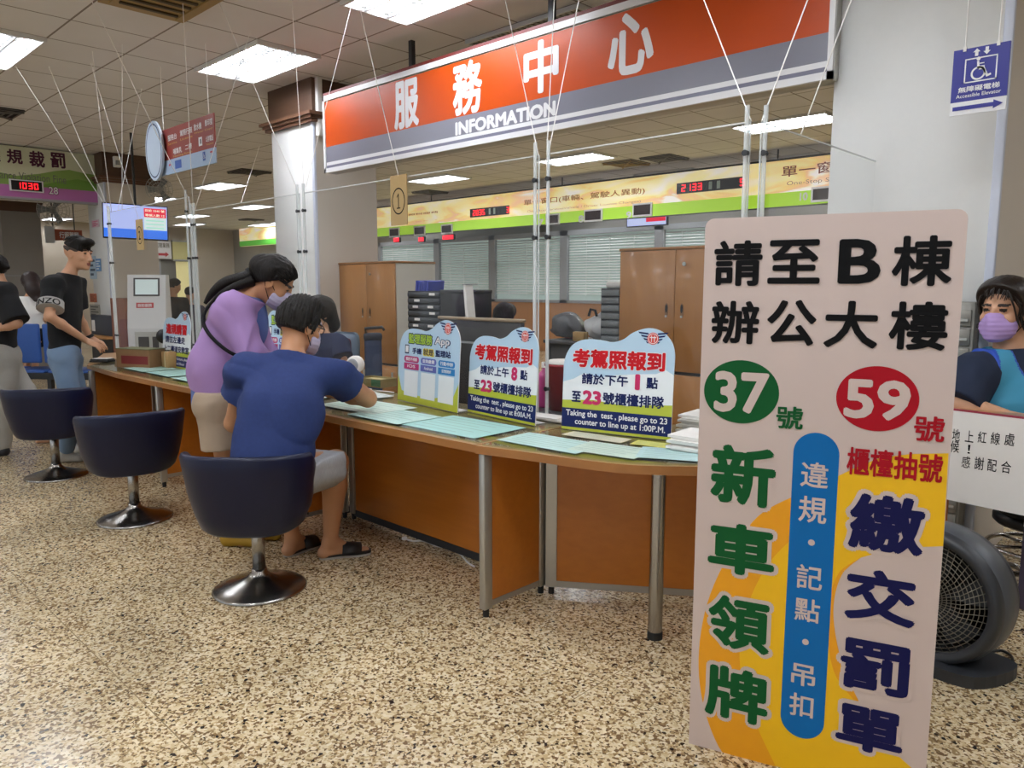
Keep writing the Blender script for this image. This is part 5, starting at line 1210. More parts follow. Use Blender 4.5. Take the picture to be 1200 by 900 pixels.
fs_ = tee(B, .008, .012, .12, (A_(255, 474, D), V3(.0, .0, -1)), .003, 1.); fs_.ell(A_(301, 378, D + .02), (.06, .06, .13), np.stack([RT, FH, ZZ], 1), .06); fs_.cone(A_(260, 455, D), A_(261, 480, D), .152, .155, .05, (FH, 1.0)); fs_.clip(A_(255, 473, D), -ZZ); fobj('shirt', fs_, M_bluet, s)
Bj = Body(**B.__dict__); Bj.belly = (A_(257, 432, D), np.array((.165, .115, .16)))
fj = tee(Bj, .007, .036, 1.95, (A_(252, 459, D), nrm(-ZZ + RT * -.15)), .0085, 8.)
fj.clip(A_(304, 390, D - .1), nrm(RT * .98 - ZZ * .1))
# keep the sleeves that the open front cut away
for S, E, Wr in (('sr', 'er', 'wr'), ('sl', 'el', 'wl')):
    a, e, w = (getattr(B, n) for n in (S, E, Wr)); fj.cone(a, e, .084, .068, .03); fj.cone(e, e + (w - e) * .93, .066, .052, .03)
fj.wrinkle(.005, lambda x, y, z: np.sin(34 * (x * .7 - y * .3 + z * .9) + 3 * np.sin(9 * z + 5 * x)) * (.5 + .5 * np.sin(9 * z + 14 * x))); fobj('jacket', fj, M_lilac, s)
fobj('shorts', legs_cloth(B, .008, .032, .72, LR, .006, 1.1, (A_(255, 455, D), ZZ)), M_khaki, s)
def hx(f, W):
    f.cone(W(0, -.05, .04), W(0, -.1, .03), .08, .06, .04)
hf = haircap(B.head, R, B.hs, .005, [((0, .03, .045), (0, .75, -.8))], .003, hx, .014); fobj('hair', hf, M_hair, s)
pt = [A_(300, 321, D), A_(285, 326, D - .03), A_(266, 331, D - .05), A_(250, 342, D - .06), A_(240, 356, D - .07)]
strands(s, B.head, R, B.hs, [((.075 * math.cos(a_) * .9, .07 + .02 * math.sin(a_), .045 + .05 * math.sin(a_)), (J_(.02), -.125, .03 + J_(.02)), J_(.03)) for a_ in np.linspace(-.1, math.pi + .1, 60)], M_hair, .0032)
t_ = MB().tube(smoothpts(pt, 6), list(np.interp(np.arange(25), [0, 3, 14, 24], [.05, .035, .03, .008])), 12); t_.tube(smoothpts([A_(296, 329, D - .04), A_(276, 336, D - .09), A_(258, 345, D - .1), A_(245, 358, D - .09)], 6), list(np.interp(np.arange(19), [0, 8, 18], [.03, .02, .005])), 10)
obj('ponytail', t_, M_hair, s); obj('hair_tie', MB().cyl(A_(297, 322, D), A_(291, 324, D - .01), .046, .042, 20), M_ink, s)
mask(s, B.head, R, B.hs, M_pale)
obj('strap', MB().tube(smoothpts([A_(252, 350, D + .02), A_(241, 364, D - .09), A_(238, 377, D - .15), A_(244, 390, D - .2), A_(255, 402, D - .235), A_(268, 412, D - .25), A_(280, 418, D - .23)], 6), .0095, 8), M_ink, s, label='thin black shoulder strap')
for a, t in ((B.ar, B.tr), (B.al, B.tl)): shoe(s, a, t, mat('mustard_shoe', '#a8841f', .7, var=.08), 'sandal', .006, .006)

# --- man in a navy tee writing at the counter
fw_ = nrm(FH * .8 + RT * .62 - ZZ * .3); R = hframe(fw_, ZZ)
B = Body(pel=A_(316, 550, 3.46), chest=A_(330, 478, 3.55), neck=A_(343, 418, 3.68), head=A_(351, 384, 3.76), R=R, hs=1.06, sl=A_(289, 437, 3.6), sr=A_(392, 437, 3.72), er=A_(431, 467, 3.92), wr=A_(372, 456, 4.12), el=A_(274, 496, 3.72), wl=A_(322, 470, 4.05),
         pl=A_(296, 556, 3.5), pr=A_(340, 556, 3.52), kr=A_(394, 541, 3.86), kl=A_(330, 560, 3.95), ar=V3(*onz(387, 634, .09)), tr=V3(*onz(428, 643, .025)), al=V3(*onz(343, 630, .09)), tl=V3(*onz(372, 633, .025)), girth=1.05, flat=1.35,
         hr=(nrm(-RT * .8 + FH * .5), -ZZ, nrm(-FH - RT * .4), .6), hl=(nrm(RT + FH * .3), -ZZ, FH, .3))
s = thing('person', 'person in a navy t-shirt seen from behind, sitting on the nearest swivel chair', 'person', B.pel - ZZ * .1)
fobj('body', skin_body(B, .0065), SK(M_skin2), s, headpaint(B.head, R, B.hs))
ftee = tee(B, .007, .022, .44, (A_(316, 556, 3.46), V3(0, 0, -1)), .0085, 5.); fobj('shirt', ftee, M_navyt, s)
fobj('shorts', legs_cloth(B, .008, .022, .8, LR, .004, 1.2, (A_(316, 545, 3.46), ZZ)), M_plaid, s)
def hx(f, W): f.ell(W(0, .01, .108), np.array((.074, .088, .05)) * B.hs, R, .03, 'add', lambda P: .01 * np.sin(260 * ((P - B.head) @ R)[..., 0]) * np.sin(240 * ((P - B.head) @ R)[..., 1]))
fobj('hair', haircap(B.head, R, B.hs, .0045, [((0, -.02, -.028), (0, -.15, -1)), ((0, .05, .02), (0, 1, -.45))], .004, hx, .013, .006), mat('greying_hair', '#100e0d', .5, c2='#2b2826', scale=90, bump=.6, bscale=200, spec=.2), s)
glasses(s, B.head, R, B.hs); mask(s, B.head, R, B.hs, M_pale)
for sx, S in ((1, B.sr), (-1, B.sl)):
    lat = nrm(B.sr - B.sl); bk = nrm(np.cross(lat, ZZ)) ; bk = bk if bk.dot(FH) < 0 else -bk
    n = B.neck; pts = [n + lat * sx * .055 + ZZ * .035 + bk * .02, n + lat * sx * .1 - ZZ * .02 + bk * .09, B.chest + lat * sx * .165 + ZZ * .11 + bk * .105, B.chest + lat * sx * .19 - ZZ * .0 + bk * .06]
for a, t, g_ in ((B.ar, B.tr, 0), (B.al, B.tl, 1)):
    d = nrm((t - a) * V3(1, 1, 0)); p = np.cross(ZZ, d); heel = a * V3(1, 1, 0) - d * .06; toe = t * V3(1, 1, 0) + d * .03; L = np.linalg.norm(toe - heel); SFm = Frame(heel, d, p)
    out = smoothpts([(0, 0), (.03, .036), (.12, .036), (L - .08, .05), (L - .015, .035), (L, 0), (L - .015, -.038), (L - .08, -.048), (.12, -.034), (.03, -.034)], 4, True); out = [tuple(q) for q in out]
    sl_ = obj('slipper', MB().prism(SFm, out, 0, .012, 1).prism(SFm, out, .012, .022, 0), [M_slip, M_sole], s)
    m2 = MB(); K = 10; vs = []
    for a_ in (L - .16, L - .06):
        for k in range(K + 1):
            t_ = math.pi * k / K; vs.append(SFm.P(a_ + .01 * math.sin(t_), .052 * math.cos(t_), .018 + .062 * (1 if a_ < L - .1 else .72) * math.sin(t_)))
    m2.add(vs, [(k, k + 1, K + 2 + k, K + 1 + k) for k in range(K)], 0, True); o = obj('slipper_strap', m2, M_slip, sl_)
    md = o.modifiers.new('thickness', 'SOLIDIFY'); md.thickness = .004

# --- clerk sitting behind the counter, half hidden by the writing man
D = 5.8; R = hframe(-FH * .6 - RT * .7 - ZZ * .3, ZZ)
B = Body(pel=A_(384, 458, D), chest=A_(379, 420, D), neck=A_(376, 391, D), head=A_(374, 369, D), R=R, hs=1.0, sr=A_(360, 404, D), sl=A_(395, 405, D + .02), er=A_(352, 432, D - .06), wr=A_(374, 432, D - .08), el=A_(404, 430, D - .05), wl=A_(404, 437, D - .1), pl=A_(392, 462, D), pr=A_(374, 462, D), kl=A_(420, 470, D - .12), kr=A_(352, 470, D - .12), al=A_(412, 535, D + .05), ar=A_(360, 535, D + .05), girth=.92, hl=(nrm(-RT * .9 - ZZ * .3), -ZZ, FH, .4), hr=(nrm(RT * .9 - ZZ * .3), -ZZ, FH, .4))
s = thing('person', 'person with dark hair and navy shirt behind the counter, mostly hidden by the writing man', 'person', B.pel)
fobj('body', skin_body(B, .008), SK(M_skin), s, headpaint(B.head, R, B.hs)); fobj('shirt', tee(B, .009, .024, .6, (B.pel, V3(0, 0, -1)), .004, 2.), mat('dark_navy_cotton', '#1d2747', .85), s); fobj('trousers', legs_cloth(B, .011, .015, 1.9, LR, .003), M_tblack, s)
def hx(f, W): f.cone(W(0, -.06, .03), W(0, -.07, -.1), .085, .07, .04); f.ell(W(0, .01, .07), (.095, .1, .075), R, .03)
fobj('hair', haircap(B.head, R, B.hs, .006, [((0, .05, .03), (0, 1, -.5))], .005, hx, .02), M_hair, s); mask(s, B.head, R, B.hs, M_pale)

# --- volunteer in a blue vest behind the tall board
D = 3.45; fd = nrm(-FH * .55 - RT * .84); R = hframe(fd - ZZ * .06, ZZ)
B = Body(pel=A_(1192, 560, D), chest=A_(1188, 470, D), neck=A_(1184, 408, D), head=A_(1177, 366, D - .03), R=R, hs=1.1, sr=A_(1143, 437, D - .06), sl=A_(1234, 437, D + .02), er=A_(1120, 474, D - .1), wr=A_(1176, 487, D - .2), el=A_(1252, 490, D - .05), wl=A_(1215, 490, D - .2), pl=A_(1222, 575, D - .02), pr=A_(1196, 578, D - .02), kl=A_(1310, 580, D - .1), kr=A_(1290, 590, D - .24), al=A_(1300, 690, D - .1), ar=A_(1285, 690, D - .2), girth=1.15, flat=1.3,
         hr=(nrm(RT - FH * .2), -ZZ, -FH, .4), hl=(nrm(-RT - FH * .2), -ZZ, -FH, .4))
s = thing('person', 'person with a lilac mask and cyan blue vest behind the tall notice board', 'person', B.pel)
fobj('body', skin_body(B, .0065), SK(M_skin), s, headpaint(B.head, R, B.hs)); fobj('shirt', tee(B, .008, .02, .97, (B.pel, V3(0, 0, -1)), .004, 2.), mat('deep_navy_cotton', '#17243d', .85), s); fobj('trousers', legs_cloth(B, .01, .015, 1.9, LR, .003), M_tblack, s)
lo, hi = bounds([B.pel, B.chest, B.neck, B.sl, B.sr], .25); fv = Field(lo, hi, .007); torso(fv, B, .038); lat = nrm(B.sr - B.sl); front = nrm(np.cross(lat, ZZ)); front = front if front.dot(FH) < 0 else -front
for sx, S in ((1, B.sr), (-1, B.sl)): fv.clip(S - lat * sx * .01 + ZZ * 0, nrm(lat * sx + ZZ * .25))
fv.clip(B.neck + ZZ * .0, ZZ)
fv.ell(B.neck + front * .13 + ZZ * .0, (.078, .14, .16), np.stack([lat, front, ZZ], 1), .004, 'sub'); fv.clip(B.pel, -ZZ); fv.wrinkle(.003, folds(24, 14, 16))
def edge(P):
    a = ((P - (B.sr - lat * .01)) @ nrm(lat + ZZ * .25)) > -.014; b = ((P - (B.sl + lat * .01)) @ nrm(-lat + ZZ * .25)) > -.014
    q = (P - (B.neck + front * .13)) @ np.stack([lat, front, ZZ], 1); c = np.linalg.norm(q / np.array((.078, .14, .16)), axis=1) < 1.14; return a | b | c
fobj('vest', fv, [mat('cyan_vest', '#3d93b5', .7, var=.06, scale=20, bump=.1), mat('vest_trim', '#1a48b0', .6)], s, [(edge, 1)])
def hx(f, W): f.ell(W(0, .0, .075), np.array((.1, .108, .075)) * B.hs, R, .03); f.cone(W(-.085, -.01, .04), W(-.088, -.02, -.05), .02, .016, .02); f.cone(W(.085, -.01, .04), W(.088, -.02, -.05), .02, .016, .02); f.cone(W(0, -.07, .03), W(0, -.08, -.09), .085, .07, .04)
fobj('hair', haircap(B.head, R, B.hs, .005, [((0, .05, .05), (0, 1, -.55))], .004, hx, .016), mat('dark_hair', '#20150f', .42, var=.2, scale=60, bump=.4, bscale=120), s); strands(s, B.head, R, B.hs, [((J_(.03), .0 + J_(.03), .125), (.088 * math.cos(a_), .02 + .06 * math.sin(a_) * (1 if a_ < math.pi else 1.6) + J_(.01), (.062 if .45 < a_ < 2.7 else -.06) + J_(.012)), .05 + J_(.05)) for a_ in np.linspace(-.5, math.pi * 2 - .6, 80)], MATS['dark_hair'], .0042)
mask(s, B.head, R, B.hs, M_mask)

# --- clerk bending down behind the black screen
D = 7.2; R = hframe(-FH * .4 - RT * .3 - ZZ * .85, ZZ - FH * .5)
B = Body(pel=A_(560, 430, D + .3), chest=A_(566, 398, D + .2), neck=A_(577, 380, D + .05), head=A_(590, 374, D - .08), R=R, hs=1.0, sl=A_(600, 394, D), sr=A_(560, 394, D), girth=.85); B.pl, B.pr = B.pel - RT * .09, B.pel + RT * .09; fz = lambda q, z: V3(q[0], q[1], z); B.kl, B.kr, B.al, B.ar = fz(B.pl, .47), fz(B.pr, .47), fz(B.pl, .08), fz(B.pr, .08)
s = thing('person', 'person bending down behind the counter notices, only dark hair showing', 'person', B.pel)
fobj('body', skin_body(B, .01, False), SK(M_skin), s); fobj('shirt', tee(B, .011, .02, .5, None, .003), M_tblack, s); fobj('trousers', legs_cloth(B, .014, .02, 1.9, LR, 0), M_tblack, s)
def hx(f, W): f.cone(W(0, -.06, .05), W(0, -.12, -.06), .085, .075, .04); f.cone(W(.0, .04, .1), W(.02, .1, .06), .06, .04, .03)
fobj('hair', haircap(B.head, R, B.hs, .008, [((0, .07, .02), (0, 1, -.3))], .005, hx, .02), M_hair, s)
# --- two far figures beyond the ticket machine
for (hx_, hy_, tx, c, lb) in ((205, 335, 203, M_tblack, 'person far away in a black jacket, just right of the ticket machine'), (223, 344, 223, mat('plum_cotton', '#3d3442', .85), 'person far away, only head and dark shoulders showing left of the lilac jacket')):
    D = 13.5 if hx_ < 210 else 15.2; R = hframe(RT * .6 + FH * .5 - ZZ * .3, ZZ)
    B = Body(pel=A_(tx, hy_ + 62, D), chest=A_(tx, hy_ + 32, D), neck=A_(tx, hy_ + 13, D), head=A_(hx_, hy_, D), R=R, hs=1.0, sl=A_(tx - 10, hy_ + 19, D), sr=A_(tx + 12, hy_ + 19, D), el=A_(tx - 12, hy_ + 40, D), wl=A_(tx - 8, hy_ + 58, D), er=A_(tx + 15, hy_ + 40, D), wr=A_(tx + 10, hy_ + 58, D))
    B.pl, B.pr = B.pel - RT * .1, B.pel + RT * .1; fz = lambda q, z: V3(q[0], q[1], z)
    B.kl, B.kr, B.al, B.ar = fz(B.pl, .48), fz(B.pr, .48), fz(B.pl, .08), fz(B.pr, .08); B.tl, B.tr = B.al + RT * .15 - ZZ * .06, B.ar + RT * .15 - ZZ * .06
    s = thing('person', lb, 'person', fz(B.pel, 0)); fobj('body', skin_body(B, .014, False), SK(M_skin), s); fobj('jacket', tee(B, .015, .025, 1.9, None, .003), c, s); fobj('trousers', legs_cloth(B, .016, .02, 1.9, LR, 0), M_tblack, s)
    fobj('hair', haircap(B.head, R, 1.0, .012, [((0, .03, .02), (0, .9, -.6))], .003, None, .014), M_hair, s)
# ================================================================== furniture and small things behind and on the counter
W_cab = wood('cabinet_oak', '#a57139', '#8f5f2c', .4, 'z'); M_cabw = mat('cabinet_ivory', '#cfcabd', .5, var=.02)
def cabinet(xa, xb, Y, zt, zs, dep, label, lower):
    s = thing('office_cabinet', label, 'cabinet', ((xa + xb) / 2, Y + dep / 2, 0)); xm = (xa + xb) / 2
    obj('body', MB().box((xa, Y + .02, .05), (xb, Y + dep, zt - .02)).box((xa + .03, Y + .05, 0), (xb - .03, Y + dep - .03, .05), 1), [M_cabw, M_dark], s)
    obj('top', MB().rbox((xa - .008, Y - .005, zt - .02), (xb + .008, Y + dep + .005, zt), .004, 1), W_cab, s)
    for k, (a, b) in enumerate(((xa, xm - .002), (xm + .002, xb))):
        d = obj('door', MB().rbox((a, Y, zs + .012), (b, Y + .018, zt - .022), .003, 1), W_cab, s); hx_ = b - .06 if k == 0 else a + .06; zc_ = zs + (zt - zs) * .5
        HFm = YF(Y); hole = [(hx_ + .013 * math.cos(t), zc_ + .05 * math.sin(t)) for t in np.linspace(0, 2 * math.pi, 20, endpoint=False)]
        obj('handle', MB().prism(HFm, [(a_ , b_) for a_, b_ in hole], .0, .004, 0).poly(HFm, [(hx_ + .009 * math.cos(t), zc_ + .012 + .03 * math.sin(t)) for t in np.linspace(0, 2 * math.pi, 20, endpoint=False)], .0045, 1).fbox(HFm, hx_ - .008, hx_ + .008, zc_ - .05, zc_ - .035, .004, .009, 2), [mat('handle_brown', '#7d5730', .4), M_ink, M_alu], d)
        if k == 1: obj('lock', MB().cyl((a + .07, Y, zt - .12), (a + .07, Y - .008, zt - .12), .014, n=16), M_alu, d)
    if lower == 'door':
        for a, b in ((xa, xm - .002), (xm + .002, xb)):
            d = obj('door', MB().rbox((a, Y, .06), (b, Y + .018, zs - .012), .003, 1), W_cab, s)
            obj('handle', MB().rbox((b - .08, Y - .006, zs - .17), (b - .05, Y, zs - .07), .004, 1), M_alu, d)
    obj('seam', MB().box((xa + .004, Y + .012, zs - .01), (xb - .004, Y + .02, zs + .01)), M_dark, s)
xa, xb = ony(397, 307, 4.42)[0], ony(462, 306, 4.42)[0]
cabinet(xa, xb, 4.42, 1.655, .66, .5, 'tall wooden door cabinet with ivory side beside the white column', 'door')
obj_lbl = None
xa2 = ony(727, 292, 4.6)[0]; xm2 = ony(792, 290, 4.6)[0]
cabinet(xa2, xm2 + (xm2 - xa2), 4.6, 1.69, .81, .45, 'tall wooden door cabinet just left of the tall notice board', 'door')

# --- black desk screen and desk
Y = 3.95; a, b = ony(516, 370, Y)[0], ony(613, 374, Y)[0]; z = ony(560, 372, Y)[2]
s = thing('desk_screen', 'low black desk screen with pale top rail behind the counter notices', 'screen', ((a + b) / 2, Y, 0))
obj('panel', MB().rbox((a, Y - .02, .04), (b, Y + .02, z - .025), .006, 1), M_black, s); obj('rail', MB().rbox((a - .01, Y - .025, z - .025), (b + .01, Y + .025, z), .006, 1), mat('rail_tan', '#a08d74', .4), s)
obj('rail', MB().box((a, Y - .026, z - .2), (b, Y - .02, z - .185)), M_grey, s)
for x in (a + .05, b - .05): obj('foot', MB().rbox((x - .03, Y - .12, 0), (x + .03, Y + .12, .04), .008, 1), M_dark, s)
# --- back desk carrying trays, wrapped pile and drawers
def plain_desk(xa, xb, Ya, Yb, z, label, m):
    s = thing('office_desk', label, 'desk', ((xa + xb) / 2, (Ya + Yb) / 2, 0))
    obj('tabletop', MB().rbox((xa, Ya, z - .03), (xb, Yb, z), .005, 1), m, s)
    for x in (xa + .03, xb - .03): obj('side_panel', MB().box((x - .012, Ya + .04, .0), (x + .012, Yb - .04, z - .03)), m, s)
    obj('modesty_panel', MB().box((xa + .042, Ya + .06, .2), (xb - .042, Ya + .078, z - .03)), m, s)
    return s
YD = 4.1; x1, x2 = ony(474, 372, YD)[0], ony(554, 372, YD)[0]
plain_desk(x1, x2, YD, YD + .31, .95, 'dark office desk behind the app notice carrying the black letter trays', M_dark)
YD = 5.0; x3, x4 = ony(636, 400, YD)[0], ony(724, 400, YD)[0]
plain_desk(x3, x4, YD, YD + .5, .95, 'grey office desk left of the big wooden cabinet', mat('desk_grey', '#5a5a5c', .5))
def trays(x0, x1_, Y0_, z0, z1, n, label, m, mt, labels=True, name='letter_tray'):
    s = thing(name, label, 'letter trays', ((x0 + x1_) / 2, Y0_ + .15, z0)); dz = (z1 - z0) / n
    obj('case', MB().box((x0, Y0_ + .02, z0), (x0 + .012, Y0_ + .3, z1)).box((x1_ - .012, Y0_ + .02, z0), (x1_, Y0_ + .3, z1)).box((x0, Y0_ + .02, z1 - .01), (x1_, Y0_ + .3, z1)).box((x0, Y0_ + .28, z0), (x1_, Y0_ + .3, z1)), m, s)
    for k in range(n):
        d = obj('drawer', MB().rbox((x0 + .014, Y0_, z0 + dz * k + .004), (x1_ - .014, Y0_ + .28, z0 + dz * (k + 1) - .012), .004, 1), mt, s)
        if labels:
            w = x1_ - x0
            for f_ in ((.25, ), (.7, ), (.2, .65))[k % 3]: obj('tag', MB().box((x0 + w * f_, Y0_ - .002, z0 + dz * (k + .3)), (x0 + w * (f_ + .16), Y0_, z0 + dz * (k + .68))), M_paper, d)
Yt = 4.11; ta, tb = ony(476, 345, Yt)[0], ony(515, 345, Yt)[0]; zt_ = ony(495, 341, Yt)[2]
trays(ta, tb, Yt, .95, zt_, 8, 'black drawer tower with white tags, under the blue folders', M_dark, mat('tray_dark', '#35383c', .5))
tc, td = ony(515.5, 345, Yt)[0] + .005, ony(545, 345, Yt)[0]
s = thing('file_box', 'plain black file box right of the tagged drawer tower', 'box', ((tc + td) / 2, Yt + .15, .95))
obj('body', MB().rbox((tc, Yt, .95), (td, Yt + .3, zt_ + .005), .008, 2), M_black, s); obj('lid', MB().rbox((tc - .004, Yt - .004, zt_ - .02), (td + .004, Yt + .304, zt_ + .012), .005, 1), M_dark, s)
s = thing('folder_stack', 'bright blue folders lying on top of the black drawer tower', 'folders', ((ta + tb) / 2, Yt + .15, zt_))
M_fb = mat('folder_blue', '#2b3a9c', .5, var=.1)
for k in range(5):
    xx = ta + .05 + k * .036; obj('folder', MB().add([(xx, Yt + .06, zt_), (xx + .024, Yt + .06, zt_), (xx + .024, Yt + .24, zt_), (xx, Yt + .24, zt_), (xx + .012, Yt + .06, zt_ + .09 - .008 * (k % 3)), (xx + .036, Yt + .06, zt_ + .085 - .008 * (k % 3)), (xx + .036, Yt + .24, zt_ + .085), (xx + .012, Yt + .24, zt_ + .09)], [(3, 2, 1, 0), (4, 5, 6, 7), (0, 1, 5, 4), (1, 2, 6, 5), (2, 3, 7, 6), (3, 0, 4, 7)]), M_fb, s)
p = ony(548, 372, Yt - .08); s = thing('white_board', 'slim white board leaning upright right of the black file box', 'board', (p[0], Yt, .95))
zq = ony(546, 334, Yt - .08)[2]
obj('board', MB().add([(p[0] - .0, Yt - .08, .95), (p[0] + .035, Yt - .08, .95), (p[0] + .035, Yt + .0, .95), (p[0], Yt + .0, .95), (p[0] - .05, Yt - .08, zq), (p[0] - .025, Yt - .08, zq), (p[0] - .025, Yt + .0, zq), (p[0] - .05, Yt + .0, zq)], [(3, 2, 1, 0), (4, 5, 6, 7), (0, 1, 5, 4), (1, 2, 6, 5), (2, 3, 7, 6), (3, 0, 4, 7)]), M_wh, s)
obj('rim', MB().box((p[0] - .055, Yt - .085, zq), (p[0] - .02, Yt + .05, zq + .006)), M_grey, s)
# right hand pile
Yt = 5.1; da, db = ony(703, 340, Yt)[0], ony(726, 340, Yt)[0]; zt2 = ony(712, 338, Yt)[2]
trays(da, db, Yt, .95, zt2, 7, 'grey drawer tower left of the big wooden cabinet', M_dark, mat('tray_grey', '#7b7f80', .5), False)
s = thing('paper_roll', 'white paper roll with black end lying on the grey drawer tower', 'roll', ((da + db) / 2, Yt + .1, zt2))
obj('roll', MB().cyl((da + .01, Yt + .1, zt2 + .03), (db - .02, Yt + .1, zt2 + .03), .03, n=20), M_paper, s); obj('cap', MB().cyl((db - .025, Yt + .1, zt2 + .03), (db + .0, Yt + .1, zt2 + .03), .034, n=20), M_black, s)
def lump(name, label, cat, c, r, m, h=.012, amp=.02, parts=None, flat=None):
    s = thing(name, label, cat, (c[0], c[1], c[2] - r[2])); f = Field(np.array(c) - np.array(r) * 1.3 - .05, np.array(c) + np.array(r) * 1.3 + .05, h)
    f.ell(c, r, None, .02); f.ell(np.array(c) + np.array(r) * V3(.4, 0, -.2), np.array(r) * .7, None, .05)
    f.wrinkle(amp, lambda x, y, z: np.sin(26 * x + 11 * z + 2 * np.sin(14 * y)) * np.sin(22 * y + 16 * z + 2 * np.sin(18 * x))); f.clip((0, 0, c[2] - r[2] + .006), (0, 0, -1)); fobj('body', f, m, s)
    if parts: parts(s)
    return s
M_film = mat('grey_film', '#6f7074', .25, var=.25, scale=15); M_bagw = mat('white_bag', '#dcdcdc', .5, var=.05)
c = ony(664, 372, 5.2); lump('wrapped_bundle', 'dark bundle in crinkled grey plastic on the grey desk', 'bundle', (c[0], 5.25, .95 + .112), (.17, .16, .1), M_film, .01, .034, lambda s: obj('tie', MB().tube([(c[0] + .1 * math.cos(t), 5.25 + .02 * math.sin(t), 1.05 + .1 * math.sin(t)) for t in np.linspace(0, 6.283, 14, endpoint=False)], .008, 6, closed=True), mat('pink_tie', '#b46a8c', .5), s))
c2_ = ony(690, 365, 5.15); lump('plastic_bag', 'white plastic bag with black handle on the grey desk', 'bag', (c2_[0] - .0, 5.3, .95 + .115), (.11, .12, .115), M_bagw, .009, .03, lambda s: obj('handle', MB().tube([(c2_[0] - .04, 5.2, 1.16), (c2_[0] - .02, 5.2, 1.22), (c2_[0] + .03, 5.2, 1.21), (c2_[0] + .05, 5.2, 1.16)], .012, 6), M_ink, s))
p = ony(672, 380, 4.94); s = thing('parcel', 'small tan carton in front of the grey wrapped bundle', 'box', (p[0], 4.94, .95 - .0))
obj('body', MB().rbox((p[0] - .075, 5.02, .95), (p[0] + .045, 5.09, 1.03), .004, 1), mat('carton_tan', '#b08f5d', .7, var=.06), s); obj('tape', MB().box((p[0] - .076, 5.05, .952), (p[0] + .046, 5.065, 1.0315)), mat('tape', '#c9b48a', .3), s)
def bucket(px, pyb, D_, r, h, m, label, cat='bucket', name='bucket'):
    c = at(px, pyb, D_); z0 = 0; c = V3(c[0], c[1], 0); s = thing(name, label, cat, c)
    return s, c
# red bucket and pink bin on stools behind the counter
c = at(655, 478, 4.3); zb_ = .45
s = thing('side_stool', 'low grey stool behind the counter holding the red bucket', 'stool', (c[0], c[1], 0)); zt_s = ony(655, 479, c[1])[2]
obj('seat', MB().rbox((c[0] - .2, c[1] - .16, zt_s - .03), (c[0] + .2, c[1] + .16, zt_s), .01, 2), M_dark, s)
for dx_ in (-.16, .16):
    for dy_ in (-.12, .12): obj('leg', MB().cyl((c[0] + dx_, c[1] + dy_, 0), (c[0] + dx_ * .8, c[1] + dy_ * .8, zt_s - .03), .014, n=10), M_alu, s)
s = thing('bucket', 'red plastic bucket behind the counter, right of the paired clear posts', 'bucket', (c[0] + .03, c[1], zt_s))
h_ = ony(655, 425, c[1])[2] - zt_s
obj('body', MB().lathe([(0, 0), (.075, 0), (.1, h_), (.106, h_), (.106, h_ - .015), (.096, h_ - .015), (.07, .012), (0, .012)], (c[0] + .03, c[1], zt_s), 28), mat('bucket_red', '#b0323c', .4, var=.04), s); obj('lid', MB().lathe([(0, h_ + .02), (.08, h_ + .018), (.108, h_ + .004), (.108, h_), (0, h_)], (c[0] + .03, c[1], zt_s), 28), mat('lid_white', '#d8d4ce', .4), s)
s = thing('bottle', 'pink plastic bottle behind the counter, between the clear posts', 'bottle', (c[0] - .11, c[1], zt_s))
obj('body', MB().lathe([(0, 0), (.04, 0), (.042, .01), (.042, .17), (.03, .2), (.015, .215), (.015, .23), (0, .23)], (c[0] - .11, c[1], zt_s), 20), mat('bottle_pink', '#b1447d', .35), s); obj('cap', MB().cyl((c[0] - .11, c[1], zt_s + .228), (c[0] - .11, c[1], zt_s + .26), .018, n=14), M_wh, s)

# --- chairs of the clerks, folded wheeled bag
def office_chair(px, pyt, pyb, D_, w, m, mf, label, rot):
    c = at(px, pyb, D_); base = V3(c[0], c[1], 0); s = thing('office_chair', label, 'chair', base); ca, sa = math.cos(rot), math.sin(rot); u = V3(ca, sa, 0); Fr = Frame(base, u, ZZ); zt = at(px, pyt, D_)[2]; zb = .5
    obj('backrest', MB().rbox((-w / 2, zb + .03, -.03), (w / 2, zt, .03), .05 if w > .3 else .03, 4, F=Fr), mf, s)
    obj('cushion', MB().rbox((-w / 2 + .05, zb + .06, .02), (w / 2 - .05, zt - .05, .05), .03, 3, F=Fr), m, s)
    obj('seat', MB().rbox((-w / 2, zb - .07, .0), (w / 2, zb, .42), .03, 3, F=Fr), m, s)
    obj('column', MB().cyl(Fr.P(0, .08, .2), Fr.P(0, zb - .07, .2), .025, n=14), M_chrome, s)
    for k in range(5):
        t = k * 2 * math.pi / 5; e_ = Fr.P(.27 * math.cos(t), .06, .2 + .27 * math.sin(t)); l_ = obj('leg', MB().tube([Fr.P(0, .1, .2), e_], .018, 8), M_dark, s); obj('caster', MB().cyl(e_ + V3(0, 0, -.03) - u * .02, e_ + V3(0, 0, -.03) + u * .02, .03, n=14), M_black, l_)
office_chair(403, 388.5, 430, 6.35, .34, mat('maroon_fabric', '#5d1f3c', .85, var=.08), mat('chair_shell', '#8496ab', .5), 'maroon office chair with pale blue back shell by the cabinet', .2)
office_chair(381, 373, 410, 6.75, .26, M_dark, M_black, 'black office chair with high back at the foot of the white column', .3)
c = at(438, 436, 5.75); c = V3(c[0], c[1], 0); zt_ = at(438, 384, 5.75)[2]
s = thing('wheeled_bag', 'tall dark blue wheeled bag standing in front of the wooden cabinet', 'bag', c); Fr = Frame(c, nrm(RT + FH * .2), ZZ)
obj('body', MB().rbox((-.065, .08, -.1), (.065, zt_ - .06, .0), .03, 4, F=Fr), mat('bag_blue', '#2c3d5e', .8, c2='#22304b', scale=25, bump=.3, bscale=40), s); obj('flap', MB().rbox((-.07, zt_ - .1, -.105), (.07, zt_ - .04, .005), .02, 3, F=Fr), mat('bag_dark', '#1d2433', .7), s)
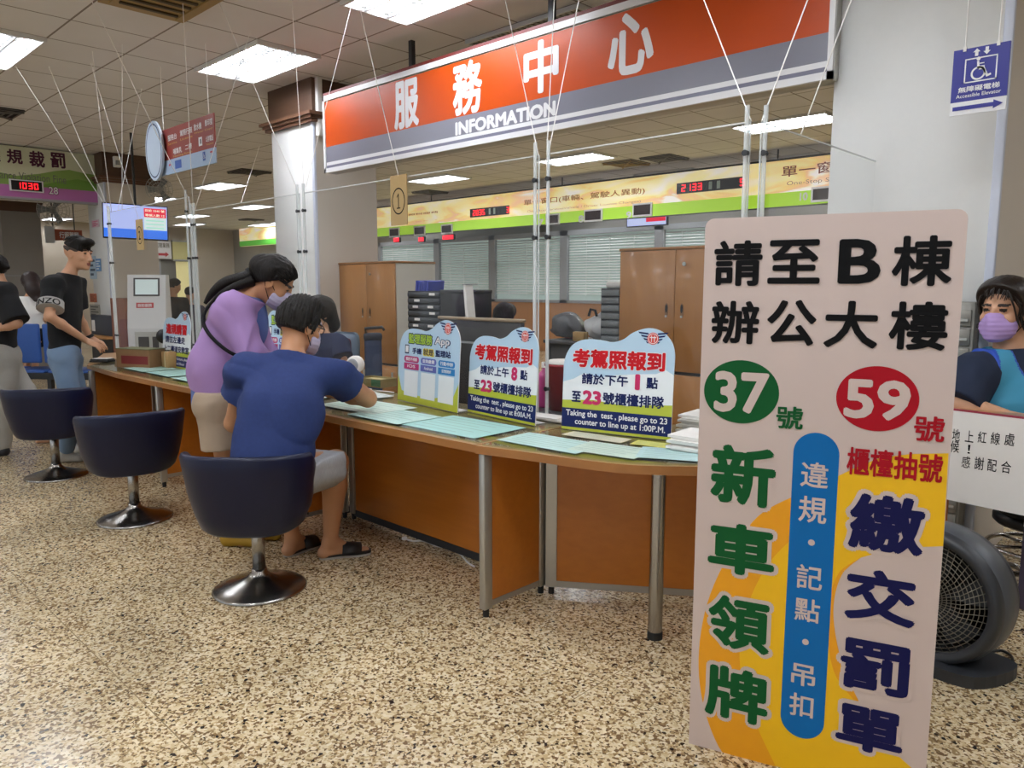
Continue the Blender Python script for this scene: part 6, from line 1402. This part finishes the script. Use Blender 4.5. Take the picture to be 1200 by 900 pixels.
obj('handle', MB().tube([Fr.P(-.05, zt_ - .05, -.05), Fr.P(-.055, zt_ - .005, -.03), Fr.P(.07, zt_ + .005, .0), Fr.P(.085, zt_ - .02, .0)], .012, 8), M_black, s)
for a_ in (-.05, .05): obj('wheel', MB().cyl(Fr.P(a_ - .012, .04, -.05), Fr.P(a_ + .012, .04, -.05), .04, n=18), M_black, s)
obj('foot', MB().fbox(Fr, -.05, .05, 0.06, .085, -.09, -.01), M_dark, s)

# ------------------------------------------------------------------ things lying on the counter
CG = CZ + .0078
def onc(px, py, z=CG): return onz(px, py, z)
# white round clip fan
c = onc(425, 447); c = V3(-3.62, 2.74, CG); zc_ = ony(416, 427, 2.74)[2]; cx_ = ony(416, 427, 2.74)[0]; s = thing('desk_fan', 'small round white desk fan on the counter beside the writing man', 'fan', (cx_, 2.74, CG))
ax_ = nrm(V3(.35, -.9, -.05)); cc = V3(cx_, 2.74, zc_)
obj('head', MB().lathe([(0, .03), (.03, .028), (.052, .02), (.056, .0), (.052, -.03), (.03, -.045), (0, -.05)], cc, 32, 0, ax_), M_wh, s); obj('grille', MB().lathe([(0, .0315), (.028, .0302), (.04, .027), (.04, .0255), (0, .029)], cc, 28, 0, ax_), M_grey, s)
obj('stand', MB().tube([cc - ax_ * .03 - V3(0, 0, .05), V3(cx_ + .01, 2.77, CG + .03), V3(cx_, 2.75, CG + .01)], .008, 8).cyl((cx_, 2.75, CG), (cx_, 2.75, CG + .014), .045, .04, 24), M_wh, s)
obj('cord', MB().tube(smoothpts([(cx_ + .04, 2.75, CG + .006), (cx_ + .12, 2.65, CG + .006), (cx_ + .2, 2.78, CG + .006), (cx_ + .32, 2.8, CG + .006)], 6), .004, 6), M_wh, s)
# olive document trays
def doc_tray(px, py, w, d_, h_, label, rz=.1):
    c = onc(px, py); s = thing('document_tray', label, 'tray', c); ca, sa = math.cos(rz), math.sin(rz); Fr = Frame(c, (ca, sa, 0), (-sa, ca, 0)); mo = mat('olive_card', '#8f7f4a', .7, var=.06)
    obj('body', MB().fbox(Fr, -w / 2, w / 2, -d_ / 2, d_ / 2, 0, .008).fbox(Fr, -w / 2, w / 2, -d_ / 2, -d_ / 2 + .008, .008, h_).fbox(Fr, -w / 2, w / 2, d_ / 2 - .008, d_ / 2, .008, h_).fbox(Fr, -w / 2, -w / 2 + .008, -d_ / 2, d_ / 2, .008, h_).fbox(Fr, w / 2 - .008, w / 2, -d_ / 2, d_ / 2, .008, h_), mo, s)
    obj('paper_pad', MB().fbox(Fr, -w / 2 + .015, w / 2 - .015, -d_ / 2 + .015, d_ / 2 - .015, .008, h_ * .8), mat('pad_buff', '#bba873', .8), s)
    obj('label_strip', MB().fbox(Fr, w / 2 - .09, w / 2 - .002, -d_ / 2 - .001, -d_ / 2, .008, h_ - .004), mat('strip_green', '#2c6e3d', .5), s)
doc_tray(441, 452, .24, .14, .055, 'olive document tray with green strip on the counter, left of the app notice')
# red spectacle loops lying by the hand -> red rubber bands
c = onc(412, 455); s = thing('rubber_band', 'dark red looped band on the counter near the olive tray', 'band', c); obj('band', MB().tube([c + V3(.05 * math.cos(t), .03 * math.sin(t), .006 + .01 * abs(math.sin(t))) for t in np.linspace(0, 6.283, 20, endpoint=False)], .005, 6, closed=True), mat('band_red', '#7c2a22', .5), s)
obj('knot', MB().rbox(c + V3(.045, -.008, .001), c + V3(.06, .008, .014), .004, 2), MATS['band_red'], s)
# stacks of white forms
def paper_stack(c, w, d_, n, rz, label, skew=.01):
    s = thing('form_stack', label, 'papers', c, 'stacks of white forms on the counter'); z = 0
    for k in range(n):
        a_ = rz + skew * ((k * 37) % 7 - 3); F_ = Frame(np.array(c) + V3(.012 * math.sin(k * 2.1), .01 * math.cos(k * 1.7), z), (math.cos(a_), math.sin(a_), 0), (-math.sin(a_), math.cos(a_), 0)); h_ = .004 + .003 * (k % 3)
        obj('sheaf', MB().fbox(F_, -w / 2, w / 2, -d_ / 2, d_ / 2, 0, h_), M_paper, s); z += h_
q = V3(-1.6, 2.83, CG); paper_stack((-1.47, 2.69, CG), .3, .2, 9, .08, 'thick stack of white forms at the left edge of the tall board')
paper_stack((-1.63, 3.02, CG), .3, .2, 12, .1, 'lower stack of white forms further back beside the tall board'); paper_stack((-2.42, 2.77, CG), .2, .1, 3, .1, 'thin stack of white forms between the two examination notices')
paper_stack((-3.95, 2.7, CG), .2, .1, 3, .05, 'few white forms left of the app notice', .02)
# far end: wallet, carton, cube, black tray, webcam
c = onc(120, 424); s = thing('wallet', 'black wallet with papers under the hand of the standing man', 'wallet', c); Fr = Frame(c, nrm(V3(.8, .6, 0)), nrm(V3(-.6, .8, 0)))
obj('body', MB().rbox((-.09, -.05, 0), (.09, .05, .016), .006, 2, F=Fr), M_black, s); obj('cover', MB().rbox((-.085, -.045, .016), (.088, .048, .027), .005, 2, F=Fr), M_dark, s); obj('paper', MB().fbox(Fr, -.07, .06, -.03, .06, .027, .031), M_paper, s)
M_ct = mat('carton_brown', '#8d6b47', .7, var=.08)
p1 = onc(137, 430); p2 = onc(176, 432); s = thing('long_carton', 'long brown carton with dark red print on the far end of the counter', 'box', (p1 + p2) / 2); Fr = Frame(p1, p2 - p1, ZZ); L = np.linalg.norm(p2 - p1); hh = Fr.uv(140, 409)[1]
obj('body', MB().fbox(Fr, 0, L, 0, hh, -.16, 0), M_ct, s); obj('print', MB().rectf(Fr, L * .15, hh * .2, L * .95, hh * .65, .001), mat('print_red', '#7d2522', .6), s); obj('lid', MB().fbox(Fr, -.004, L + .004, hh, hh + .006, -.165, .004), mat('lid_green', '#6f6f4c', .6), s)
p = onc(178, 430); p = p + V3(.16, .09, 0); s = thing('card_cube', 'small tan cardboard cube between the long carton and the black basket', 'box', p); obj('body', MB().rbox(p + V3(-.06, -.05, 0), p + V3(.07, .06, .13), .004, 1), mat('cube_tan', '#b18a5a', .7), s); obj('tape', MB().box(p + V3(-.0, -.051, 0), p + V3(.02, .061, .1315)), MATS['tape'], s)
p = p + V3(.33, .22, 0); s = thing('desk_basket', 'black open basket on the counter behind the far left notice', 'basket', p); mb = MB(); mb.box(p + V3(-.1, -.09, 0), p + V3(.12, .09, .008))
for lo, hi in (((-.1, -.09), (.12, -.082)), ((-.1, .082), (.12, .09)), ((-.1, -.09), (-.092, .09)), ((.112, -.09), (.12, .09))): mb.box(p + V3(*lo, 0), p + V3(*hi, .12))
obj('body', mb, M_black, s); obj('rim', MB().tube([p + V3(-.1, -.09, .12), p + V3(.12, -.09, .12), p + V3(.12, .09, .12), p + V3(-.1, .09, .12)], .007, 6, closed=True), M_dark, s)
pz = ony(192, 394, 2.65); s = thing('webcam', 'round black speaker shaped device on a stalk behind the far left notice', 'webcam', (pz[0], 2.65, CG)); ax_ = nrm(V3(.4, -1, 0)); cc = V3(pz[0], 2.65, pz[2])
obj('head', MB().lathe([(0, .04), (.05, .038), (.062, .02), (.062, -.03), (.05, -.045), (0, -.05)], cc, 28, 0, ax_), M_black, s); obj('grille', MB().lathe([(0, .0415), (.045, .0402), (.045, .038), (0, .039)], cc, 24, 0, ax_), M_dark, s); obj('stand', MB().cyl((pz[0], 2.65, CG), (pz[0], 2.65, cc[2] - .05), .01, n=10).cyl((pz[0], 2.65, CG), (pz[0], 2.65, CG + .015), .05, .045, 24), M_black, s)

# ------------------------------------------------------------------ right hand side: paper notice, stool, floor fan, steel cabinet, low board
p1, p2 = onz(1118, 480, .885), onz(1200, 490, .885)
FP = Frame(p1 + V3(0, 0, 0), p2 - p1, ZZ); nn = FP.n
def PR(x, y): return FP.uv(x, y)
s = thing('paper_notice', 'white handwritten paper notice hanging from the desk under the volunteer in the blue vest', 'notice', FP.P(.2, -.42, 0)); bl = PR(1112, 577); br_ = PR(1215, 594); 
obj('sheet', MB().poly(FP, [(-.06, -.40), (.6, -.40), (.6, .0), (-.06, .0)], .012).fbox(FP, -.06, .6, -.40, 0, .004, .0115), M_paper, s); obj('tape', MB().fbox(FP, -.06, .6, -.002, .006, .0, .013), mat('tape_red', '#9c2f45', .4), s)
mb = MB()
for tx, x0, y0, x1, y1 in (('地', 1117, 516, 1127, 503), ('上', 1132, 517, 1143, 505), ('紅', 1147, 518, 1158, 506), ('線', 1162, 520, 1174, 507), ('處', 1178, 521, 1191, 508), ('候', 1115, 529, 1126, 517), ('！', 1135, 531, 1139, 521), ('感', 1128, 547, 1139, 535), ('謝', 1143, 549, 1155, 536), ('配', 1158, 551, 1170, 539), ('合', 1174, 553, 1187, 541)):
    a_ = FP.uv(x0, y0); b_ = FP.uv(x1, y1); mb.text(FP, tx, (a_[0], a_[1], b_[0], b_[1]), .0126, 0, .008)
obj('lettering', mb, M_ink, s)
st = V3(*(at(1222, 560, 3.5) * V3(1, 1, 0))); s = thing('stool', 'round stool with chrome foot ring under the volunteer in the blue vest', 'stool', st)
obj('seat', MB().lathe([(0, .31), (.17, .31), (.185, .325), (.185, .35), (.17, .37), (0, .375)], st, 32), M_black, s); obj('column', MB().cyl(st + V3(0, 0, .03), st + V3(0, 0, .31), .025, n=16), M_chrome, s)
obj('foot_ring', MB().tube([st + V3(.2 * math.cos(t), .2 * math.sin(t), .2) for t in np.linspace(0, 6.283, 36, endpoint=False)], .011, 8, closed=True), M_chrome, s)
for k in range(5):
    t = k * 1.2566; e_ = st + V3(.26 * math.cos(t), .26 * math.sin(t), .03); l_ = obj('leg', MB().tube([st + V3(0, 0, .07), st + V3(.13 * math.cos(t), .13 * math.sin(t), .07), e_], .014, 8).tube([st + V3(.02 * math.cos(t), .02 * math.sin(t), .2), st + V3(.2 * math.cos(t), .2 * math.sin(t), .2)], .008, 6), M_chrome, s); obj('foot', MB().cyl(e_ - V3(0, 0, .03), e_, .02, n=12), M_foot, l_)
# floor fan
fb = onz(1108, 786, 0); nf = nrm(-RT * .80 - FH * .6); cf = V3(fb[0], fb[1], 0) + nrm(FH) * .1 + V3(0, 0, .272)
s = thing('floor_fan', 'large dark grey round floor fan standing behind the tall notice board', 'fan', cf * V3(1, 1, 0)); X = nrm(np.cross(ZZ, nf)); FFn = Frame(cf, X, ZZ)
M_fan = mat('fan_grey', '#2f3237', .42, var=.08); r0 = .256
shell = MB(); pr_ = [(r0 * .83, .085), (r0 * .9, .1), (r0 * .97, .095), (r0 * 1.0, .07), (r0 * 1.0, -.07), (r0 * .96, -.1), (r0 * .86, -.1), (r0 * .83, -.08), (r0 * .83, .085)]
shell.lathe(pr_, cf, 56, 0, nf); obj('shell', shell, M_fan, s)
obj('shell_rim', MB().lathe([(r0 * 1.0, .055), (r0 * 1.025, .045), (r0 * 1.025, -.045), (r0 * 1.0, -.055)], cf, 56, 0, nf), mat('fan_rim', '#4a4e53', .4), s)
g_ = MB(); g2 = MB()
for k in range(1, 15): g_.tube([cf + nf * (.088 - .02 * (k / 14) ** 2) + (X * math.cos(t) + ZZ * math.sin(t)) * r0 * .83 * k / 14 for t in np.linspace(0, 6.283, 40, endpoint=False)], .0017, 4, closed=True)
for t in np.linspace(0, 6.283, 48, endpoint=False):
    a_ = X * math.cos(t) + ZZ * math.sin(t); b_ = X * math.cos(t + .35) + ZZ * math.sin(t + .35); g_.tube([cf + nf * .088 + a_ * .05, cf + nf * .082 + (a_ + b_) / 2 * r0 * .5, cf + nf * .07 + b_ * r0 * .84], .0015, 4)
obj('grille', g_, mat('fan_grille', '#8a8578', .35, .6), s); obj('badge', MB().lathe([(0, .094), (.045, .092), (.05, .086), (.05, .08), (0, .08)], cf, 24, 0, nf), M_dark, s)
for k in range(5):
    t0 = k * 1.2566; bl_ = MB(); P_ = []
    for rr in (.04, .12, .2):
        for da_ in (-.3, 0, .3): a_ = X * math.cos(t0 + da_ + rr * 1.5) + ZZ * math.sin(t0 + da_ + rr * 1.5); P_.append(cf + a_ * rr + nf * (-.01 - .09 * da_ * (.5 + rr)))
    P2 = [p - nf * .004 for p in P_]; bl_.add(P_ + P2, [(i * 3 + j, i * 3 + j + 1, i * 3 + j + 4, i * 3 + j + 3) for i in range(2) for j in range(2)] + [(9 + i * 3 + j + 3, 9 + i * 3 + j + 4, 9 + i * 3 + j + 1, 9 + i * 3 + j) for i in range(2) for j in range(2)], 0, True); obj('blade', bl_, M_dark, s)
obj('motor', MB().cyl(cf - nf * .08, cf + nf * .0, .06, n=24), M_black, s); obj('rear_guard', MB().lathe([(0, -.1), (r0 * .5, -.102), (r0 * .86, -.095), (r0 * .86, -.09), (0, -.09)], cf, 40, 0, nf), M_black, s)
FB_ = Frame(cf * V3(1, 1, 0), X, nf); bo = [tuple(p) for p in smoothpts([(-.26, -.09), (-.2, .12), (0, .15), (.2, .12), (.26, -.09), (.15, -.14), (-.15, -.14)], 5, True)]
obj('base', MB().prism(FB_, bo, 0, .045) if FB_.n[2] > 0 else MB().prism(Frame(cf * V3(1, 1, 0), -X, nf), bo, 0, .045), M_fan, s)
cp = [onz(1150, 772, .006), onz(1170, 762, .006), onz(1186, 770, .006), onz(1182, 784, .006), onz(1165, 783, .006), onz(1155, 776, .006)]
obj('cord', MB().tube(smoothpts(cp, 6), .005, 6), M_black, s)
# steel drawer cabinet in front of the right column
Yc = 4.05; c1, c2 = ony(1085, 380, Yc)[0], ony(1141, 380, Yc)[0]; zt_ = ony(1135, 354, Yc)[2]
s = thing('steel_cabinet', 'grey steel drawer cabinet between the tall board and the volunteer', 'cabinet', ((c1 + c2) / 2, Yc + .07, 0)); mg = mat('steel_grey', '#9a9890', .45, .2)
obj('body', MB().rbox((c1, Yc + .012, 0), (c2, Yc + .115, zt_), .004, 1), mg, s)
nd = 14
for k in range(nd):
    z0_ = .05 + (zt_ - .08) * k / nd; d = obj('drawer', MB().rbox((c1 + .012, Yc, z0_ + .006), (c2 - .012, Yc + .012, z0_ + (zt_ - .08) / nd - .006), .003, 1), mg, s); obj('handle', MB().box(((c1 + c2) / 2 + .0, Yc - .012, z0_ + .03), ((c1 + c2) / 2 + .08, Yc, z0_ + .042)), M_alu, d)
# low board at the right edge
q1 = onz(1191, 712, 0); q2 = onz(1260, 735, 0); FQ = Frame(q1, q2 - q1, ZZ); hq = FQ.uv(1191, 560)[1]; hm = FQ.uv(1191, 615)[1]; L = np.linalg.norm(q2 - q1)
s = thing('floor_sign', 'low white and purple standing sign cut off by the right edge of the photo', 'sign', (q1 + q2) / 2)
obj('board', MB().fbox(FQ, 0, L, hm, hq, -.012, 0, 0).fbox(FQ, 0, L, 0, hm, -.012, 0, 1), [M_signw, mat('sign_purple', '#453c52', .5)], s); obj('stand', MB().tube([FQ.P(L / 2, hq * .7, -.012), FQ.P(L / 2, .008, -.2)], .008, 8), M_alu, s)
# cable along the foot of the counter panels
s = thing('floor_cable', 'white cable lying on the floor along the foot of the counter panel', 'cable', onz(500, 645, 0)); pts = [onz(x, y, .006) for x, y in ((474, 631), (484, 634), (497, 634), (512, 640), (528, 643), (540, 650), (548, 659), (556, 664))]
obj('cable', MB().tube(smoothpts(pts, 5), .005, 6), M_wh, s); obj('plug', MB().rbox(pts[0] - .012, pts[0] + V3(.012, .012, .008), .003, 1), M_wh, s)

# ------------------------------------------------------------------ far left background
kb = at(173, 400, 9.3); kb = V3(kb[0], kb[1], 0); FK = Frame(kb, nrm(RT * .98 + FH * .2), ZZ); kw = .44; zt_ = 1.42 + (335 - 322) * 9.3 / 885 - .0
s = thing('ticket_machine', 'white self service ticket machine with slanted screen behind the far counter', 'machine', kb)
prof = [(0, 0), (.34, 0), (.34, .9), (.2, zt_), (.04, zt_), (0, .95)]
mb = MB()
def side_prism(mb, F, prof, a0, a1, m=0):
    k = len(prof); vs = [F.P(a, z, c - .34) for a in (a0, a1) for c, z in prof]; return mb.add(vs, [tuple(range(k))[::-1], tuple(range(k, 2 * k))] + [(i, (i + 1) % k, k + (i + 1) % k, k + i) for i in range(k)], m)
side_prism(mb, FK, prof, -kw / 2, kw / 2); obj('body', mb, mat('machine_white', '#d9dbdd', .4, var=.02), s)
sl0 = FK.P(0, .9, 0); sl1 = FK.P(0, zt_, -.14); FS = Frame((sl0 + sl1) / 2, FK.u, sl1 - sl0); Ls = np.linalg.norm(sl1 - sl0)
o = obj('screen', MB().fbox(FS, -.15, .15, Ls * .1, Ls * .44, -.002, .004, 0).rectf(FS, -.13, Ls * .13, .13, Ls * .41, .005, 1), [M_dark, emit('kiosk_screen', '#b5c4c4', .5)], s)
obj('label', MB().rectf(FS, -.12, -Ls * .12, .08, -Ls * .02, .002, 0).text(FS, '自助服務', (-.1, -Ls * .1, .06, -Ls * .04), .003, 1, .02), [mat('label_red', '#bb2c36', .4), M_signw], s)
obj('panel', MB().fbox(FK, -.14, .16, .45, .86, -.002, .01), M_alu, s); obj('keypad', MB().fbox(FK, -.1, .02, .62, .8, .01, .02), M_dark, s); obj('slot', MB().fbox(FK, .06, .13, .6, .8, .01, .016), M_black, s)
# stone faced wall end beside the machine
c = at(140, 402, 10.5); s0 = struct('wall_stub', MB().box((c[0] - .25, c[1], 0), (c[0] + .3, c[1] + .3, 1.25)), mat('red_stone', '#96604a', .5, c2='#7d4d3a', scale=9))
# row of waiting seats
bd = at(42, 420, 8.9); bd = V3(bd[0], bd[1], 0); FBn = Frame(bd, nrm(RT * .99 - FH * .1), ZZ)
s = thing('bench', 'row of blue waiting seats on a black frame where the far woman sits', 'bench', bd); mbl = mat('seat_blue', '#1f4f9c', .45, var=.05)
zs_ = .42; zt_ = at(40, 379, 8.9)[2]
for k in range(3):
    a0 = -.62 + k * .5 - .25
    o = obj('seat', MB().rbox((a0, zs_ - .03, -.45), (a0 + .46, zs_ + .01, .0), .015, 2, F=FBn), mbl, s); obj('backrest', MB().rbox((a0, zs_ + .1, -.0), (a0 + .46, zt_, .04), .02, 3, F=FBn), mbl if k < 3 else M_dark, s)
obj('beam', MB().fbox(FBn, -.9, .9, .3, .37, -.25, -.18).fbox(FBn, -.9, .9, .37, zs_ - .02, -.03, .0), M_black, s)
for a_ in (-.7, .0, .7): l_ = obj('leg', MB().fbox(FBn, a_ - .025, a_ + .025, .04, .32, -.25, -.19), M_black, s); obj('foot', MB().fbox(FBn, a_ - .03, a_ + .03, 0, .04, -.5, .05), M_black, l_)
# papers and posters on the far white column, service shelf
cy_ = 4.165
def poster(x0, y0, x1, y1, col, label, extra=None):
    a_ = ony(x0, y1, cy_); b_ = ony(x1, y0, cy_); s = thing('poster', label, 'poster', a_); F_ = YF(cy_); obj('sheet', MB().fbox(F_, a_[0], b_[0], a_[2], b_[2], .0, .004), mat('poster_' + col, col, .6), s)
    mb = MB(); h_ = b_[2] - a_[2]; w_ = b_[0] - a_[0]
    for k in range(4): mb.rectf(F_, a_[0] + w_ * .12, a_[2] + h_ * (.15 + .2 * k), a_[0] + w_ * (.6 + .25 * ((k * 3) % 2)), a_[2] + h_ * (.25 + .2 * k), .005)
    obj('printing', mb, mat('poster_ink_' + (extra or '#4a5a70'), extra or '#4a5a70', .6), s)
poster(108, 257, 116, 267, '#dcc7cf', 'small pink lettered paper on the far white column under the green sign', '#c23a6a')
poster(106, 300, 112, 327, '#b9cede', 'pale blue tall poster on the far white column, behind the head of the standing man'); poster(113, 303, 118, 318, '#6f9fd0', 'small blue poster on the far white column', '#e8eef4')
poster(106, 344, 113, 354, '#b5694a', 'small orange brown paper low on the far white column', '#7d4430'); poster(106, 357, 117, 371, '#a8a49a', 'grey photo sheet low on the far white column', '#5a5850')
xa, xb = ony(101, 385, 3.9)[0], ony(128, 385, 3.9)[0]; zz_ = ony(115, 393, 3.9)[2]
s = thing('service_shelf', 'wooden service shelf on a dark base at the foot of the far white column', 'shelf', ((xa + xb) / 2, 4.0, 0)); obj('shelf_board', MB().rbox((xa, 3.85, zz_ - .04), (xb, 4.15, zz_), .006, 1), W_top, s); obj('base', MB().box((xa + .05, 3.95, 0), (xb - .05, 4.14, zz_ - .04)), M_dark, s)
s = thing('card_reader', 'dark desk device with small labels on the far service shelf', 'device', ((xa + xb) / 2, 4.0, zz_)); obj('body', MB().rbox((xa + .08, 3.95, zz_), (xb - .05, 4.1, zz_ + .3), .01, 2), mat('device_slate', '#3a404c', .5), s); obj('label', MB().box((xa + .12, 3.948, zz_ + .05), (xa + .26, 3.95, zz_ + .22)), M_paper, s)
# arrow sign and door board on the far wall
def farboard(px0, py0, px1, py1, label, name, cat, fill, D_=None):
    X_ = -26.75; a_ = onx(px0, py1, X_); b_ = onx(px1, py0, X_); F_ = XF(X_); s = thing(name, label, cat, (X_, (a_[1] + b_[1]) / 2, a_[2])); obj('board', MB().fbox(F_, a_[1], b_[1], a_[2], b_[2], -.1, 0), fill, s); return s, F_, a_, b_
s, F_, a_, b_ = farboard(181, 283, 200, 303, 'white hanging sign with red arrow right of the television bottom', 'arrow_sign', 'sign', M_signw)
mb = MB(); w_ = b_[1] - a_[1]; h_ = b_[2] - a_[2]; arrow(mb, F_, (a_[1] + w_ * .5, a_[2] + h_ * .25), (1, 0), w_ * .7, h_ * .14, h_ * .3, w_ * .2, .004); obj('arrow', mb, mat('arrow_crimson', '#c22b33', .4), s)
obj('lettering', MB().text(F_, '監理業務', (a_[1] + w_ * .08, a_[2] + h_ * .62, b_[1] - w_ * .08, a_[2] + h_ * .9), .004, 0, .02), mat('far_ink', '#6b6455', .5), s)
s, F_, a_, b_ = farboard(203, 284, 222, 304, 'pale yellow board on the far wall left of the acrylic post', 'notice_sheet', 'board', mat('pale_yellow', '#cfc787', .5)); obj('frame', MB().fbox(F_, a_[1], b_[1], b_[2], b_[2] + .05, -.1, .01).fbox(F_, a_[1], b_[1], a_[2] - .05, a_[2], -.1, .01), M_grey, s)
# far green and yellow hanging board and small far red sign
YG = 13.0; a_ = ony(281, 289, YG); b_ = ony(326, 262, YG); s = thing('hanging_board', 'far green and yellow hanging board just left of the white column', 'sign', ((a_[0] + b_[0]) / 2, YG, a_[2])); F_ = YF(YG); h_ = b_[2] - a_[2]
obj('panel', MB().fbox(F_, a_[0], b_[0], a_[2], b_[2], -.1, 0), M_art, s); obj('band', MB().rectf(F_, a_[0], a_[2], b_[0], a_[2] + h_ * .28, .003), emit('band_green', '#56b03c', .35), s)
for k in (.2, .8): x_ = a_[0] + (b_[0] - a_[0]) * k; obj('rod', MB().cyl((x_, YG - .05 + .1, b_[2] - .02), (x_, YG - .05 + .1, ZC), .012, n=6), M_dark, s)
a_ = onx(55, 281, -14.4); b_ = onx(96, 270, -14.4); s = thing('hanging_sign', 'small dull red sign hanging just above the head of the standing man', 'sign', (-14.4, (a_[1] + b_[1]) / 2, a_[2])); F_ = XF(-14.4)
obj('panel', MB().fbox(F_, a_[1], b_[1], a_[2], b_[2], -.04, 0), mat('lintel_red', '#94462f', .5), s); w_ = b_[1] - a_[1]; h_ = b_[2] - a_[2]; obj('lettering', MB().text(F_, '行照駕照', (a_[1] + w_ * .35, a_[2] + h_ * .2, b_[1] - w_ * .1, b_[2] - h_ * .2), .003, 0, .02), M_signw, s); obj('badge', MB().fbox(F_, a_[1] - .02, a_[1] + w_ * .22, a_[2] - .05, b_[2] + .04, -.01, .01), mat('badge_pale', '#b9bcc0', .5), s)
for k in (.2, .8): obj('rod', MB().cyl((-14.42, a_[1] + w_ * k, b_[2] - .01), (-14.42, a_[1] + w_ * k, ZC), .01, n=6), M_dark, s)
